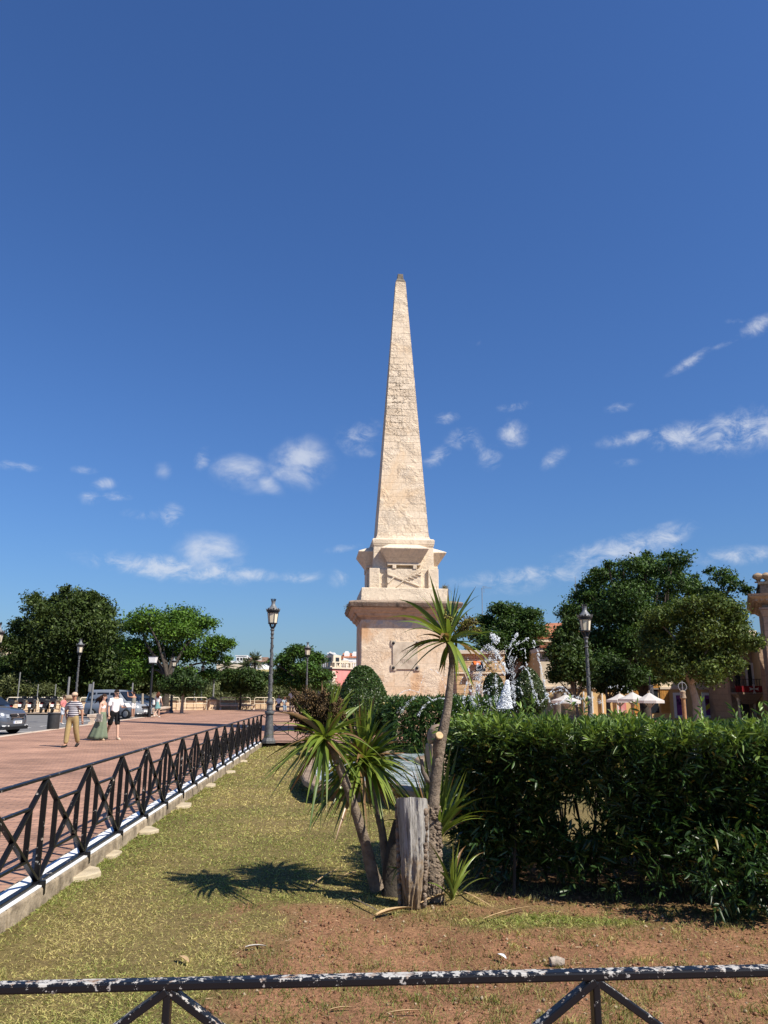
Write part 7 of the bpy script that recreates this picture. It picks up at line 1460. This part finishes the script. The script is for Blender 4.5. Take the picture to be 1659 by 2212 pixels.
def shoes(m, sole=True, h=.05):
    def f(t, J, legs, arms, hd, sd, b):
        for s in legs:
            a, k = J[f'ankle{s}'], J[f'toe{s}']; d = (k - a); d.z *= .35; mb = MB(); mb.tube([a - d * .35 - Vector((0, 0, .035)), a - Vector((0, 0, .03)), a + d * .8 - Vector((0, 0, .045)), a + d * 1.25 - Vector((0, 0, .052))], [.04, .052, .05, .03], 10); mb.build('shoe', m, t, smooth=True)
    return f
def hair_short(m, back=.02):
    def f(t, J, legs, arms, hd, sd, b):
        c = J['head'] - hd * back + Vector((0, 0, .035)); MB().sphere(c, (.094, .104, .085), 12, 8).build('hair', m, t, smooth=True)
    return f
def hair_long(m, ends):
    def f(t, J, legs, arms, hd, sd, b):
        mb = MB(); c = J['head'] - hd * .025 + Vector((0, 0, .03)); mb.sphere(c, (.098, .105, .09), 12, 8); rr = random.Random(3)
        for i in range(34):
            e = Vector(ends[i % len(ends)]); s = c + sd * ((rr.random() - .5) * .17) - hd * (.02 + .07 * rr.random()); q = J['head'] + e + Vector((rr.random() - .5, rr.random() - .5, rr.random() - .5)) * .14; m_ = s.lerp(q, .5) - hd * .03 + Vector((rr.random() - .5, rr.random() - .5, .3 * rr.random())) * .1
            mb.tube([s, m_, q], [.026, .022, .006], 6)
        mb.build('hair', m, t, smooth=True)
    return f
def cap(m):
    def f(t, J, legs, arms, hd, sd, b):
        c = J['head'] + Vector((0, 0, .045)); mb = MB(); mb.sphere(c, (.1, .112, .082), 14, 8); f0 = c + hd * .085; mb.loft([[f0 + sd * x + hd * (y) + Vector((0, 0, z)) for x, y in ((-.085, 0), (-.07, .09), (0, .12), (.07, .09), (.085, 0))] for z in (-.03, -.018)]); mb.build('cap', m, t, smooth=50)
    return f
def shades(m):
    def f(t, J, legs, arms, hd, sd, b):
        mb = MB(); c = J['head'] + hd * .094 + Vector((0, 0, .012)); R = Matrix((sd, hd, Vector((0, 0, 1)))).transposed()
        for e in (-1, 1): mb.box(c + sd * (e * .036), (.058, .018, .038), R); mb.bar(c + sd * (e * .065), J['head'] + sd * (e * .09) - hd * .0, .01, .012)
        mb.box(c, (.03, .012, .01), R); mb.build('sunglasses', m, t, bevel=.004)
    return f
def skirt(m, z1, r0, r1, drift, folds=9, amp=.08):
    def f(t, J, legs, arms, hd, sd, b):
        rings = []; n = 48; w = J['waist'] + Vector((0, 0, -.03))
        for i in range(10):
            k = i / 9; z = w.z + (z1 - w.z) * k; c = Vector((w.x, w.y, z)) + Vector(drift) * k ** 1.5; r = r0 + (r1 - r0) * k ** 1.15
            rings.append([c + Vector((math.cos(a) * r * .78 * (1 + amp * k * math.sin(folds * a + 2 * k)), math.sin(a) * r * (1 + amp * k * math.sin(folds * a + 2 * k)), .02 * k * math.sin(3 * a))) for a in [6.2832 * j / n for j in range(n)]])
        MB().loft(rings, True).build('skirt', m, t, smooth=True)
    return f
def held(name, m, make):
    def f(t, J, legs, arms, hd, sd, b): make(J).build(name, m, t, bevel=.004)
    return f
def stripes():
    m, nt, b, n, L = nodes('navy_and_white_stripes'); sp = n('ShaderNodeSeparateXYZ'); L(n('ShaderNodeTexCoord').outputs['Object'], sp.inputs[0])
    a = n('ShaderNodeMath', operation='MULTIPLY'); L(sp.outputs[2], a.inputs[0]); a.inputs[1].default_value = 2 * math.pi / .062; s = n('ShaderNodeMath', operation='SINE'); L(a.outputs[0], s.inputs[0]); r = ramp(n, [(.45, (.03, .025, .05)), (.5, (.78, .76, .76))]); L(s.outputs[0], r.inputs[0]); L(r.outputs[0], b.inputs['Base Color']); b.inputs['Roughness'].default_value = .9; return m
cloth = lambda n, c, **k: mat(n, c, .92, .1, 9, .3, 25, spec=.15, **k)
TEE = [('waist', (0, 0, 0))]
def tee(m, hem=-.18, r=(.17, .16, .175, .135), sl=.7, sr=(.078, .072), neck=.075): return garment('shirt', m, [(('waist', (0, 0, hem)), (r[0], r[0] * .8)), ('waist', (r[1], r[1] * .8)), ('chest', (r[2], r[2] * .74)), ('upper', (r[3], r[3] * .76)), (('neck', (0, 0, -.03)), (neck, neck))], sl, sr)
def trousers(m, end, r=(.105, .085, .08), top=.1): return garment('trousers' if end > 1 else 'shorts', m, [('pelvis', (.155, .125)), ('waist', (.14, .11))], None, legsr=(end, *r))
def face(px, fx_, fy_): return math.atan2(fx_, -fy_)
SH = {-1: ((-.25, 0, -1), (-.05, -.1, -1)), 1: ((.25, 0, -1), (.05, -.1, -1))}
p = gp(152, 1614)
person('man in navy striped T-shirt, beige cap and sunglasses walking towards the camera', p, rad(-8), at(152, 1496, p.y).z, 'tan', {-1: (.22, .12), 1: (-.2, .25)}, {-1: ((-.42, .12, -.9), (.42, -.25, -.85)), 1: ((.34, .1, -.95), (.12, -.05, -1))}, 1.1, (0.1, -1, 0), 0,
       (trousers(cloth('khaki_cotton', (.34, .25, .115)), 1.97, (.112, .096, .08)), tee(stripes(), -.2, (.185, .18, .185, .14), .78, (.084, .078)), shoes(cloth('black_trainers', (.02, .02, .02))), cap(cloth('beige_cap', (.52, .38, .27))), hair_short(cloth('grey_hair', (.2, .17, .14)), .012), shades(M['dark'])))
p = gp(216, 1599)
person('woman with blown brown hair, white crop top and long sage green skirt', p, rad(70), at(216, 1502, p.y).z * 1.03, 'pale', {-1: (.2, .1), 1: (-.25, .25)}, {-1: ((-.15, .0, -1), (.0, -.15, -1)), 1: ((.2, .15, -1), (.05, -.25, -1))}, .86, (.1, -1, -.1), .04,
       (skirt(cloth('sage_green_skirt', (.15, .185, .125)), .06, .15, .42, (0, .14, 0)), garment('crop_top', cloth('white_top', (.74, .71, .68)), [(('waist', (0, 0, .05)), (.138, .112)), ('chest', (.165, .128)), (('upper', (0, 0, -.04)), (.12, .09)), (('upper', (0, 0, -.01)), (.09, .07))]), hair_long(cloth('long_brown_hair', (.045, .026, .018)), [(-.05, .28, -.2), (.05, .34, -.12), (0, .2, -.34), (.06, .12, -.38), (-.06, .4, -.2)]), shoes(cloth('tan_sandals', (.45, .33, .22))),
        held('patterned_bag', cloth('patterned_cream_bag', (.62, .58, .46), c2=(.06, .06, .09)), lambda J: MB().box(J['hand-1'] + Vector((-.05, -.02, .06)), (.06, .26, .3)))))
p = gp(243, 1598)
person('young man in white T-shirt and black shorts looking down at a leaflet', p, rad(42), at(243, 1490, p.y).z * 1.01, 'pale', {-1: (-.3, .35), 1: (.28, .12)}, {-1: ((-.2, .1, -1), (.05, -.2, -1)), 1: ((.25, -.1, -1), (.05, -.95, .15))}, 1.0, (.1, -1, -.42), .05,
       (trousers(cloth('black_shorts', (.012, .012, .013)), 1.0, (.105, .1, .09)), tee(cloth('white_cotton', (.80, .79, .79)), -.2, (.165, .16, .17, .13), .85, (.082, .08)), shoes(cloth('cream_sandals', (.55, .43, .32))), hair_short(cloth('short_dark_hair', (.02, .014, .011))), shades(M['dark']),
        held('leaflet', cloth('grey_leaflet', (.5, .47, .44)), lambda J: MB().box(J['hand1'] + Vector((0, -.1, .05)), (.2, .3, .012), Matrix.Rotation(.5, 3, 'X')))))
p = gp(133, 1564)
person('man in salmon pink shirt and pale shorts standing behind the litter bin', p, rad(80), at(133, 1504, p.y).z * 1.02, 'tan', {-1: (.1, .1), 1: (-.12, .15)}, {-1: ((-.2, .1, -1), (.1, -.8, -.3)), 1: ((.2, .1, -1), (.0, -.4, -.9))}, 1.05, (0, -1, -.05), 0,
       (trousers(cloth('pale_blue_shorts', (.55, .58, .62)), .9, (.105, .098, .09)), tee(cloth('salmon_shirt', (.58, .20, .19)), -.16, (.175, .17, .18, .14), .95, (.088, .08)), shoes(cloth('white_trainers', (.6, .58, .54))), hair_short(cloth('dark_brown_hair', (.04, .025, .018))), shades(M['dark'])))
p = gp(286, 1551)
person('man in grey tank top and white shorts holding a camera up to the view', p, rad(-118), at(286, 1496, p.y).z * 1.02, 'tan', {-1: (.03, .05), 1: (-.05, .05)}, {-1: ((-.3, -.8, .1), (.25, -.5, .85)), 1: ((.3, -.8, .1), (-.25, -.5, .85))}, 1.05, (0, -1, .05), 0,
       (trousers(cloth('white_shorts', (.62, .6, .58)), .8, (.105, .1, .09)), garment('tank_top', cloth('grey_tank_top', (.20, .195, .17)), [(('waist', (0, 0, -.2)), (.18, .145)), ('waist', (.17, .14)), ('chest', (.18, .14)), (('upper', (0, 0, -.02)), (.13, .1)), (('upper', (0, 0, .02)), (.1, .08))]), shoes(cloth('beige_shoes', (.5, .42, .34))), hair_short(cloth('curly_dark_hair', (.03, .022, .018)), .03),
        held('camera', M['dark'], lambda J: MB().box((J['hand-1'] + J['hand1']) / 2 + Vector((0, -.04, .05)), (.16, .1, .1)))))
p = gp(339, 1550)
person('woman seen from behind with long auburn hair, white top and teal pleated skirt', p, rad(172), at(339, 1496, p.y).z * 1.02, 'pale', {-1: (.15, .1), 1: (-.2, .35)}, {-1: ((-.3, 0, -1), (-.05, -.5, -.7)), 1: ((.25, .05, -1), (.1, -.2, -1))}, .92, (0, -1, 0), 0,
       (skirt(cloth('teal_pleated_skirt', (.16, .30, .29)), .62, .15, .26, (0, 0, 0), 16, .1), tee(cloth('white_blouse', (.72, .70, .68)), -.06, (.16, .15, .165, .125), .4, (.08, .085)), hair_long(cloth('auburn_hair', (.11, .04, .022)), [(0, .1, -.36), (.06, .1, -.32), (-.06, .1, -.34)]), shoes(cloth('white_sandals', (.6, .55, .48))),
        held('shoulder_bag', cloth('white_shoulder_bag', (.7, .69, .68)), lambda J: MB().box(J['pelvis'] + Vector((.26, .06, .08)), (.1, .3, .34)))))
# far figures by the bench right of the tall lamp
p = gp(601, 1537); p.z = .0
person('man in white shirt sitting on the far bench just right of the tall lamp', (p.x, p.y + .25, -.02), rad(-10), 1.75, 'tan', {-1: (1.35, 1.3), 1: (1.35, 1.35)}, {-1: ((-.2, -.3, -1), (.2, -.9, -.3)), 1: ((.2, -.3, -1), (-.2, -.9, -.3))}, 1.05, (0, -1, 0), 0,
       (trousers(cloth('dark_trousers', (.03, .03, .04)), 1.9, (.11, .09, .08)), tee(cloth('white_shirt', (.78, .78, .8)), -.16), shoes(cloth('dark_shoes', (.03, .03, .03))), hair_short(cloth('grey_cropped_hair', (.25, .22, .2)))))
p = gp(613, 1538)
person('woman in pale blue top sitting on the far bench beside the man in white', (p.x, p.y + .25, -.02), rad(15), 1.65, 'tan', {-1: (1.35, 1.3), 1: (1.35, 1.35)}, {-1: ((-.2, -.3, -1), (.3, -.9, -.3)), 1: ((.2, -.3, -1), (-.3, -.9, -.3))}, .92, (.2, -1, 0), .1,
       (trousers(cloth('faded_jeans', (.2, .26, .32)), 1.9, (.105, .085, .075)), tee(cloth('pale_blue_top', (.42, .5, .52)), -.14, (.16, .15, .165, .125)), shoes(cloth('grey_shoes', (.2, .2, .2))), hair_long(cloth('dark_blond_hair', (.16, .10, .05)), [(0, .1, -.2), (.06, .06, -.22), (-.06, .06, -.2)])))
p = gp(629, 1537); hh = at(629, 1488, p.y).z
person('standing man in loose white shirt half hidden by the brown seed head', (p.x, p.y, 0), rad(-30), min(1.95, hh), 'tan', {-1: (.05, .05), 1: (-.05, .08)}, SH, 1.1, (0, -1, 0), 0,
       (trousers(cloth('beige_trousers', (.4, .34, .26)), 1.9), tee(cloth('loose_white_shirt', (.78, .77, .76)), -.2), shoes(cloth('brown_shoes', (.1, .06, .04))), hair_short(cloth('brown_hair', (.06, .04, .03)))))
